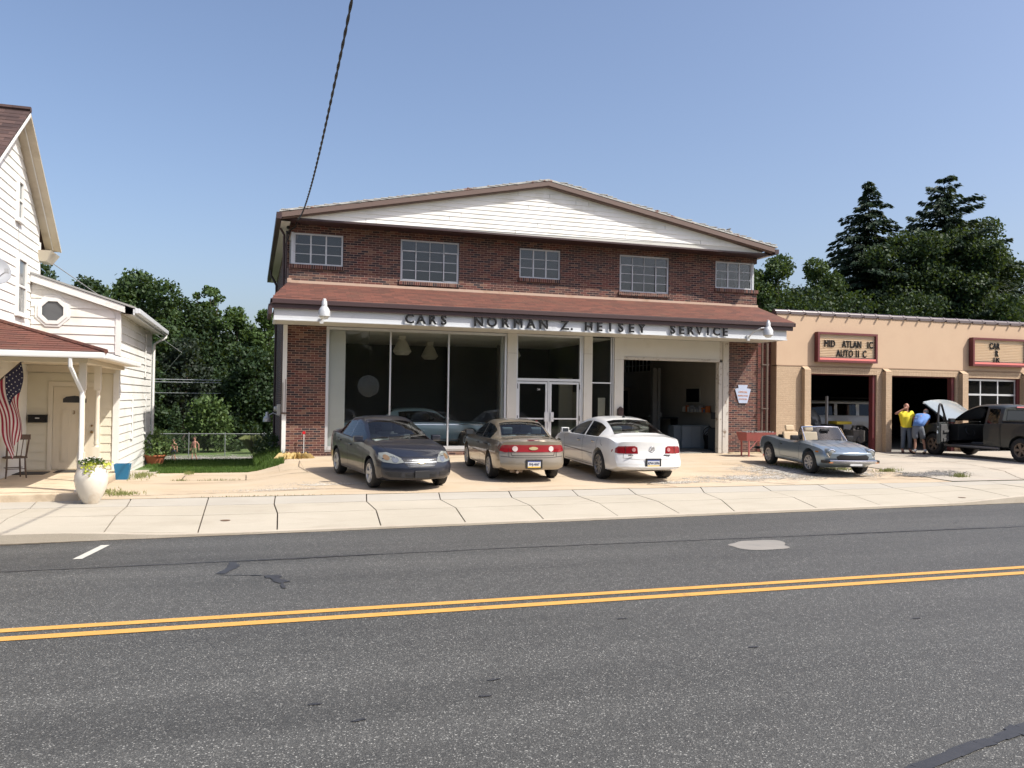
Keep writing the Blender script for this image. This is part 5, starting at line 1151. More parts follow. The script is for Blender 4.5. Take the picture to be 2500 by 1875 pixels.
def car_body(S):
    """returns body BMesh data: verts, faces, tags  (x forward, y left)"""
    st = sorted(set(S['st'])); nst = len(st)
    xr, xf = st[0], st[-1]; V = []; idx = {}
    def sect(x):
        zb = pch(S['zb'], x); zt = pch(S['ztop'], x); zl = pch(S['belt'], x); hw = pch(S['hw'], x); we = pch(S['we'], x); ze = pch(S['ze'], x)
        ze = min(ze, zt-.005); zl = min(zl, ze-.012); g = ze-zl
        r = [(.0, zb), (hw-.16, zb), (hw-.035, zb+.05), (hw-.012, zb+.16*(zl-zb)/.6), (hw, zb+(zl-zb)*.58), (hw-.012, zb+(zl-zb)*.84), (hw-.045, zl)]
        wl = min(hw-.065, max(we, hw-.075)) if g < .06 else hw-.07
        p7 = (wl, zl+min(.012, g*.3)); r.append(p7)
        f = .88
        q = (p7[0]+(we-p7[0])*f+.012*min(1, g/.3), p7[1]+(ze-p7[1])*f); r.append(q)
        r.append((we, ze)); d = zt-ze
        r += [(we*.93, ze+d*.38), (we*.62, ze+d*.82), (0, zt)]
        return r
    def warp(x, y, z, hw):
        fx = x
        if x > S['fx0']:
            w = ((x-S['fx0'])/(xf-S['fx0']))**1.6; fx = x-w*(S['fbow']*(abs(y)/hw)**2.6+pch(S['fprof'], z))
        if x < S['rx0']:
            w = ((S['rx0']-x)/(S['rx0']-xr))**1.6; fx = x+w*(S['rbow']*(abs(y)/hw)**3+pch(S['rprof'], z))
        return fx
    F = []; T = []
    def vert(x, y, z, hw): V.append((warp(x, y, z, hw), y, z)); return len(V)-1
    grid = {}
    for i, x in enumerate(st):
        r = sect(x); hw = pch(S['hw'], x)
        for j, (y, z) in enumerate(r):
            if j in (0, ROWS-1): k = vert(x, 0, z, hw); grid[i, j, 1] = grid[i, j, -1] = k
            else: grid[i, j, 1] = vert(x, y, z, hw); grid[i, j, -1] = vert(x, -y, z, hw)
    for i in range(nst-1):
        for j in range(ROWS-1):
            for s in (1, -1):
                a, b_, c, d = grid[i, j, s], grid[i+1, j, s], grid[i+1, j+1, s], grid[i, j+1, s]
                f = (a, b_, c, d) if s == 1 else (d, c, b_, a); F.append(f); T.append((i, j, s))
    for i, sg in ((0, -1), (nst-1, 1)):     # end caps
        r = sect(st[i]); hw = pch(S['hw'], st[i]); fr = (0, .3, .55, .8, .93)
        inner = {}
        for j, (y, z) in enumerate(r):
            for q, f in enumerate(fr):
                for s in (1, -1):
                    if q == 0: 
                        if (j, 0, 1) in inner: inner[j, 0, s] = inner[j, 0, 1]
                        else: inner[j, 0, s] = grid[i, j, 1] if j in (0, ROWS-1) else vert(st[i], 0, z, hw)
                    else: inner[j, q, s] = grid[i, j, s] if j in (0, ROWS-1) else vert(st[i], y*f*s, z, hw)
                inner[j, len(fr), 1] = grid[i, j, 1]; inner[j, len(fr), -1] = grid[i, j, -1]
        for j in range(ROWS-1):
            for q in range(len(fr)):
                for s in (1, -1):
                    f = [inner[j, q, s], inner[j, q+1, s], inner[j+1, q+1, s], inner[j+1, q, s]]
                    g = []; [g.append(v) for v in f if v not in g]
                    if len(g) >= 3: F.append(tuple(g)); T.append((-1, j, s))
    return st, V, F, T
def bool_cut(me, cutters):
    o = bpy.data.objects.new('tmp', me); COL.objects.link(o); cs = []
    for c in cutters:
        co = bpy.data.objects.new('tmpc', c); COL.objects.link(co); cs.append(co)
        md = o.modifiers.new('b', 'BOOLEAN'); md.operation = 'DIFFERENCE'; md.object = co; md.solver = 'EXACT'
    dg = bpy.context.evaluated_depsgraph_get(); dg.update(); res = bpy.data.meshes.new_from_object(o.evaluated_get(dg))
    for q in [o]+cs: bpy.data.objects.remove(q)
    return res
def cyl_mesh(x, y0, y1, z, r, mats, seg=36):
    b = MB(); b.lathe([(r, y0), (r, y1)], seg, Matrix.Translation((x, 0, z)) @ Matrix.Rotation(-pi/2, 4, 'X'))
    me = bpy.data.meshes.new('c'); me.from_pydata(b.v, [], b.f)
    for m in mats: me.materials.append(m)
    me.polygons.foreach_set('material_index', [len(mats)-1]*len(me.polygons))
    bm = bmesh.new(); bm.from_mesh(me); bmesh.ops.recalc_face_normals(bm, faces=bm.faces); bm.to_mesh(me); bm.free(); return me
class Decal:
    def __init__(s, V, F, root): s.bvh = BVHTree.FromPolygons([Vector(v) for v in V], F); s.root = root
    def hit(s, ax, a, c):
        o, d = {'front': ((6, a, c), (-1, 0, 0)), 'rear': ((-6, a, c), (1, 0, 0)), 'left': ((a, 3, c), (0, -1, 0)), 'right': ((a, -3, c), (0, 1, 0)), 'top': ((a, c, 4), (0, 0, -1))}[ax]
        h = s.bvh.ray_cast(Vector(o), Vector(d)); return h[0], h[1]
    def patch(s, name, ax, poly, m, off=.006, parent=None, label=None, cuts=3, smooth=True):
        bm = bmesh.new(); vs = [bm.verts.new((a, c, 0)) for a, c in poly]; bm.faces.new(vs)
        bmesh.ops.triangulate(bm, faces=bm.faces[:])
        for _ in range(cuts):
            L = [e for e in bm.edges if e.calc_length() > .07]
            if L: bmesh.ops.subdivide_edges(bm, edges=L, cuts=1); bmesh.ops.triangulate(bm, faces=bm.faces[:])
        ok = {}
        for v in bm.verts:
            h, n = s.hit(ax, v.co.x, v.co.y); ok[v] = (h, n)
        good = [h for h, n in ok.values() if h]
        if not good: bm.free(); return None
        for v in bm.verts:
            h, n = ok[v]
            if h is None:
                g = min(((Vector((q[0] if q[0] else Vector((9, 9, 9))))), w) for w, q in ok.items() if q[0] is not None) if False else None
                src = min((w for w in ok if ok[w][0] is not None), key=lambda w: (w.co-v.co).length if w is not v else 9) if False else None
                h = s.bvh.find_nearest(Vector({'front': (good[0].x, v.co.x, v.co.y), 'rear': (good[0].x, v.co.x, v.co.y), 'left': (v.co.x, good[0].y, v.co.y), 'right': (v.co.x, good[0].y, v.co.y), 'top': (v.co.x, v.co.y, good[0].z)}[ax]))[0]
                n = Vector((0, 0, 0))
            ax_d = {'front': Vector((1, 0, 0)), 'rear': Vector((-1, 0, 0)), 'left': Vector((0, 1, 0)), 'right': Vector((0, -1, 0)), 'top': Vector((0, 0, 1))}[ax]
            ok[v] = h+ax_d*off
        for v in bm.verts: v.co = ok[v]
        bmesh.ops.recalc_face_normals(bm, faces=bm.faces)
        e = bmesh.ops.extrude_face_region(bm, geom=bm.faces[:]); 
        for v in [q for q in e['geom'] if isinstance(q, bmesh.types.BMVert)]: v.co -= ax_d*(off+.02)
        bmesh.ops.recalc_face_normals(bm, faces=bm.faces)
        me = bpy.data.meshes.new(name); bm.to_mesh(me); bm.free(); me.materials.append(m)
        if smooth: fin(me, 30)
        o = link(name, me, parent or s.root, True)
        if label: o['label'] = label
        return o
    def line(s, name, ax, pts, w, m, off=.003, parent=None):
        b = MB(); P = []
        for (a0, c0), (a1, c1) in zip(pts, pts[1:]):
            n = max(1, int(sqrt((a1-a0)**2+(c1-c0)**2)/.05))
            P += [(a0+(a1-a0)*k/n, c0+(c1-c0)*k/n) for k in range(n)]
        P.append(pts[-1]); ad = {'front': Vector((1, 0, 0)), 'rear': Vector((-1, 0, 0)), 'left': Vector((0, 1, 0)), 'right': Vector((0, -1, 0)), 'top': Vector((0, 0, 1))}[ax]
        for (a0, c0), (a1, c1) in zip(P, P[1:]):
            L = sqrt((a1-a0)**2+(c1-c0)**2) or 1; nx, ny = -(c1-c0)/L*w/2, (a1-a0)/L*w/2
            hs = [s.hit(ax, a0-nx, c0-ny)[0], s.hit(ax, a1-nx, c1-ny)[0], s.hit(ax, a1+nx, c1+ny)[0], s.hit(ax, a0+nx, c0+ny)[0]]
            if all(h is not None for h in hs): b.quad(*[h+ad*off for h in hs])
        return b.build(name, m, parent or s.root, local=True) if b.v else None
WHEELS = {}
def wheel_parts(kind, r, w, rr, rim_m, spokes):
    """meshes with the axle along y, outer face towards +y"""
    if kind in WHEELS: return WHEELS[kind]
    A = Matrix.Rotation(-pi/2, 4, 'X')
    hub = MB(); hub.lathe([(.02, -.05), (rr-.01, -.05), (rr-.012, .02), (.02, .02)], 24, A); hub.lathe([(.13, .021), (.13, .03), (.02, .032)], 16, A)
    ty = MB(); h = w/2; ty.lathe([(rr, -h), (rr+.02, -h-.004), (r-.035, -h-.006), (r-.01, -h+.012), (r, -h+.04), (r, h-.04), (r-.01, h-.012), (r-.035, h+.006), (rr+.02, h+.004), (rr, h), (rr-.008, h-.03), (rr-.008, -h+.03)], 40, A, False)
    rm = MB(); rm.lathe([(rr+.008, h-.008), (rr+.004, h+.004), (rr-.014, h+.0), (rr-.022, h-.03), (rr-.024, h-.07)], 40, A, False)
    rm.lathe([(.055, h-.06), (.055, h-.018), (.03, h-.010), (.001, h-.008)], 16, A, False)
    n, ws, wo, tw = spokes
    for k in range(n):
        a = 2*pi*k/n+.3; T = Matrix.Rotation(a, 4, 'Y')
        rm.add([T @ Vector(p) for p in ((-ws, h-.055, .035), (ws, h-.055, .035), (wo, h-.03, rr-.01), (-wo, h-.03, rr-.01), (-ws*.8, h-.02, .035), (ws*.8, h-.02, .035), (wo*.8, h-.008, rr-.012), (-wo*.8, h-.008, rr-.012))],
               [(3,2,1,0),(4,5,6,7),(0,1,5,4),(1,2,6,5),(2,3,7,6),(3,0,4,7)])
    out = []
    for nm, mb, m in (('wheel', hub, PLAST), ('tyre', ty, TYRE), ('rim', rm, rim_m)):
        o = mb.build(nm, m, smooth=True); out.append(o.data); bpy.data.objects.remove(o)
    WHEELS[kind] = out; return out
def add_wheel(root, kind, x, y, r, w, rr, rim_m, spokes, steer=0):
    ms = wheel_parts(kind, r, w, rr, rim_m, spokes)
    o = link('wheel', ms[0], root, True); o.location = (x, y, r); o.rotation_euler = (0, random.Random(x*7+y).uniform(0, 3), 0)
    o.rotation_euler = Matrix.Rotation(steer+(0 if y > 0 else pi), 3, 'Z').to_euler()
    for nm, me in (('tyre', ms[1]), ('rim', ms[2])): link(nm, me, o, True)
def seats(root, xs, ys, z0, m, back=.62, width=.5, head=True):
    for x in xs:
        for y in ys:
            b = MB(); T = Matrix.Translation((x, y, z0))
            b.box(-.25, .27, -width/2, width/2, 0, .16, T)
            TB = T @ Matrix.Translation((-.24, 0, .12)) @ Matrix.Rotation(radians(-16), 4, 'Y')
            b.box(-.07, .06, -width/2, width/2, 0, back, TB)
            if head: b.box(-.05, .04, -.13, .13, back+.03, back+.2, TB)
            b.build('seat', m, root, local=True, bevel=.035)
def make_car(name, label, cat, S, loc, heading, group):
    """heading: direction of the nose in world degrees (0 = +X)"""
    root = thing(name, label, cat, loc, radians(heading), group)
    if S.get('ground', True):
        gx = lambda dx, dy: lotz(loc[0]+dx, loc[1]+dy)
        h_ = radians(heading); fw = Vector((cos(h_), sin(h_), 0)); lf = Vector((-sin(h_), cos(h_), 0)); A_ = S['axles'][0]; B_ = S['W']/2-.1
        fw.z = (gx(fw.x*A_, fw.y*A_)-gx(-fw.x*A_, -fw.y*A_))/(2*A_); lf.z = (gx(lf.x*B_, lf.y*B_)-gx(-lf.x*B_, -lf.y*B_))/(2*B_)
        fw.normalize(); up = fw.cross(lf).normalized(); lf = up.cross(fw)
        root.rotation_euler = Matrix(((fw.x, lf.x, up.x), (fw.y, lf.y, up.y), (fw.z, lf.z, up.z))).to_euler()
        root.location.z = (gx(fw.x*A_, fw.y*A_)+gx(-fw.x*A_, -fw.y*A_))/2+S.get('lift', .003)
    st, V, F, T = car_body(S); mats = [S['paint'], PLAST]
    me = bpy.data.meshes.new('body'); me.from_pydata(V, [], F)
    # material slots: 0 paint, 1 wheel-well, 2 windscreen, 3 rear window, 4.. side windows, 9 opening
    wx0, wx1 = S.get('ws', (9, 9)); rx0, rx1 = S.get('rw', (9, 9)); side = S.get('side', [])
    nm = 2+2+len(side)+1
    for k in range(nm): me.materials.append(S['paint'] if k in (0, nm-1) else PLAST)
    me.materials.append(PLAST); WELL = nm
    mi = []
    for (i, j, s) in T:
        m = 0
        if i >= 0:
            xm = (st[i]+st[i+1])/2
            if j >= 10 and wx0 < xm < wx1: m = 2
            if j >= 10 and rx0 < xm < rx1: m = 3
            for q, (a, c) in enumerate(side):
                if j == 7 and a < xm < c: m = 4+q
            for (a, c, j0, j1, sd) in S.get('open', []):
                if a < xm < c and j0 <= j <= j1 and (sd == 0 or sd == s): m = nm-1
        mi.append(m)
    me.polygons.foreach_set('material_index', mi)
    bm = bmesh.new(); bm.from_mesh(me); bmesh.ops.remove_doubles(bm, verts=bm.verts, dist=1e-5); bmesh.ops.recalc_face_normals(bm, faces=bm.faces); bm.to_mesh(me); bm.free()
    D = Decal(V, F, root); W = S['W']; cut = []
    for ax in S['axles']:
        for s in (1, -1):
            y0, y1 = (W/2-.30, W/2+.2) if s == 1 else (-W/2-.2, -W/2+.30)
            cut.append(cyl_mesh(ax, y0, y1, S['r'] + .01, S['r']+S.get('arch', .055), list(me.materials)))
    res = bool_cut(me, cut)
    # split the glass out of the shell
    def take(k):
        bm = bmesh.new(); bm.from_mesh(res); kill = [f for f in bm.faces if f.material_index not in k]
        bmesh.ops.delete(bm, geom=kill, context='FACES'); m2 = bpy.data.meshes.new('x'); bm.to_mesh(m2); bm.free(); m2.materials.clear(); return m2
    shell = take([0, 1, WELL]); shell.name = 'body'; shell.materials.append(S['paint']); shell.materials.append(PLAST)
    for p in shell.polygons: p.material_index = 1 if p.material_index >= 1 else 0
    fin(shell, S.get('sharp', 35)); body = link('body', shell, root, True)
    parts = {'body': body}
    gl = S.get('glass', CARGL)
    for k, nmn in [(2, 'windscreen'), (3, 'rear_window')]+[(4+q, 'side_window') for q in range(len(side))]:
        g = take([k])
        if len(g.polygons):
            if nmn == 'side_window':
                for sg in (1, -1):
                    bm = bmesh.new(); bm.from_mesh(g); bmesh.ops.delete(bm, geom=[f for f in bm.faces if f.calc_center_median().y*sg < 0], context='FACES')
                    if bm.faces and not (S.get('noleft') == q and sg == 1):
                        m2 = bpy.data.meshes.new(nmn); bm.to_mesh(m2); m2.materials.append(gl); fin(m2, 60); link(nmn, m2, root, True)
                    bm.free()
            else:
                g.materials.append(gl if nmn == 'windscreen' else S.get('rglass', gl)); fin(g, 60); g.name = nmn; link(nmn, g, root, True)
    # wheels
    for ax in S['axles']:
        for s in (1, -1): add_wheel(root, S['wk'], ax, s*(W/2-S['tw']/2-.015), S['r'], S['tw'], S['rr'], S['rim'], S['spokes'], S.get('steer', 0) if ax > 0 else 0)
    # cabin
    if S.get('cabin', True):
        fl = MB(); fl.box(S['cab'][0], S['cab'][1], -W/2+.1, W/2-.1, .30, .34); fl.box(S['cab'][1]-.42, S['cab'][1]+.02, -W/2+.12, W/2-.12, .55, pch(S['belt'], S['cab'][1]-.2)-.03)
        fl.box(S['cab'][0]-.45, S['cab'][0], -W/2+.14, W/2-.14, .6, pch(S['belt'], S['cab'][0])-.05)
        fl.build('dashboard', S.get('trim', PLAST), root, local=True, bevel=.03)
        for x in S['seats']: seats(root, [x], (-.36, .36), .36, S.get('seatm', TRIMG), back=S.get('back', .55))
        sw = MB(); sw.lathe([(.17, -.012), (.185, 0), (.17, .012)], 20, Matrix.Translation((S['cab'][1]-.52, .36, .86)) @ Matrix.Rotation(radians(-65), 4, 'Y'), False); sw.build('steering_wheel', PLAST, root, True, True)
    for s in (1, -1):
        mx, mz = S['mirror']; hw = pch(S['hw'], mx)-.05
        b = MB(); T = Matrix.Translation((mx, s*(hw+.1), mz))
        b.box(-.045, .06, -.105, .105, -.065, .07, T); b.box(-.03, .03, -.12*s-.03, -.12*s+.06, -.06, -.02, T)
        mo = b.build('mirror', S.get('mirm', S['paint']), root, True, True, bevel=.028)
        b = MB(); b.box(-.049, -.0455, -.08, .08, -.045, .05, T); b.build('mirror_glass', mat('mirror_face', (.05, .055, .06), .1), mo, local=True)
    return root, D, parts
def plate(root, D, ax, y, z, s, xoff=.012, ht=.152, top=(lin(60, 75, 130)), bot=lin(215, 180, 80), rec=True):
    h, n = D.hit(ax, y, z); sg = -1 if ax == 'rear' else 1; x = h.x+sg*xoff
    if rec: b = MB(); b.box(min(x-sg*.02, x-sg*.001), max(x-sg*.02, x-sg*.001), y-.2, y+.2, z-.10, z+.11); b.build('plate_recess', PLAST, root, local=True, bevel=.01)
    b = MB(); b.box(x, x+sg*.006, y-.152, y+.152, z-ht/2, z+ht/2); p = b.build('number_plate', mat('plate_white', (.55, .57, .6), .5), root, local=True)
    x2 = x+sg*.0075
    b = MB(); b.box(min(x, x2), max(x, x2), y-.15, y+.15, z-ht/2, z-ht/2+.028); b.build('plate_band', mat('plate_gold', bot, .5), p, local=True)
    b = MB(); b.box(min(x, x2), max(x, x2), y-.15, y+.15, z+ht/2-.022, z+ht/2); b.build('plate_band', mat('plate_blue', top, .5), p, local=True)
    M = Matrix.Translation((x+sg*.008, y, z-.026)) @ Matrix.Rotation(-pi/2 if sg < 0 else pi/2, 4, 'Z') @ Matrix.Rotation(pi/2, 4, 'X')
    text('plate_lettering', s, .078, mat('plate_navy', (.01, .015, .06), .5), p, M, .001, .0015, 'CENTER', 1.0, local=True, sx=.82)
def bow_tie(D, ax, y, z, w, m, root, parent=None):
    h = w*.36; return D.patch('badge', ax, [(y-w/2, z-h*.18-.0), (y-w*.18, z-h*.2), (y-w*.18, z-h*.5), (y+w*.18, z-h*.5), (y+w*.18, z-h*.2), (y+w/2, z-h*.18), (y+w/2, z+h*.2), (y+w*.18, z+h*.2), (y+w*.18, z+h*.5), (y-w*.18, z+h*.5), (y-w*.18, z+h*.2), (y-w/2, z+h*.2)], m, .02, parent, cuts=0)
def circ(cy, cz, r, n=18, ry=None): return [(cy+r*cos(2*pi*k/n), cz+(ry or r)*sin(2*pi*k/n)) for k in range(n)]
def both(D, name, ax, poly, m, **kw):
    r = []
    for s in (1, -1):
        r.append(D.patch(name, ax, [(a*s, c) for a, c in poly][::s], m, **kw))
    return r
def rngx(a, b_, n): return [round(a+(b_-a)*i/n, 4) for i in range(n+1)]
SUPP = 'cars parked on the forecourt'

# ---------------------------------------------------------------- dark blue sedan, nose to the street
COB = dict(paint=mat('slate_blue_paint', (.012, .014, .023), .32, metal=.2, coat=.6), W=1.72, r=.31, tw=.2, rr=.2, wk='cob', rim=mat('rim_silver', (.5, .5, .5), .35, metal=.6), spokes=(5, .038, .05, 0),
    st=[-2.35, -2.33, -2.28, -2.2]+rngx(-2.05, -1.72, 3)+rngx(-1.60, -1.0, 5)+rngx(-.9, -.38, 4)+[-.3]+rngx(-.2, .08, 3)+rngx(.15, .92, 7)+rngx(1.0, 1.9, 9)+[2.0, 2.1, 2.17, 2.21, 2.23],
    zb=[(2.23, .24), (1.9, .19), (0, .19), (-1.9, .2), (-2.35, .3)], fx0=1.2, rx0=-1.4, fbow=.33, rbow=.2,
    fprof=[(.2, .10), (.3, .02), (.45, 0), (.56, .03), (.66, .09), (.74, .2), (.9, .3)], rprof=[(.2, .1), (.35, .02), (.5, 0), (.62, .05), (.9, .1), (1.06, .12)],
    ztop=[(2.23, .72), (2.15, .755), (1.9, .83), (1.5, .91), (.95, .985), (.5, 1.2), (.1, 1.385), (-.35, 1.45), (-.8, 1.43), (-1.05, 1.38), (-1.66, 1.10), (-1.8, 1.075), (-2.2, 1.05), (-2.35, .98)],
    belt=[(2.23, .66), (2.0, .74), (1.5, .84), (.9, .905), (0, .945), (-1.2, .985), (-1.8, 1.0), (-2.2, .98), (-2.35, .92)],
    ze=[(2.23, .69), (2.0, .78), (1.5, .88), (.98, .945), (.85, .97), (.4, 1.17), (.02, 1.315), (-.4, 1.375), (-.85, 1.35), (-1.1, 1.29), (-1.7, 1.035), (-1.9, 1.03), (-2.35, .955)],
    we=[(2.23, .66), (1.5, .74), (.95, .73), (.5, .65), (.05, .57), (-.5, .555), (-1.0, .56), (-1.6, .64), (-1.85, .70), (-2.2, .70), (-2.35, .66)],
    hw=[(2.23, .78), (1.9, .83), (1.4, .86), (0, .86), (-1.4, .86), (-2.0, .83), (-2.35, .78)],
    ws=(.12, .93), rw=(-1.63, -1.02), side=[(-.295, .70), (-1.25, -.385)], axles=(1.31, -1.31), cab=(-1.3, 1.05), seats=(.15, -.75), mirror=(.66, .985), mirm=None)
COB['mirm'] = COB['paint']; COB['ztop'] = COB['ztop']
GZ = .225
root, D, P = make_car('parked_sedan', 'dark slate-blue sedan with silver five-spoke wheels, nose towards the street', 'car', COB, (3.04, 19.12, GZ), -80.5, SUPP)
both(D, 'headlight', 'front', [(.36, .60), (.52, .575), (.74, .60), (.80, .66), (.76, .77), (.62, .79), (.50, .74), (.40, .68)], LAMPC, off=.008)
both(D, 'lamp_bowl', 'front', circ(.52, .655, .062), mat('bowl_grey', (.30, .31, .32), .15, metal=.7), off=.013, cuts=1); both(D, 'lamp_bowl', 'front', circ(.665, .69, .055), mat('bowl_amber', (.26, .17, .10), .2, metal=.4), off=.013, cuts=1)
D.patch('grille', 'front', [(-.34, .56), (-.27, .50), (.27, .50), (.34, .56), (.37, .675), (-.37, .675)], PLAST, .004)
BARM = mat('dull_chrome', (.20, .21, .22), .35, metal=.8)
for z in (.53, .56, .645): D.line('grille_bar', 'front', [(-.30, z), (.30, z)], .010, BARM, .008)
D.patch('grille_bar', 'front', [(-.35, .588), (.35, .588), (.36, .612), (-.36, .612)], BARM, .012); bow_tie(D, 'front', 0, .603, .17, mat('badge_gold', (.50, .42, .24), .4, metal=.3), root)
D.patch('lower_grille', 'front', [(-.33, .27), (.33, .27), (.36, .39), (-.36, .39)], PLAST, .004)
both(D, 'fog_grille', 'front', [(.42, .30), (.62, .30), (.72, .36), (.70, .40), (.42, .40)], PLAST, off=.004)
for z in (.30, .33, .36): D.line('lower_bar', 'front', [(-.32, z), (.32, z)], .010, COB['paint'], .010); D.line('lower_bar', 'front', [(.43, z+.01), (.66, z+.01)], .009, COB['paint'], .010); D.line('lower_bar', 'front', [(-.66, z+.01), (-.43, z+.01)], .009, COB['paint'], .010)
h, n = D.hit('front', .0, .36); b = MB(); b.box(h.x+.01, h.x+.035, -.16, .16, .28, .43); b.build('plate_bracket', PLAST, root, local=True, bevel=.008)
def side_seams(D, S, xs, z0, bz, handles, ax=('left', 'right')):
    for a in ax:
        for x in xs:
            D.line('door_gap', a, [(x[0], z0), (x[1], bz(x[1])-.02)], .010, SEAM, .002)
        D.line('door_gap', a, [(xs[0][0], z0), (xs[-1][0], z0)], .009, SEAM, .002)
        for hx, hz in handles:
            h, n = D.hit(a, hx, hz); s = 1 if a == 'left' else -1
            b = MB(); b.box(hx-.09, hx+.09, h.y-.01 if s > 0 else h.y-.028, h.y+.028 if s > 0 else h.y+.01, hz-.015, hz+.018); b.build('door_handle', S.get('handm', S['paint']), D.root, local=True, bevel=.008)
bz = lambda S: (lambda x: pch(S['belt'], x))
side_seams(D, COB, [(.82, .88), (-.33, -.34), (-1.12, -1.18)], .27, bz(COB), [(-.15, .80), (-1.02, .84)])
D.line('bonnet_gap', 'top', [(.98, -.66), (1.9, -.60), (2.05, -.36), (2.1, .0), (2.05, .36), (1.9, .60), (.98, .66)], .012, SEAM, .002)
D.line('wiper', 'top', [(.93, .55), (.80, .02)], .018, PLAST, .02); D.line('wiper', 'top', [(.93, -.05), (.80, -.55)], .018, PLAST, .02)
b = MB(); b.tube([(-1.95, .68, 1.0), (-2.0, .70, 1.62)], .004, 5); b.build('aerial', PLAST, root, local=True)
b = MB(); b.box(.72, .95, -.62, -.25, 1.0-.03, 1.0-.02); b.build('paper_sheet', mat('dash_paper', (.55, .62, .58), .8), root, local=True)
both(D, 'tail_light', 'rear', [(.50, .72), (.78, .70), (.80, .92), (.56, .93)], LAMPR, off=.006)

# ---------------------------------------------------------------- beige sedan, tail to the street
CAV = dict(COB); CAV.update(paint=paint('champagne_paint', (.25, .212, .158), .45, .32), W=1.70, wk='cav', r=.305, rim=mat('rim_grey', (.42, .42, .41), .4, metal=.5), spokes=(9, .02, .035, 0),
    zb=[(2.23, .24), (1.9, .19), (0, .2), (-1.9, .24), (-2.35, .30)], rbow=.17, fbow=.3,
    rprof=[(.25, .10), (.33, .01), (.5, 0), (.60, .02), (.66, .09), (.8, .085), (.93, .08), (1.0, .10), (1.05, .12)],
    ztop=[(2.23, .70), (2.1, .74), (1.5, .88), (.95, .95), (.5, 1.15), (.1, 1.33), (-.35, 1.385), (-.8, 1.37), (-1.0, 1.33), (-1.62, 1.02), (-1.8, .995), (-2.15, .995), (-2.26, 1.02), (-2.35, .97)],
    belt=[(2.23, .62), (2.0, .72), (1.5, .81), (.9, .87), (0, .90), (-1.2, .93), (-1.8, .945), (-2.2, .93), (-2.35, .88)],
    ze=[(2.23, .67), (2.0, .76), (1.5, .85), (.98, .91), (.85, .93), (.4, 1.12), (.02, 1.255), (-.4, 1.31), (-.85, 1.285), (-1.05, 1.24), (-1.66, .975), (-1.9, .965), (-2.35, .92)],
    hw=[(2.23, .76), (1.9, .82), (1.4, .85), (0, .85), (-1.4, .85), (-2.0, .82), (-2.35, .77)], rw=(-1.60, -.99), side=[(-.295, .70), (-1.25, -.385)],
    st=[-2.35, -2.33, -2.28, -2.2]+rngx(-2.05, -1.72, 3)+[-1.60]+rngx(-1.5, -.99, 4)+rngx(-.9, -.38, 4)+[-.3]+rngx(-.2, .08, 3)+rngx(.15, .92, 7)+rngx(1.0, 1.9, 9)+[2.0, 2.1, 2.17, 2.21, 2.23],
    mirror=(.66, .96), mirm=PLAST, seatm=mat('seat_blue_grey', (.20, .24, .28), .85), glass=CARGL, handm=PLAST)
root, D, P = make_car('parked_sedan', 'champagne-beige sedan with a full-width red tail panel, tail towards the street', 'car', CAV, (6.32, 20.25, .25), 87, SUPP)
both(D, 'tail_light', 'rear', [(.50, .70), (.66, .69), (.76, .72), (.785, .78), (.76, .855), (.50, .862)], LAMPR, off=.010)
D.patch('tail_panel', 'rear', [(-.495, .70), (.495, .70), (.495, .862), (-.495, .862)], mat('tail_panel_red', (.25, .012, .018), .3, coat=.4), .008)
both(D, 'reverse_lamp', 'rear', circ(.43, .775, .062), LAMPW, off=.016, cuts=1)
bow_tie(D, 'rear', 0, .785, .21, mat('badge_gold', (.50, .42, .24), .4, metal=.3), root)
D.patch('brake_lamp', 'rear', [(-.15, .955), (.15, .955), (.14, .985), (-.14, .985)], mat('dark_red_lens', (.08, .01, .01), .3), .006, cuts=1)
D.line('boot_gap', 'rear', [(-.50, .62), (-.52, .70)], .012, SEAM, .004); D.line('boot_gap', 'rear', [(.50, .62), (.52, .70)], .012, SEAM, .004); D.line('boot_gap', 'rear', [(-.5, .62), (.5, .62)], .014, SEAM, .004)
D.line('bumper_groove', 'rear', [(-.74, .60), (-.4, .575), (.4, .575), (.74, .60)], .012, SEAM, .003)
D.line('boot_gap', 'top', [(-2.28, .56), (-1.72, .62)], .011, SEAM, .002); D.line('boot_gap', 'top', [(-2.28, -.56), (-1.72, -.62)], .011, SEAM, .002)
plate(root, D, 'rear', .0, .43, 'FMJ-4067')
side_seams(D, CAV, [(.82, .88), (-.33, -.34), (-1.12, -1.18)], .28, bz(CAV), [(-.15, .77), (-1.02, .80)])
D.line('side_moulding', 'left', [(.95, .56), (-.95, .53)], .045, CAV['paint'], .014); D.line('side_moulding', 'right', [(.95, .56), (-.95, .53)], .045, CAV['paint'], .014)
b = MB(); b.lathe([(.03, -.12), (.032, .06), (.025, .06), (.025, -.1)], 12, Matrix.Translation((-2.2, .38, .25)) @ Matrix.Rotation(pi/2, 4, 'Y')); b.box(-2.1, -1.7, .2, .5, .22, .34); b.build('exhaust', mat('exhaust_steel', (.25, .2, .16), .5, metal=.6), root, local=True)
both(D, 'headlight', 'front', [(.45, .58), (.72, .60), (.74, .70), (.50, .70)], LAMPC, off=.006)

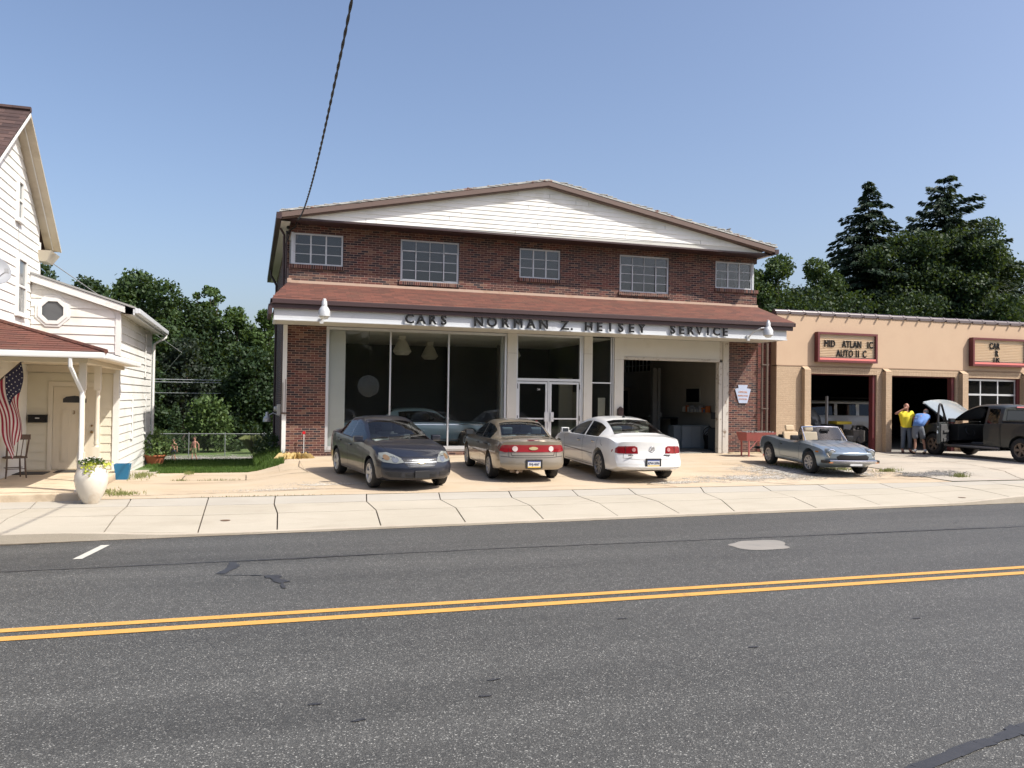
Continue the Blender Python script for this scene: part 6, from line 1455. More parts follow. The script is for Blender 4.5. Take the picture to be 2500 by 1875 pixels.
# ---------------------------------------------------------------- white sedan, tail to the street
LUC = dict(paint=paint('pearl_white_paint', (.70, .70, .68), .0, .28, .01), W=1.87, r=.345, tw=.235, rr=.235, wk='luc', rim=mat('rim_dull', (.30, .30, .30), .35, metal=.7), spokes=(9, .022, .03, 0), glass=CARGLD, rglass=CARGL,
    st=[-2.62, -2.60, -2.55, -2.45]+rngx(-2.3, -1.9, 4)+rngx(-1.82, -1.06, 6)+rngx(-.95, -.42, 4)+[-.34]+rngx(-.2, .08, 3)+rngx(.2, 1.1, 7)+rngx(1.2, 2.1, 9)+[2.25, 2.38, 2.46, 2.52, 2.54],
    zb=[(2.54, .25), (2.2, .2), (0, .2), (-2.2, .24), (-2.62, .33)], fx0=1.5, rx0=-1.55, fbow=.36, rbow=.26,
    fprof=[(.2, .10), (.3, .02), (.45, 0), (.6, .03), (.72, .1), (.8, .2), (.95, .3)], rprof=[(.25, .12), (.34, .02), (.40, 0), (.55, .015), (.64, .075), (.75, .10), (.95, .10), (1.02, .11), (1.1, .13)],
    ztop=[(2.54, .74), (2.4, .80), (1.9, .92), (1.2, 1.02), (.7, 1.24), (.2, 1.42), (-.3, 1.475), (-.9, 1.45), (-1.1, 1.41), (-1.84, 1.135), (-2.0, 1.10), (-2.4, 1.07), (-2.62, .99)],
    belt=[(2.54, .68), (2.2, .78), (1.6, .89), (1.0, .945), (0, .97), (-1.2, .995), (-1.9, 1.02), (-2.3, .99), (-2.62, .91)],
    ze=[(2.54, .71), (2.2, .84), (1.6, .945), (1.15, .985), (1.0, 1.0), (.5, 1.21), (.1, 1.34), (-.35, 1.395), (-.95, 1.36), (-1.2, 1.29), (-1.86, 1.06), (-2.1, 1.035), (-2.62, .95)],
    we=[(2.54, .70), (1.6, .80), (1.1, .79), (.6, .70), (.1, .61), (-.5, .595), (-1.05, .60), (-1.7, .67), (-2.0, .76), (-2.4, .76), (-2.62, .70)],
    hw=[(2.54, .84), (2.2, .90), (1.6, .935), (0, .935), (-1.5, .935), (-2.2, .905), (-2.62, .84)],
    ws=(.22, 1.12), rw=(-1.81, -1.07), side=[(-.335, .86), (-1.35, -.425)], axles=(1.47, -1.47), cab=(-1.4, 1.2), seats=(.2, -.8), back=.6, mirror=(.82, 1.03), mirm=None, trim=mat('trim_tan_grey', (.3, .28, .24), .8), seatm=mat('seat_beige', (.34, .31, .26), .8), handm=CHROME)
LUC['mirm'] = LUC['paint']
root, D, P = make_car('parked_sedan', 'large pearl-white sedan with separate red tail lights, tail towards the street', 'car', LUC, (9.03, 19.98, .265), 88.0, SUPP)
TL = [(.345, .70), (.62, .69), (.78, .69), (.875, .715), (.865, .77), (.76, .855), (.42, .872), (.36, .84)]
both(D, 'tail_light', 'rear', TL, LAMPR, off=.008); both(D, 'lamp_core', 'rear', circ(.44, .785, .045), mat('lamp_core_pink', (.45, .2, .2), .2, coat=.6), off=.014, cuts=1)
both(D, 'lamp_divider', 'rear', [(.615, .70), (.63, .70), (.63, .865), (.615, .865)], mat('dark_red_lens', (.08, .01, .01), .3), off=.012, cuts=0)
h, n = D.hit('rear', 0, .80); b = MB(); M = Matrix.Translation((h.x-.012, 0, .80)) @ Matrix.Rotation(-pi/2, 4, 'Y')
b.lathe([(.055, 0), (.06, .006), (.066, .006), (.07, 0)], 24, M, False)
for q in (-.026, 0, .026): b.add([M @ Vector(p) for p in ((-.02-q*.6, q-.011, .008), (.02-q*.6, q-.011, .008), (.028-q*.6, q+.011, .008), (-.028-q*.6, q+.011, .008))], [(0, 1, 2, 3)])
b.build('badge', CHROME, root, local=True)
h, n = D.hit('rear', .55, .645)
for s, y in (('BUICK', .52), ('LUCERNE', -.40)):
    text('badge_lettering', s, .042, mat('badge_grey', (.2, .2, .2), .3, metal=.6), root, Matrix.Translation((h.x-.06, y+(.07 if y > 0 else .1), .648)) @ Matrix.Rotation(-pi/2, 4, 'Z') @ Matrix.Rotation(pi/2, 4, 'X'), .012, .001, 'LEFT', local=True)
D.line('boot_gap', 'rear', [(-.68, .59), (-.30, .56), (.30, .56), (.68, .59)], .012, mat('gap_grey', (.25, .24, .22), .8), .003)
D.line('boot_gap', 'rear', [(.68, .59), (.66, .69)], .010, MATS['gap_grey'], .003); D.line('boot_gap', 'rear', [(-.68, .59), (-.66, .69)], .010, MATS['gap_grey'], .003)
D.patch('bumper_ledge', 'rear', [(-.78, .385), (.78, .385), (.8, .41), (-.8, .41)], LUC['paint'], .022, cuts=4)
plate(root, D, 'rear', .0, .485, 'KPW-2096')
side_seams(D, LUC, [(.98, 1.04), (-.37, -.38), (-1.28, -1.34)], .30, bz(LUC), [(-.15, .85), (-1.12, .88)])
for a in ('left', 'right'):
    D.line('side_moulding', a, [(1.02, .60), (-1.08, .58)], .018, mat('gap_grey', (.25, .24, .22), .8), .006); D.line('sill_line', a, [(1.0, .33), (-1.0, .33)], .02, LUC['paint'], .012)
    D.line('fuel_flap', a, [(-1.55, .95), (-1.60, .86), (-1.70, .82)], .012, SEAM, .003) if a == 'left' else None
b = MB(); b.add([(-.75, -.03, 1.455), (-.75, .03, 1.455), (-.87, .02, 1.45), (-.87, -.02, 1.45), (-.86, 0, 1.53)], [(0, 1, 4), (1, 2, 4), (2, 3, 4), (3, 0, 4)]); b.ball((-.80, 0, 1.46), .04, 10, 6, (1.4, .8, .6)); b.build('roof_aerial', PLAST, root, local=True)
for k in range(3):
    h, n = D.hit('left', 1.52-.07*k, .93)
    if h: b = MB(); b.box(1.50-.07*k, 1.54-.07*k, h.y-.002, h.y+.006, .915, .945); b.build('vent_port', PLAST, root, local=True)
b = MB(); b.box(-1.5, -1.42, .36, .52, 1.12, 1.125); b.ball((-1.52, -.05, 1.12), .07, 8, 6, (1, 1, .7)); b.build('tissue_box', mat('pale_yellow', (.5, .48, .3), .8), root, local=True)
both(D, 'headlight', 'front', [(.48, .62), (.82, .64), (.84, .76), (.52, .76)], LAMPC, off=.006)

# ---------------------------------------------------------------- silver-blue roadster
FIA = dict(paint=paint('silver_blue_paint', (.26, .32, .37), .55, .3), W=1.61, r=.30, tw=.18, rr=.185, wk='fia', rim=mat('rim_alloy', (.42, .41, .40), .4, metal=.5), spokes=(8, .03, .026, 0),
    st=[-2.06, -2.04, -1.99, -1.9]+rngx(-1.8, -1.0, 6)+rngx(-.85, .55, 10)+rngx(.66, 1.7, 9)+[1.8, 1.88, 1.94, 1.98, 2.0],
    zb=[(2.0, .28), (1.6, .2), (0, .2), (-1.6, .22), (-2.06, .34)], fx0=1.2, rx0=-1.3, fbow=.16, rbow=.14,
    fprof=[(.25, .16), (.36, .04), (.45, 0), (.58, .0), (.68, .05), (.8, .14)], rprof=[(.3, .1), (.4, .0), (.6, .02), (.8, .09), (.9, .14)],
    ztop=[(2.0, .63), (1.9, .665), (1.6, .74), (1.1, .82), (.62, .865), (.5, .86), (-.8, .83), (-1.0, .86), (-1.6, .85), (-1.95, .80), (-2.06, .74)],
    belt=[(2.0, .56), (1.75, .69), (1.2, .755), (.6, .79), (.0, .755), (-.6, .77), (-1.0, .815), (-1.5, .82), (-1.9, .77), (-2.06, .70)],
    ze=[(2.0, .60), (1.75, .75), (1.2, .805), (.6, .84), (0, .80), (-.6, .81), (-1.0, .85), (-1.5, .845), (-1.9, .79), (-2.06, .72)],
    we=[(2.0, .62), (1.5, .66), (.6, .66), (0, .66), (-1, .66), (-1.9, .62), (-2.06, .6)],
    hw=[(2.0, .71), (1.7, .765), (1.14, .80), (.3, .775), (-.4, .775), (-1.14, .80), (-1.8, .765), (-2.06, .70)],
    open=[(-.98, .60, 10, 11, 0)], axles=(1.14, -1.14), cabin=False, mirror=(.42, .90), mirm=PLAST, steer=radians(4), arch=.07, lift=.012)
root, D, P = make_car('parked_convertible', 'silver-blue vintage open roadster with round headlights and tan headrests', 'car', FIA, (15.25, 19.85, .285), -98, SUPP)
b = MB(); b.box(-.97, .58, -.6, .6, .28, .31); b.box(-.97, -.93, -.6, .6, .31, .8); b.box(.42, .6, -.6, .6, .31, .80); b.box(-.97, .59, -.61, -.57, .3, .79); b.box(-.97, .59, .57, .61, .3, .79); b.box(-1.02, -.78, -.56, .56, .78, .90)
b.build('cockpit', PLAST, root, local=True, bevel=.02)
seats(root, (-.42,), (-.3, .3), .33, SEATB, back=.56, width=.46)
b = MB(); b.lathe([(.165, -.012), (.18, 0), (.165, .012)], 20, Matrix.Translation((.12, .3, .80)) @ Matrix.Rotation(radians(-60), 4, 'Y'), False); b.build('steering_wheel', PLAST, root, True, True)
def wsf(u, v):   # windscreen surface
    y = (u*2-1); w = .62-.07*v; x = .78-.12*y*y-.36*v; return Vector((x, y*w, .855+.36*v-.02*y*y))
b = MB(); b.grid(wsf, 12, 4); g = b.build('windscreen', glass('screen_glass', (.7, .76, .78), 1.6, 0, .02), root, True, True)
b = MB(); b.tube([wsf(u/12, 1) for u in range(13)], .018, 8); b.tube([wsf(0, v/4) for v in range(5)], .018, 8); b.tube([wsf(1, v/4) for v in range(5)], .018, 8); b.tube([wsf(u/12, 0)+Vector((0, 0, -.01)) for u in range(13)], .014, 8); b.build('windscreen_frame', CHROME, root, True, True)
for s in (1, -1):
    b = MB(); b.add([(.62, s*.665, .83), (.30, s*.665, .82), (.33, s*.60, 1.18), (.36, s*.60, 1.19)], [(0, 1, 2, 3)]); b.build('quarter_light', MATS['screen_glass'], root, local=True)
    b = MB(); b.tube([(.30, s*.665, .82), (.33, s*.60, 1.19)], .012, 6); b.build('quarter_frame', PLAST, root, local=True)
b = MB(); b.box(.50, .60, -.12, .12, 1.10, 1.16); b.build('rear_view_mirror', PLAST, root, local=True, bevel=.01)
for y0 in (.1, -.45): D.line('wiper', 'top', [(.74, y0), (.70, y0+.42)], .016, PLAST, .03)
for s in (1, -1):       # humped fenders around the round lamps
    b = MB(); M = Matrix.Translation((1.80, s*.56, .60)) @ Matrix.Rotation(pi/2, 4, 'Y')
    b.lathe([(.10, -.35), (.125, -.15), (.125, .06), (.118, .075)], 24, M); b.build('headlight_pod', FIA['paint'], root, True, True)
    b = MB(); b.lathe([(.118, .07), (.118, .095), (.10, .10), (.094, .085)], 24, M, False); b.build('headlight_ring', CHROME, root, True, True)
    b = MB(); b.lathe([(.094, .085), (.07, .10), (.001, .112)], 24, M); b.build('headlight', LAMPC, root, True, True)
D.patch('grille', 'front', [(-.42, .43), (.42, .43), (.46, .52), (.36, .575), (.1, .555), (-.1, .555), (-.36, .575), (-.46, .52)], PLAST, .012)
b = MB()
for i in range(24):
    y0, y1 = -.79+1.58*i/24, -.79+1.58*(i+1)/24; X = lambda y: 2.12-.20*(abs(y)/.79)**3
    for z0, z1, o in ((.355, .425, .0),): b.add([(X(y0)-.16, y0, z0), (X(y1)-.16, y1, z0), (X(y1)+o, y1, z0), (X(y0)+o, y0, z0), (X(y0)-.16, y0, z1), (X(y1)-.16, y1, z1), (X(y1)+o, y1, z1), (X(y0)+o, y0, z1)], [(3,2,1,0),(4,5,6,7),(0,1,5,4),(1,2,6,5),(2,3,7,6),(3,0,4,7)])
b.build('bumper', PLAST, root, local=True)
b = MB()
for i in range(20):
    y0, y1 = -.66+1.32*i/20, -.66+1.32*(i+1)/20; b.quad((X(y0)+.004, y0, .415), (X(y1)+.004, y1, .415), (X(y1)-.03, y1, .44), (X(y0)-.03, y0, .44)); b.quad((X(y0)+.004, y0, .385), (X(y1)+.004, y1, .385), (X(y1)+.004, y1, .415), (X(y0)+.004, y0, .415)); b.quad((X(y0)+.003, y0, .357), (X(y1)+.003, y1, .357), (X(y1)+.003, y1, .367), (X(y0)+.003, y0, .367))
b.build('bumper_strip', CHROME, root, local=True)
for s in (1, -1):
    b = MB(); b.box(1.95, X(.62)+.012, s*.62-.07, s*.62+.07, .362, .384); b.build('indicator', AMB, root, local=True)
b = MB(); b.box(2.09, 2.125, -.17, .17, .30, .355); b.build('plate_bracket', FASCIA, root, local=True)
b = MB(); b.lathe([(.04, 0), (.03, .02)], 16, Matrix.Translation((1.955, 0, .60)) @ Matrix.Rotation(pi/2, 4, 'Y')); b.build('badge', CHROME, root, local=True)
D.line('bonnet_gap', 'top', [(.72, -.50), (1.85, -.40)], .01, SEAM, .002); D.line('bonnet_gap', 'top', [(.72, .50), (1.85, .40)], .01, SEAM, .002)
for s in (1, -1): D.patch('bonnet_bulge', 'top', [(.95, s*.16-.07), (1.75, s*.16-.05), (1.75, s*.16+.05), (.95, s*.16+.07)], FIA['paint'], .005, cuts=4)
for a in ('left', 'right'):
    D.line('door_gap', a, [(.58, .34), (.60, .78)], .009, SEAM, .002); D.line('door_gap', a, [(-.5, .34), (-.56, .76)], .009, SEAM, .002); D.line('door_gap', a, [(.58, .34), (-.5, .34)], .009, SEAM, .002)
    D.line('chrome_sill', a, [(.72, .26), (-.7, .26)], .02, CHROME, .008)
    D.patch('side_marker', a, [(1.46, .60), (1.58, .60), (1.58, .64), (1.46, .64)], AMB, .008, cuts=0); h, n = D.hit(a, -.40, .68); s = 1 if a == 'left' else -1
    b = MB(); b.box(-.46, -.34, min(h.y, h.y+s*.025), max(h.y, h.y+s*.025), .67, .69); b.build('door_handle', CHROME, root, local=True)
both(D, 'tail_light', 'rear', [(.40, .58), (.66, .58), (.66, .70), (.40, .70)], LAMPR, off=.006)
b = MB(); b.box(-2.10, -1.97, -.78, .78, .38, .46); b.build('rear_bumper', PLAST, root, local=True, bevel=.02)

# ---------------------------------------------------------------- pickup with bonnet and door open
TR = dict(paint=mat('dark_green_grey_paint', (.026, .031, .031), .45, metal=.1, coat=.35), W=1.78, r=.37, tw=.24, rr=.215, wk='tru', rim=mat('rim_brown_steel', (.20, .15, .11), .6, metal=.3), spokes=(5, .035, .06, 0), glass=CARGL,
    st=[-2.55, -2.52, -2.45]+rngx(-2.3, -1.02, 7)+[-1.0, -.985]+rngx(-.85, -.44, 3)+[-.36]+rngx(-.2, .28, 3)+rngx(.36, 1.05, 6)+[1.12]+rngx(1.2, 2.2, 8)+[2.35, 2.45, 2.5, 2.53],
    zb=[(2.53, .36), (2.1, .33), (0, .36), (-2.55, .42)], fx0=1.6, rx0=-2.1, fbow=.16, rbow=.03,
    fprof=[(.3, .06), (.45, 0), (.7, .0), (.9, .04), (1.1, .1)], rprof=[(.3, .0), (1.2, .0)],
    ztop=[(2.53, 1.02), (2.4, 1.07), (1.6, 1.17), (1.15, 1.22), (.7, 1.50), (.32, 1.72), (0, 1.79), (-.6, 1.80), (-.95, 1.76), (-.985, 1.72), (-1.0, 1.235), (-1.1, 1.23), (-2.55, 1.23)],
    belt=[(2.53, .92), (2.0, 1.02), (1.15, 1.12), (0, 1.14), (-.95, 1.16), (-1.0, 1.19), (-2.55, 1.19)],
    ze=[(2.53, .97), (2.0, 1.08), (1.2, 1.16), (1.0, 1.22), (.6, 1.48), (.25, 1.64), (-.1, 1.71), (-.9, 1.69), (-.985, 1.65), (-1.0, 1.22), (-2.55, 1.22)],
    we=[(2.53, .72), (1.2, .76), (.7, .70), (.25, .64), (-.9, .63), (-.985, .64), (-1.0, .78), (-2.55, .80)],
    hw=[(2.53, .82), (2.1, .87), (1.4, .88), (-1, .88), (-2.55, .88)],
    ws=(.37, 1.11), side=[(-.355, .98), (-.86, -.445)], noleft=0, open=[(1.25, 2.4, 10, 11, 0), (-.355, 1.1, 2, 8, 1)], axles=(1.72, -1.72), cab=(-.9, 1.15), seats=(.1,), back=.62, mirror=(.85, 1.22), mirm=PLAST, sharp=30, arch=.07, lift=.014, handm=PLAST, seatm=mat('seat_dark', (.05, .05, .05), .8))
root, D, P = make_car('pickup_truck', 'dark green-grey extended-cab pickup with bonnet raised and driver door open', 'truck', TR, (23.55, 21.38, .39), 90, None)
hood = MB()
def hd(u, v, o=0):
    y = (u*2-1)*.78; L = 1.28*v; a = radians(29); arch = .10*(1-(u*2-1)**2)*(.4+.6*v); x = 1.18+L*cos(a)-sin(a)*(arch+o); return Vector((x, y*(1-.05*v), 1.22+L*sin(a)+cos(a)*(arch+o)))
hood.grid(lambda u, v: hd(u, v), 14, 8); hood.grid(lambda u, v: hd(1-u, v, -.05), 14, 8)
hood.build('bonnet', paint('bonnet_sky_sheen', (.34, .39, .40), .35, .25), root, True, True)  # sky reflection on the raised bonnet put into its paler colour
b = MB(); b.tube([(1.7, .62, 1.12), hd(.9, .75, -.05)], .012, 6); b.build('prop_rod', PLAST, root, local=True)
eb = MB(); R = random.Random(9); eb.box(1.25, 2.35, -.6, .6, .5, .98)
for k in range(18): x, y = R.uniform(1.25, 2.2), R.uniform(-.55, .5); eb.box(x, x+.15, y, y+.12, .98, 1.0+R.uniform(0, .1))
eb.build('engine', mat('engine_dark', (.04, .04, .04), .5, var=.5, vs=12), root, local=True)
# open driver door, hinged at x = 1.1 on the left side
dT = Matrix.Translation((1.12, .86, 0)) @ Matrix.Rotation(radians(-57), 4, 'Z')
b = MB(); b.box(-1.30, -.02, -.05, .05, .46, 1.16, dT)
dr = b.build('door', TR['paint'], root, local=True, bevel=.03)
b = MB(); b.box(-1.2, -.1, -.085, -.051, .52, 1.10, dT); b.box(-1.0, -.35, -.14, -.086, .82, .9, dT); b.box(-.95, -.3, -.12, -.086, .52, .64, dT); b.build('door_panel', mat('door_card', (.07, .07, .07), .7, var=.2, vs=6), dr, local=True, bevel=.012)
b = MB(); pts = [(-1.28, 0, 1.14), (-1.24, 0, 1.40), (-1.10, 0, 1.72), (-.98, 0, 1.77), (-.80, 0, 1.75), (-.12, 0, 1.2), (-.05, 0, 1.15)]
b.tube([dT @ Vector(p) for p in pts], .035, 8); b.tube([dT @ Vector(p) for p in ((-.45, 0, 1.14), (-.5, 0, 1.42))], .02, 6); b.build('window_frame', PLAST, dr, True, True)
b = MB(); b.box(-1.33, -1.3, -.02, .02, .8, .9, dT); b.box(-1.31, -1.295, -.03, .03, 1.0, 1.03, dT); b.build('latch', CHROME, dr, local=True)
D.patch('rear_glass', 'rear', [(-.62, 1.27), (.62, 1.27), (.54, 1.63), (-.54, 1.63)], mat('dark_pane', (.05, .055, .06), .08), .01, cuts=2)
for z in (1.28, 1.62): D.line('glass_trim', 'rear', [(-.6, z), (.6, z)], .02, CHROME, .02)
D.patch('brake_lamp', 'rear', [(-.2, 1.68), (.2, 1.68), (.18, 1.72), (-.18, 1.72)], mat('faded_red_lens', (.4, .1, .1), .4), .03, cuts=0)
b = MB(); b.box(-2.5, -1.02, -.76, .76, 1.228, 1.25); b.build('bed_cover', PLAST, root, local=True)
b = MB(); b.box(-2.54, -1.0, .74, .80, 1.235, 1.27); b.box(-2.54, -1.0, -.80, -.74, 1.235, 1.27); b.build('bed_rail', PLAST, root, local=True)
b = MB(); b.tube([(1.15, .92, .38), (-1.0, .92, .38)], .04, 8); b.tube([(.8, .6, .4), (.8, .9, .38)], .02, 6); b.tube([(-.7, .6, .4), (-.7, .9, .38)], .02, 6); b.build('side_step', mat('step_metal', (.2, .2, .2), .4, metal=.5), root, True, True)
D.line('door_gap', 'left', [(-.95, .5), (-.97, 1.15)], .012, SEAM, .002); D.line('body_gap', 'left', [(-1.0, .42), (-1.0, 1.2)], .02, SEAM, .004); D.line('door_crease', 'left', [(-.4, .62), (-.9, .62)], .02, TR['paint'], .02)
b = MB(); b.box(-1.0, .95, -.80, .80, .40, .46); b.build('cab_floor', PLAST, root, local=True)

# ---------------------------------------------------------------- 1960s pale-blue coupe inside the showroom
OLD = dict(paint=paint('pale_blue_paint', (.30, .42, .46), .1, .3), W=1.95, r=.34, tw=.19, rr=.20, wk='old', rim=mat('whitewall_cap', (.55, .56, .56), .25, metal=.6), spokes=(14, .012, .02, 0),
    st=[-2.75, -2.7, -2.6]+rngx(-2.4, -1.6, 4)+rngx(-1.45, -.95, 3)+rngx(-.8, .35, 5)+rngx(.45, .95, 4)+rngx(1.1, 2.3, 6)+[2.45, 2.55, 2.6],
    zb=[(2.6, .3), (0, .26), (-2.75, .34)], fx0=1.9, rx0=-2.0, fbow=.1, rbow=.12, fprof=[(.3, .1), (.5, 0), (.8, .02), (.95, .05)], rprof=[(.3, .1), (.5, .0), (.95, .05)],
    ztop=[(2.6, .86), (2.3, .92), (1.0, 1.0), (.8, 1.12), (.45, 1.34), (0, 1.40), (-.7, 1.38), (-.95, 1.32), (-1.5, 1.02), (-2.4, .96), (-2.75, .9)],
    belt=[(2.6, .82), (1, .90), (-1, .92), (-2.75, .84)], ze=[(2.6, .85), (1.0, .95), (.85, 1.0), (.4, 1.27), (0, 1.33), (-.7, 1.31), (-1.0, 1.25), (-1.5, .97), (-2.75, .88)],
    we=[(2.6, .86), (1.0, .84), (.4, .68), (-.8, .68), (-1.5, .82), (-2.75, .84)], hw=[(2.6, .92), (2, .97), (-2, .97), (-2.75, .90)],
    ws=(.44, .96), rw=(-1.46, -.94), side=[(-.81, .80)], axles=(1.55, -1.45), cab=(-1.0, 1.0), seats=(.05,), mirror=(.75, 1.02), mirm=CHROME, ground=False)
root, D, P = make_car('classic_coupe', 'pale-blue 1960s coupe parked side-on inside the showroom window', 'car', OLD, (5.35, 27.6, .40), 3, None)
for a in ('left', 'right'): D.line('chrome_strip', a, [(2.3, .84), (-2.4, .86)], .02, CHROME, .006); D.line('chrome_strip', a, [(1.9, .36), (-1.8, .36)], .03, CHROME, .006)
both(D, 'headlight', 'front', circ(.68, .66, .08), LAMPC, off=.01, cuts=1)
# white off-roader glimpsed in the first bay
HUM = dict(OLD); HUM.update(paint=paint('plain_white_paint', (.78, .78, .78), 0, .35, .01), W=1.95, r=.40, wk='hum', rr=.22, tw=.25, rim=PLAST, spokes=(6, .03, .04, 0),
    st=[-2.2, -2.18, -2.12]+rngx(-2.0, -1.3, 3)+[-1.18]+rngx(-1.05, -.45, 3)+[-.33]+rngx(-.2, .52, 3)+[.62]+rngx(.7, 1.1, 3)+rngx(1.25, 2.1, 5)+[2.2, 2.25],
    zb=[(2.25, .5), (0, .45), (-2.2, .5)], fx0=1.6, rx0=-1.9, fbow=.05, rbow=.03, fprof=[(.3, 0), (1.2, .02)], rprof=[(.3, 0), (1.9, .04)],
    ztop=[(2.25, 1.22), (1.12, 1.27), (1.0, 1.5), (.75, 1.83), (.4, 1.88), (-2.0, 1.88), (-2.2, 1.84)], belt=[(2.25, 1.15), (1, 1.22), (-2.2, 1.24)],
    ze=[(2.25, 1.19), (1.1, 1.25), (.95, 1.5), (.72, 1.77), (.4, 1.80), (-2.2, 1.78)], we=[(2.25, .86), (1.1, .85), (.7, .80), (-2.2, .80)], hw=[(2.25, .95), (-2.2, .96)],
    ws=(.71, 1.11), rw=(9, 9), side=[(-.32, .61), (-1.17, -.46), (-2.0, -1.29)], axles=(1.4, -1.3), cab=(-1.5, 1.0), mirror=(.95, 1.35), mirm=None, glass=CARGLD, ground=False); HUM['mirm'] = HUM['paint']
root, D, P = make_car('white_off_roader', 'boxy white off-roader half hidden in the dark first bay', 'car', HUM, (23.2, 29.6, .39), 150, None)
b = MB()
for x in (-.3, -1.5): b.box(x-.03, x+.03, -.8, .8, 1.95, 1.98)
b.tube([(.4, .7, 1.97), (-1.9, .7, 1.97)], .02, 6); b.tube([(.4, -.7, 1.97), (-1.9, -.7, 1.97)], .02, 6); b.build('roof_rack', PLAST, root, local=True)
# ================================================================== PEOPLE
SKIN = mat('skin', (.46, .25, .17), .6); SKINR = mat('skin_red', (.40, .20, .14), .6); HAIRG = mat('hair_grey', (.26, .24, .22), .8); HAIRB = mat('hair_brown', (.07, .04, .025), .8)
def skin(name, pts, edges, m, parent, sub=1):
    me = bpy.data.meshes.new(name); keys = list(pts); me.from_pydata([pts[k][0] for k in keys], [(keys.index(a), keys.index(b_)) for a, b_ in edges], [])
    o = bpy.data.objects.new('tmp', me); COL.objects.link(o); md = o.modifiers.new('s', 'SKIN'); md.use_smooth_shade = True
    if not me.skin_vertices: 
        bm = bmesh.new(); bm.from_mesh(me); bm.verts.layers.skin.verify(); bm.to_mesh(me); bm.free()
    sv = me.skin_vertices[0].data
    for i, k in enumerate(keys):
        r = pts[k][1]; sv[i].radius = r if isinstance(r, tuple) else (r, r); sv[i].use_root = (i == 0)
    ss = o.modifiers.new('d', 'SUBSURF'); ss.levels = ss.render_levels = sub
    dg = bpy.context.evaluated_depsgraph_get(); dg.update(); res = bpy.data.meshes.new_from_object(o.evaluated_get(dg)); bpy.data.objects.remove(o)
    res.name = name; res.materials.clear(); res.materials.append(m); fin(res, 80); return link(name, res, parent, True)
def person(label, loc, rz, J, sc, skinm, hair, clothes, face=-1, look=(0, -1), bald=False, group=None):
    root = thing('person', label, 'person', loc, rz, group); P = {}; P0 = {}
    slim = {k for c in clothes for k in c[2] if k in J and k[:2] not in ('an', 'to')}
    for k, (p, r) in J.items():
        if k in slim: P0[k] = (tuple(c*sc for c in p), (tuple(q*sc for q in r) if isinstance(r, tuple) else (r*sc, r*sc))); r = tuple(q*.74 for q in r) if isinstance(r, tuple) else r*.74
        P[k] = (tuple(c*sc for c in p), (tuple(q*sc for q in r) if isinstance(r, tuple) else r*sc))
    E = [('pelvis', 'belly'), ('belly', 'chest'), ('chest', 'neck'), ('neck', 'head0'), ('head0', 'head1')]
    for s in 'LR': E += [('chest', 'sh'+s), ('sh'+s, 'el'+s), ('el'+s, 'wr'+s), ('wr'+s, 'palm'+s), ('pelvis', 'hip'+s), ('hip'+s, 'kn'+s), ('kn'+s, 'an'+s), ('an'+s, 'toe'+s)]
    # hands: palm with four bent fingers and a thumb
    for s in 'LR':
        w = Vector(P['wr'+s][0]); e = Vector(P['el'+s][0]); d = (w-e).normalized(); side = d.cross(Vector((0, -1, .2))).normalized()
        bend = d.cross(side).normalized(); pc = w+d*.075*sc; P['palm'+s] = (tuple(pc), (.034*sc, .018*sc))
        for q in range(4):
            L = (.07, .08, .075, .058)[q]*sc; o = side*(q-1.5)*.02*sc
            a = pc+o+d*.02*sc; b_ = a+d*L*.55+bend*.012*sc; c = b_+d*L*.35+bend*.03*sc
            P['f%d%s' % (q, s)] = (tuple(b_), .009*sc); P['g%d%s' % (q, s)] = (tuple(c), .0075*sc); E += [('palm'+s, 'f%d%s' % (q, s)), ('f%d%s' % (q, s), 'g%d%s' % (q, s))]
        th = pc-side*.045*sc-d*.01*sc; P['t'+s] = (tuple(th), .010*sc); P['u'+s] = (tuple(th+d*.035*sc-side*.008*sc), .009*sc); E += [('palm'+s, 't'+s), ('t'+s, 'u'+s)]
    skin('body', P, E, skinm, root)
    h = (Vector(P['head0'][0])+Vector(P['head1'][0]))/2; r = .1*sc; fx = Vector((look[0], look[1], 0)).normalized(); sx = Vector((-fx.y, fx.x, 0))
    M = Matrix(((sx.x, fx.x, 0, h.x), (sx.y, fx.y, 0, h.y), (0, 0, 1, h.z), (0, 0, 0, 1)))
    b = MB(); b.ball((0, -.018*sc, .03*sc), r*.98, 16, 10, (.86, .98, 1.02), M)
    v2 = []; b2 = MB(); off = 0
    keep = [i for i, p in enumerate(b.v)]
    loc_in = M.inverted()
    fs = [f for f in b.f if (lambda c: (c.z > (.055 if bald else .035)*sc and not (c.y > .045*sc and c.z < .085*sc)) or (c.y < -.02*sc and c.z > -.04*sc))(loc_in @ (sum((Vector(b.v[i]) for i in f), Vector())/len(f)))]
    if bald: fs = [f for f in fs if (loc_in @ (sum((Vector(b.v[i]) for i in f), Vector())/len(f))).z < .07*sc]
    b.f = fs; b.m = [0]*len(fs); b.build('hair', hair, root, True, True)
    b = MB()
    for s in (-1, 1): b.ball((s*.034*sc, .088*sc, .012*sc), .011*sc, 8, 6, (1.2, .5, .7), M)
    b.build('eye', mat('eye_dark', (.03, .02, .02), .3), root, local=True)
    b = MB(); b.ball((0, .10*sc, -.012*sc), .016*sc, 8, 6, (.8, 1, 1.4), M); b.ball((0, -.005*sc, .012*sc), r*.93, 14, 10, (.84, .98, 1.12), M)
    for s in (-1, 1): b.ball((s*.083*sc, 0, 0), .022*sc, 8, 6, (.4, .8, 1.2), M)
    b.build('face', skinm, root, True, True)
    b = MB(); b.box(-.025*sc, .025*sc, .088*sc, .098*sc, -.052*sc, -.044*sc, M); b.build('mouth', mat('lip', (.3, .1, .08), .6), root, local=True)
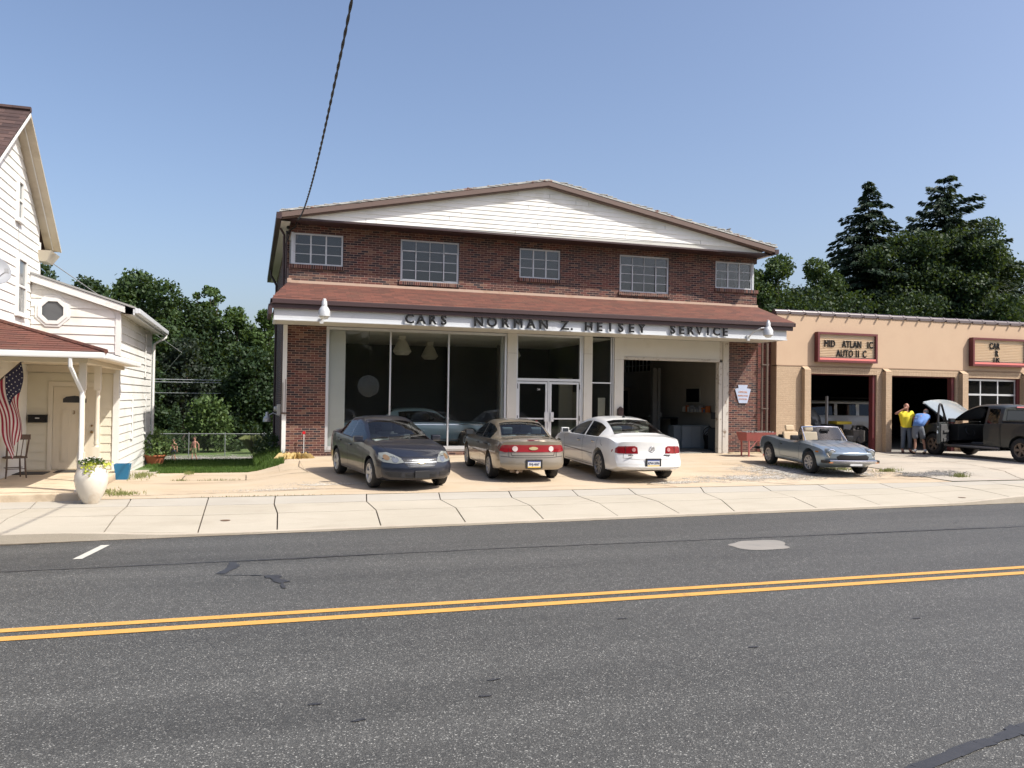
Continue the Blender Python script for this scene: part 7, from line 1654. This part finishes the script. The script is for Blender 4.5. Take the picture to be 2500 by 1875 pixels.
    for nm, m, pts, edges, add in clothes:
        S_ = {**P, **P0}; Q = {k: (S_[k][0], tuple(q+add*sc for q in (S_[k][1] if isinstance(S_[k][1], tuple) else (S_[k][1],)*2))) for k in pts if k in S_}
        for k, v in (pts.items() if isinstance(pts, dict) else []):
            if v is not None: Q[k] = (tuple(c*sc for c in v[0]), tuple(q*sc for q in v[1]) if isinstance(v[1], tuple) else (v[1]*sc, v[1]*sc))
        order = list(pts); Q = {k: Q[k] for k in order}
        skin(nm, Q, edges, m, root)
    return root
def lerp(a, b_, t): return tuple(x+(y-x)*t for x, y in zip(a, b_))
JY = dict(pelvis=((0, 0, .94), (.15, .11)), belly=((0, -.03, 1.08), (.16, .13)), chest=((0, 0, 1.30), (.16, .11)), neck=((0, -.01, 1.49), (.058, .058)), head0=((0, -.02, 1.58), (.072, .08)), head1=((0, -.02, 1.67), (.075, .085)),
    shL=((.19, 0, 1.42), .06), elL=((.27, -.02, 1.14), .045), wrL=((.24, -.16, .95), .032), shR=((-.19, 0, 1.42), .06), elR=((-.42, -.10, 1.36), .045), wrR=((-.17, -.17, 1.53), .032),
    hipL=((.095, 0, .88), .09), knL=((.12, -.02, .48), .062), anL=((.13, .02, .10), .045), toeL=((.16, -.15, .04), .04), hipR=((-.095, 0, .88), .09), knR=((-.11, -.02, .48), .062), anR=((-.12, .02, .10), .045), toeR=((-.15, -.15, .04), .04))
YS = mat('yellow_shirt', lin(235, 215, 60), .85); JEANS = mat('faded_jeans', (.13, .155, .19), .9, var=.15, vs=8); SHOE = mat('dark_shoe', (.02, .018, .016), .6)
def shirt(J, sl=.55):
    P = {k: None for k in ('belly', 'pelvis', 'chest', 'neckb', 'shL', 'slL', 'shR', 'slR')}
    P['neckb'] = (lerp(J['chest'][0], J['neck'][0], .72), (.075, .07)); P['slL'] = (lerp(J['shL'][0], J['elL'][0], sl), .072); P['slR'] = (lerp(J['shR'][0], J['elR'][0], sl), .072)
    return P, [('belly', 'pelvis'), ('belly', 'chest'), ('chest', 'neckb'), ('chest', 'shL'), ('shL', 'slL'), ('chest', 'shR'), ('shR', 'slR')]
def trousers(J, to=1.0, rad=.07):
    P = {'wst': (lerp(J['pelvis'][0], J['belly'][0], .55), (J['pelvis'][1][0]+.02, J['pelvis'][1][1]+.02)), 'pelvis': None, 'hipL': None, 'hipR': None}; E = [('wst', 'pelvis'), ('pelvis', 'hipL'), ('pelvis', 'hipR')]
    for s in 'LR':
        if to >= 1: P['kn'+s] = (J['kn'+s][0], rad+.01); P['cf'+s] = (lerp(J['kn'+s][0], J['an'+s][0], .9), rad); E += [('hip'+s, 'kn'+s), ('kn'+s, 'cf'+s)]
        else: P['kn'+s] = (lerp(J['hip'+s][0], J['kn'+s][0], to), rad+.03); E += [('hip'+s, 'kn'+s)]
    return P, E
def shoes(J): return [('shoe', SHOE, {'an'+s: (lerp(J['an'+s][0], J['toe'+s][0], .15)[:2]+(.06,), .055), 'toe'+s: (J['toe'+s][0], (.052, .045))}, [('an'+s, 'toe'+s)], 0) for s in 'LR']
sp, se = shirt(JY); tp, te = trousers(JY)
person('man in a yellow T-shirt and faded jeans raising one hand to his forehead', (22.42, 24.05, .385), radians(-22), JY, 1.02, SKINR, HAIRG,
    [('shirt', YS, sp, se, .022), ('trousers', JEANS, tp, te, .018)]+shoes(JY), bald=True)
JB = dict(pelvis=((-.10, 0, .95), (.15, .12)), belly=((.0, .05, 1.12), (.16, .13)), chest=((.24, .14, 1.30), (.16, .12)), neck=((.42, .22, 1.40), (.06, .06)), head0=((.49, .25, 1.44), (.074, .08)), head1=((.55, .28, 1.52), (.078, .085)),
    shL=((.18, .32, 1.34), .06), elL=((.42, .52, 1.13), .045), wrL=((.62, .54, 1.02), .032), shR=((.42, .02, 1.36), .06), elR=((.58, .22, 1.14), .045), wrR=((.68, .42, 1.02), .032),
    hipL=((-.16, .06, .88), .095), knL=((-.14, .05, .48), .062), anL=((-.18, .02, .10), .043), toeL=((-.14, .17, .04), .04), hipR=((.0, -.05, .88), .095), knR=((.14, -.02, .48), .062), anR=((.22, -.03, .10), .043), toeR=((.27, .12, .04), .04))
sp, se = shirt(JB, .6); tp, te = trousers(JB, .92, .085)
BS = mat('blue_shirt', lin(96, 132, 190), .85, var=.08, vs=6); SH = mat('grey_shorts', (.15, .165, .19), .9)
SOCK = mat('white_sock', (.7, .7, .7), .9)
person('balding man in a blue T-shirt and grey shorts bending under the raised truck bonnet', (22.26, 23.25, .385), radians(0), JB, 1.0, SKIN, HAIRG,
    [('shirt', BS, sp, se, .028), ('shorts', SH, tp, te, .022)]+shoes(JB)+[('sock', SOCK, {'an'+s: (JB['an'+s][0][:2]+(.08,), .05), 'sk'+s: (lerp(JB['an'+s][0], JB['kn'+s][0], .3), .05)}, [('an'+s, 'sk'+s)], 0) for s in 'LR'], look=(.6, .8), bald=True)
JK = dict(pelvis=((0, 0, .92), (.12, .085)), belly=((0, -.01, 1.06), (.115, .085)), chest=((0, 0, 1.27), (.13, .09)), neck=((0, 0, 1.45), (.05, .05)), head0=((0, -.01, 1.56), (.095, .1)), head1=((0, -.01, 1.68), (.1, .11)),
    shL=((.17, 0, 1.37), .045), elL=((.26, .02, 1.12), .035), wrL=((.30, -.06, .90), .027), shR=((-.17, 0, 1.37), .045), elR=((-.23, .04, 1.12), .035), wrR=((-.26, -.03, .90), .027),
    hipL=((.085, 0, .86), .08), knL=((.10, -.06, .48), .055), anL=((.12, .06, .10), .038), toeL=((.13, -.1, .035), .036), hipR=((-.085, 0, .86), .08), knR=((-.10, -.02, .48), .055), anR=((-.12, .0, .10), .038), toeR=((-.13, -.16, .035), .036))
tp, te = trousers(JK, .95, .075)
kz_ = lambda x, y: lawn_z(x, y)+.035
person('small shirtless boy in dark shorts walking behind the grass verge', (-3.58, 44.0, kz_(-3.6, 44)), radians(-25), JK, .64, SKIN, HAIRB, [('shorts', mat('dark_shorts', (.03, .035, .05), .9), tp, te, .02)], look=(-.8, -.5))
JK2 = dict(JK); JK2.update(anL=((.05, .22, .12), .038), toeL=((.05, .12, .035), .036), anR=((-.08, -.15, .09), .038), toeR=((-.09, -.3, .035), .036), knR=((-.09, -.14, .5), .055), elL=((.30, .06, 1.15), .035), wrL=((.33, .0, .92), .027))
tp, te = trousers(JK2, .95, .075)
person('shirtless boy in olive camouflage shorts striding beside the wire fence', (-2.62, 44.0, kz_(-2.6, 44)), radians(-30), JK2, .70, SKINR, HAIRB, [('shorts', mat('olive_camo', (.12, .14, .06), .9, var=.5, vs=14), tp, te, .02)], look=(-.7, -.7))
# ================================================================== VEGETATION
def leafcloud(name, lobes, n, size, m, parent=None, seed=1, shell=.55, flat=.0, local=False):
    R = np.random.RandomState(seed); lobes = np.array(lobes, float); vol = lobes[:, 3]*lobes[:, 4]*lobes[:, 5]; w = vol**(2/3); w /= w.sum()
    k = R.choice(len(lobes), n, p=w); L = lobes[k]; d = R.normal(size=(n, 3)); d /= np.linalg.norm(d, axis=1)[:, None]
    r = shell+(1-shell)*R.rand(n)**.6; r *= 1+.10*R.normal(size=n)*(.5)
    # clumps: pull towards random clump centres
    nc = max(10, n//38); cd = R.normal(size=(nc, 3)); cd /= np.linalg.norm(cd, axis=1)[:, None]; ci = R.randint(0, nc, n)
    d = d*.46+cd[ci]; d /= np.linalg.norm(d, axis=1)[:, None]; rr = (.58+.58*R.rand(nc)**.8)[ci]*(.75+.25*r)*(1+.10*R.normal(size=n))
    c = L[:, :3]+d*L[:, 3:6]*rr[:, None]
    u = R.normal(size=(n, 3)); u += d*.3; u /= np.linalg.norm(u, axis=1)[:, None]; t = np.cross(u, R.normal(size=(n, 3))); t /= np.linalg.norm(t, axis=1)[:, None]; v = np.cross(u, t)
    s = (size*(.55+.9*R.rand(n)))[:, None]; a = c+t*s*.5; b_ = c+v*s*.32; e = c-t*s*.5; f = c-v*s*.32
    V = np.stack([a, b_, e, f], 1).reshape(-1, 3); return quadmesh(name, V, m, parent, local)
def quadmesh(name, V, m, parent=None, local=False):
    n = len(V)//4; me = bpy.data.meshes.new(name); me.vertices.add(4*n); me.vertices.foreach_set('co', V.astype(np.float32).ravel())
    me.loops.add(4*n); me.loops.foreach_set('vertex_index', np.arange(4*n, dtype=np.int32)); me.polygons.add(n)
    me.polygons.foreach_set('loop_start', np.arange(0, 4*n, 4, dtype=np.int32)); me.polygons.foreach_set('loop_total', np.full(n, 4, dtype=np.int32))
    me.materials.append(m); me.update(calc_edges=True); me.validate(); return link(name, me, parent, local)
BARK = mat('bark', (.09, .07, .055), .9, var=.3, vs=4, bump=.5, bs=10)
LA = leafmat('leaf_mid', (.022, .046, .016), (.058, .10, .03), .28); LB = leafmat('leaf_dark', (.014, .032, .013), (.035, .065, .022), .22)
LC = leafmat('leaf_light', (.035, .066, .018), (.085, .14, .04), .3); LN = leafmat('needle', (.010, .024, .014), (.030, .055, .028), .12); LR = leafmat('leaf_deep', (.012, .022, .013), (.028, .042, .024), .2)
def broadleaf(label, x, y, top, w, g, m, n, size, seed, base=None, cat='tree', group='broadleaf trees behind the yard'):
    gz = lawn_z(x, min(y, 60)) if g is None else g; base = gz+(top-gz)*.12 if base is None else base
    t = thing('broadleaf_tree', label, cat, (x, y, gz), 0, group); R = random.Random(seed); H = top-gz; lob = []
    b = MB(); tr = [Vector((0, 0, 0))]; 
    for k in range(1, 7): tr.append(Vector((R.uniform(-.15, .15)*k*.4, R.uniform(-.1, .1)*k, H*.8*k/6)))
    b.tube(tr, [max(.04, .022*H*(1-k/7.5)) for k in range(7)], 8)
    nl = 19
    for k in range(nl):
        f = (k+.5)/nl; z = (base-gz)+(H-(base-gz))*(.08+.84*f); prof = sin(pi*min(1, (.18+.82*(1-f))**.8))**.6 if f > .3 else .75+.8*f
        a = R.uniform(0, 6.28); rad = w*.5*R.uniform(.38, .82)*prof; s = w*.5*R.uniform(.24, .46)*(prof*.6+.4)
        cx, cy = cos(a)*rad, sin(a)*rad*.8; lob.append((cx, cy, min(z, H-s*.7), s, s*.9, s*R.uniform(.65, .9)))
        st = tr[min(6, max(1, int(z/H*6*.8)))]; b.tube([st, Vector((cx*.5, cy*.5, (z+st.z)/2)), Vector((cx, cy, z))], .05, 5, .02)
    lob.append((0, 0, H-w*.17, w*.2, w*.2, w*.17)); lob.append((0, 0, H*.55, w*.38, w*.34, H*.3))
    b.build('trunk', BARK, t, True, True); leafcloud('crown', lob, n, size, m, t, seed, local=True); return t
def conifer(label, x, y, top, w, g, n_lev, seed, m=LN, size=.5, droop=.5, group=None, gap=.12, dens=1, pw=.82, rise=.12):
    t = thing('spruce_tree', label, 'tree', (x, y, g), 0, group); R = random.Random(seed); H = top-g
    b = MB(); b.tube([(0, 0, 0), (.05, 0, H*.5), (0, 0, H*.97)], [.28, .16, .02], 8); b.build('trunk', BARK, t, True, True)
    rs_ = np.random.RandomState(seed); Vs = []; lb = MB()
    for l in range(n_lev):
        f = (l+.4)/n_lev; z = H*(.12+.87*f); R0 = w*.5*((1-f)**pw)*R.uniform(.8, 1.12)+.18; nb = max(4, int(12*(1-f)+4)); tilt = R.uniform(-.12, .12)
        for q in range(nb):
            a = 2*pi*q/nb+R.uniform(-.3, .3); L = R0*R.uniform(.5, 1.22)
            if R.random() < gap: L *= .35
            zz = z+R.uniform(-.5, .5)*H/n_lev*2.4
            k = int((8+12*L)*dens); s = rs_.rand(k)**.75; px = cos(a)*L*s; py = sin(a)*L*s; pz = zz+L*(rise*s*1.0-droop*s*s*.55)
            if L > 1: lb.tube([(0, 0, zz), (cos(a)*L*.5, sin(a)*L*.5, zz+L*(rise*.5-droop*.14)), (cos(a)*L*.85, sin(a)*L*.85, zz+L*(rise*.85-droop*.4))], .03, 4, .012)
            wd = .30*L*(1-s)+.12; side = (rs_.rand(k)-.5)*2*wd; c = np.stack([px-sin(a)*side, py+cos(a)*side, pz-np.abs(side)*.35-rs_.rand(k)*.16+rs_.normal(size=k)*.07], 1)
            dirn = np.stack([cos(a)-sin(a)*side/wd*.7, sin(a)+cos(a)*side/wd*.7, -.35-.4*rs_.rand(k)], 1); dirn /= np.linalg.norm(dirn, axis=1)[:, None]
            up = rs_.normal(size=(k, 3)); up[:, 2] += 1.0; tt = np.cross(dirn, up); tt /= np.linalg.norm(tt, axis=1)[:, None]; sz = (size*(.6+.8*rs_.rand(k)))[:, None]
            Vs.append(np.stack([c+dirn*sz*.6, c+tt*sz*.2, c-dirn*sz*.5, c-tt*sz*.2], 1).reshape(-1, 3))
    lb.build('branch', BARK, t, local=True); quadmesh('crown', np.concatenate(Vs), m, t, True); return t
# left background, behind the yard (far ones first)
BG = -1.2
for (lab, x, y, top, w, m, n, sz, sd) in (
    ('dark tree crown rising just behind the roof slope of the white house', -13.2, 60, 10.4, 5.2, LB, 13000, .27, 1),
    ('dark tree crown above the grey roof edge of the white house addition', -10.6, 61, 9.8, 4.6, LB, 12000, .27, 2),
    ('broad mid-green tree, tallest of the wood left of the brick building', -7.2, 59, 10.15, 6.2, LA, 24000, .25, 3),
    ('mid-green tree shouldering the right side of the tallest one', -4.6, 61, 8.7, 5.0, LB, 16000, .25, 4),
    ('thin light-green tree with a sparse ragged top above the wood', -3.0, 62, 9.75, 2.2, LC, 3200, .24, 5),
    ('sunlit light-green tree between the ragged one and the brick building', -1.15, 60, 8.2, 3.4, LC, 11000, .24, 6),
    ('sunlit tree touching the left edge of the brick building', .9, 60, 8.0, 3.0, LC, 10000, .24, 7),
    ('very dark shaded tree in the middle of the left wood', -3.9, 55, 5.6, 3.8, LR, 10000, .22, 8),
    ('dark green tree leaning over the lawn near the brick wall', .2, 55, 5.2, 4.2, LB, 13000, .22, 9),
    ('dark tree standing behind the narrow arborvitae', -6.4, 54, 5.4, 3.8, LB, 11000, .22, 10)):
    broadleaf(lab, x, y, top, w, BG, m, n, sz, sd, base=BG+.6 if sd not in (5,) else 6.0)
leafcloud('undergrowth', [(-9, 56.5, .2, 3, 1.2, 2.2), (-5.5, 57, .6, 3, 1.2, 2.6), (-2, 57.5, .8, 3, 1.2, 2.8), (1.5, 57, .6, 2.6, 1.2, 2.6), (-3.8, 59, 3.2, 4, 1.2, 3)], 26000, .25, LB, None, 44)
tag(bpy.data.objects['undergrowth'], kind='stuff')
# shrubs on the back lawn
t = thing('round_shrub', 'rounded leafy small tree on the lawn behind the wire fence', 'shrub', (-2.35, 51.5, BG)); leafcloud('crown', [(0, 0, 1.9, 1.15, 1.0, 1.35), (.3, -.2, 1.2, 1.05, .9, 1.1), (-.5, .1, 1.1, .8, .8, .9), (.0, -.1, 2.6, .65, .6, .6)], 3600, .2, leafmat('shrub_leaf', (.03, .06, .018), (.11, .17, .05), .3), t, 21, local=True)
b = MB(); b.tube([(0, 0, 0), (.05, 0, 1.2)], .06, 6); b.build('trunk', BARK, t, local=True)
t = thing('arborvitae', 'narrow upright arborvitae beyond the picket fence', 'shrub', (-4.05, 50, BG)); leafcloud('crown', [(0, 0, .9, .36, .36, 1.0), (0, 0, 1.8, .30, .3, .9), (0, 0, 2.4, .18, .18, .4)], 1800, .14, LB, t, 22, shell=.8, local=True)
b = MB(); b.tube([(0, 0, 0), (0, 0, 1.2)], .05, 6); b.build('trunk', BARK, t, local=True)
t = thing('leafy_hedge', 'clipped green hedge clump beyond the white picket fence', 'hedge', (-5.1, 48.5, BG)); leafcloud('foliage', [(0, 0, .7, .8, .6, .75), (.8, 0, .6, .6, .5, .7), (-.8, 0, .8, .8, .6, .9)], 2400, .15, LA, t, 23, local=True)
t = thing('ornamental_grass', 'arching clump of tall ornamental grass at the right of the back lawn', 'plant', (.1, 50, BG)); R = random.Random(3); b = MB()
for k in range(500):
    a = R.uniform(0, 6.28); L = R.uniform(.5, 1.25); dx, dy = cos(a)*L*.6, sin(a)*L*.5; b.add([(cos(a)*.05, sin(a)*.05, 0), (cos(a)*.05+.025, sin(a)*.05, 0), (dx*.5, dy*.5, L*.85), (dx, dy, L*.7)], [(0, 1, 2), (2, 1, 3)])
b.build('blades', leafmat('tall_grass_blade', (.10, .13, .04), (.22, .24, .10), .3), t, local=True)
for k, (x, y, s, lab) in enumerate(((-.9, 52, .5, 'low flowering bush between the round shrub and the tall grass'), (-3.3, 50.5, .45, 'low bush with pale flowers left of the round shrub'), (1.0, 51, .5, 'low bush near the brick wall at the right of the lawn'))):
    t = thing('low_bush', lab, 'bush', (x, y, BG)); leafcloud('foliage', [(0, 0, .3, s*1.3, s, .45)], 700, .13, LA, t, 60+k, local=True)
# bushes against the side wall in the passage
t = thing('wall_bush', 'dark leafy bush growing against the side wall under the meter', 'bush', (.5, 27.8, lawn_z(.5, 27.8))); leafcloud('foliage', [(0, 0, .3, .35, 1.6, .4), (.15, -1.2, .2, .22, .9, .3), (.1, 1.6, .35, .35, 1.2, .5)], 1800, .09, LB, t, 31, local=True)
# chain link fence
t = thing('wire_fence', 'low galvanised wire fence with posts along the gravel lane', 'fence', (-1, 48, BG)); FM = mat('galvanised', (.28, .29, .29), .45, metal=.5)
for x in (-3.15, -1.3, .75, 1.15, -5.0, -6.9, 2.8):
    b = MB(); b.tube([(x+1, -.1 if x < 1.1 else 1.2, 0), (x+1, -.1 if x < 1.1 else 1.2, 1.28)], .024, 6); b.build('post', FM, t, True, True)
b = MB(); b.tube([(-6, -.1, 1.2), (1.75, -.1, 1.2)], .018, 6); b.tube([(1.75, -.1, 1.2), (4, 1.9, 1.2)], .018, 6); b.build('rail', FM, t, True, True)
b = MB(); P_ = .11
for k in range(-12, 75):
    x0 = -6+k*P_
    for s in (1, -1):
        a = (x0 if s == 1 else x0+1.15); pts = [(a, 0), (a+s*1.15, 1.15)]
        pts = [(min(max(p[0], -6), 1.75), p[1]) for p in pts]
        if abs(pts[0][0]-pts[1][0]) > .2: b.box(0, 0, 0, 0, 0, 0) if False else b.add([(pts[0][0], -.1, pts[0][1]+.03), (pts[0][0]+.003, -.1, pts[0][1]+.03), (pts[1][0]+.003, -.1, pts[1][1]+.03), (pts[1][0], -.1, pts[1][1]+.03)], [(0, 1, 2, 3)])
b.build('wire_mesh', mat('wire_grey', (.12, .13, .12), .5), t, local=True)
# right background, behind the tan garage
G0 = -1.2
conifer('tall pointed dark spruce, left one of the two conifers behind the tan garage', 51.7, 60, 22.0, 17, G0, 60, 5, size=.34, gap=.2, dens=3.2, pw=.72)
conifer('tallest dark conifer with ragged spreading branches behind the tan garage', 58.6, 58.5, 22.4, 17, G0, 56, 8, size=.36, droop=.16, gap=.30, dens=3.4, pw=.50, rise=.18)
conifer('feathery pine at the far right edge behind the tan garage', 67.4, 60, 16.4, 11, G0, 30, 12, size=.30, droop=-.35, gap=.15, m=leafmat('pine_needle', (.022, .042, .022), (.05, .085, .04), .15), dens=2.4)
conifer('shorter pine in front of the far-right pine, partly out of view', 73.0, 59, 13.2, 10, G0, 26, 13, size=.30, droop=-.35, gap=.1, m=MATS['pine_needle'], dens=2.4)
gr = 'broadleaf trees behind the tan garage'
ML = leafmat('maple_leaf', (.014, .032, .013), (.05, .085, .03), .25)
for (lab, x, y, top, w, m, n, sz, sd) in (
    ('rounded green tree just right of the showroom corner window', 41.2, 58, 14.2, 5.4, LA, 20000, .24, 71), ('twin-topped green tree second to the right of the showroom', 44.7, 58, 14.2, 5.0, LA, 18000, .24, 72),
    ('low green tree filling behind the showroom gable corner', 38.6, 58, 12.8, 5.0, LA, 14000, .24, 73), ('low tree between the twin-topped tree and the pointed spruce', 47.2, 59, 13.0, 5.0, LA, 14000, .24, 74),
    ('big dense maple bulging in front of the tallest conifer', 57.6, 56.0, 17.2, 9.0, ML, 34000, .27, 75), ('maple crown at the right shoulder of the big maple', 62.2, 57.5, 18.7, 6.8, ML, 24000, .27, 76),
    ('dark tree filling between the spruce and the tall conifer', 52.8, 57, 16.8, 7.5, ML, 20000, .27, 77), ('dark understorey tree above the middle of the tan roof', 51.0, 54, 11.2, 8.0, LB, 15000, .26, 78),
    ('lower leafy tree above the second garage sign', 57.5, 52, 11.0, 7.0, ML, 12000, .26, 79), ('dark low tree at the far right above the tan roof', 64, 54, 12.2, 9.0, LB, 16000, .27, 80), ('dark tree filling under the maples at the far right', 60, 60, 13.6, 9, LB, 12000, .3, 81), ('dark low tree directly behind the left end of the tan roof', 43.0, 56, 11.6, 10.5, LB, 20000, .26, 82)):
    broadleaf(lab, x, y, top, w, G0, m, n, sz, sd, group=gr)
# far treeline that closes the horizon, and unseen rows behind the viewer, added to darken reflections
def treeline(name, x0, x1, y, h, n, size, seed, m):
    R = random.Random(seed); L = []
    x = x0
    while x < x1: w = R.uniform(5, 9); hh = h*R.uniform(.75, 1.15); L.append((x, y+R.uniform(-4, 4), hh*.45-1.5, w, w*.7, hh*.55)); x += w*1.0
    o = leafcloud(name, L, n, size, m, None, seed); tag(o, kind='stuff')
treeline('far_treeline', -140, 260, 150, 13, 26000, 1.5, 5, LB)
treeline('reflection_treeline', -70, 90, -30, 10.4, 34000, 1.7, 6, LB); treeline('reflection_treeline', -70, 90, -36, 10.4, 24000, 1.9, 7, LB)
# overhead twisted service cable and the lines across the yard
b = MB(); pts = []
for k in range(331):
    y = 24.3-27.3*k/330; z = 6.89-.088*(y-10)+.01127*(y-10)*(y-15); x = 1.067+(.105 if y > 10 else .10)*(max(0, y-12)/12.3)**1.5; pts.append((x, y, z))
for ph in (0, pi/1):
    b.tube([(x+.0095*cos(i*2*pi/7+ph), y, z+.0095*sin(i*2*pi/7+ph)) for i, (x, y, z) in enumerate(pts)], .012, 6)
o = b.build('service_cable', mat('cable_black', (.012, .012, .013), .6), smooth=True); tag(o, 'thick black twisted power cable running from above the street to the brick showroom', 'cable')
b = MB(); b.tube([(1.17, 24.3, 7.12), (1.12, 24.4, 6.95), (1.0, 24.55, 6.9), (.93, 24.6, 6.6)], .02, 6); b.tube([(1.17, 24.3, 7.12), (1.25, 24.5, 7.05)], .02, 6)
for z in (6.95, 6.8): b.ball((.93, 24.5, z), .05, 10, 6)
b.build('cable_anchor', BLACK, B1)
for k, (z0, z1, r) in enumerate(((2.78, 2.88, .014), (2.67, 2.77, .012), (2.2, 2.34, .009))):
    b = MB(); b.tube([(-14+32*i/20, 36.9, z0-.03+(z1-z0)*i/20*1.6-.08*sin(pi*i/20)) for i in range(9)], r, 5)
    o = b.build('yard_cable', mat('cable_pale', (.35, .37, .38), .5)); tag(o, ('upper', 'middle', 'lowest, thinner')[k]+' pale cable strung across the yard behind the white house', 'cable', 'cables across the back yard')
b = MB(); b.tube([(-5.0, 23.2, 5.5), (-3.0, 40, 4.0), (-6, 60, 3)], .012, 5); tag(b.build('house_cable', MATS['cable_grey']), 'thin cable leaving the eave corner of the white house', 'cable')
# a small bird perched on the roof edge
t = thing('bird', 'small dark bird perched on the right roof slope of the showroom', 'bird', (14.9, 23.8, 7.72))
skin('body', {'b': ((0, 0, .07), (.045, .04)), 'c': ((.05, 0, .09), .035), 'h': ((.08, 0, .125), .026), 'k': ((.115, 0, .12), .006), 't': ((-.08, 0, .06), (.015, .008)), 'u': ((-.15, 0, .05), (.018, .005))}, [('b', 'c'), ('c', 'h'), ('h', 'k'), ('b', 't'), ('t', 'u')], mat('bird_grey', (.08, .075, .07), .7), t)
b = MB(); b.tube([(0, .015, .05), (.01, .015, 0)], .004, 4); b.tube([(0, -.015, .05), (.01, -.015, 0)], .004, 4); b.build('leg', MATS['bird_grey'], t, local=True)
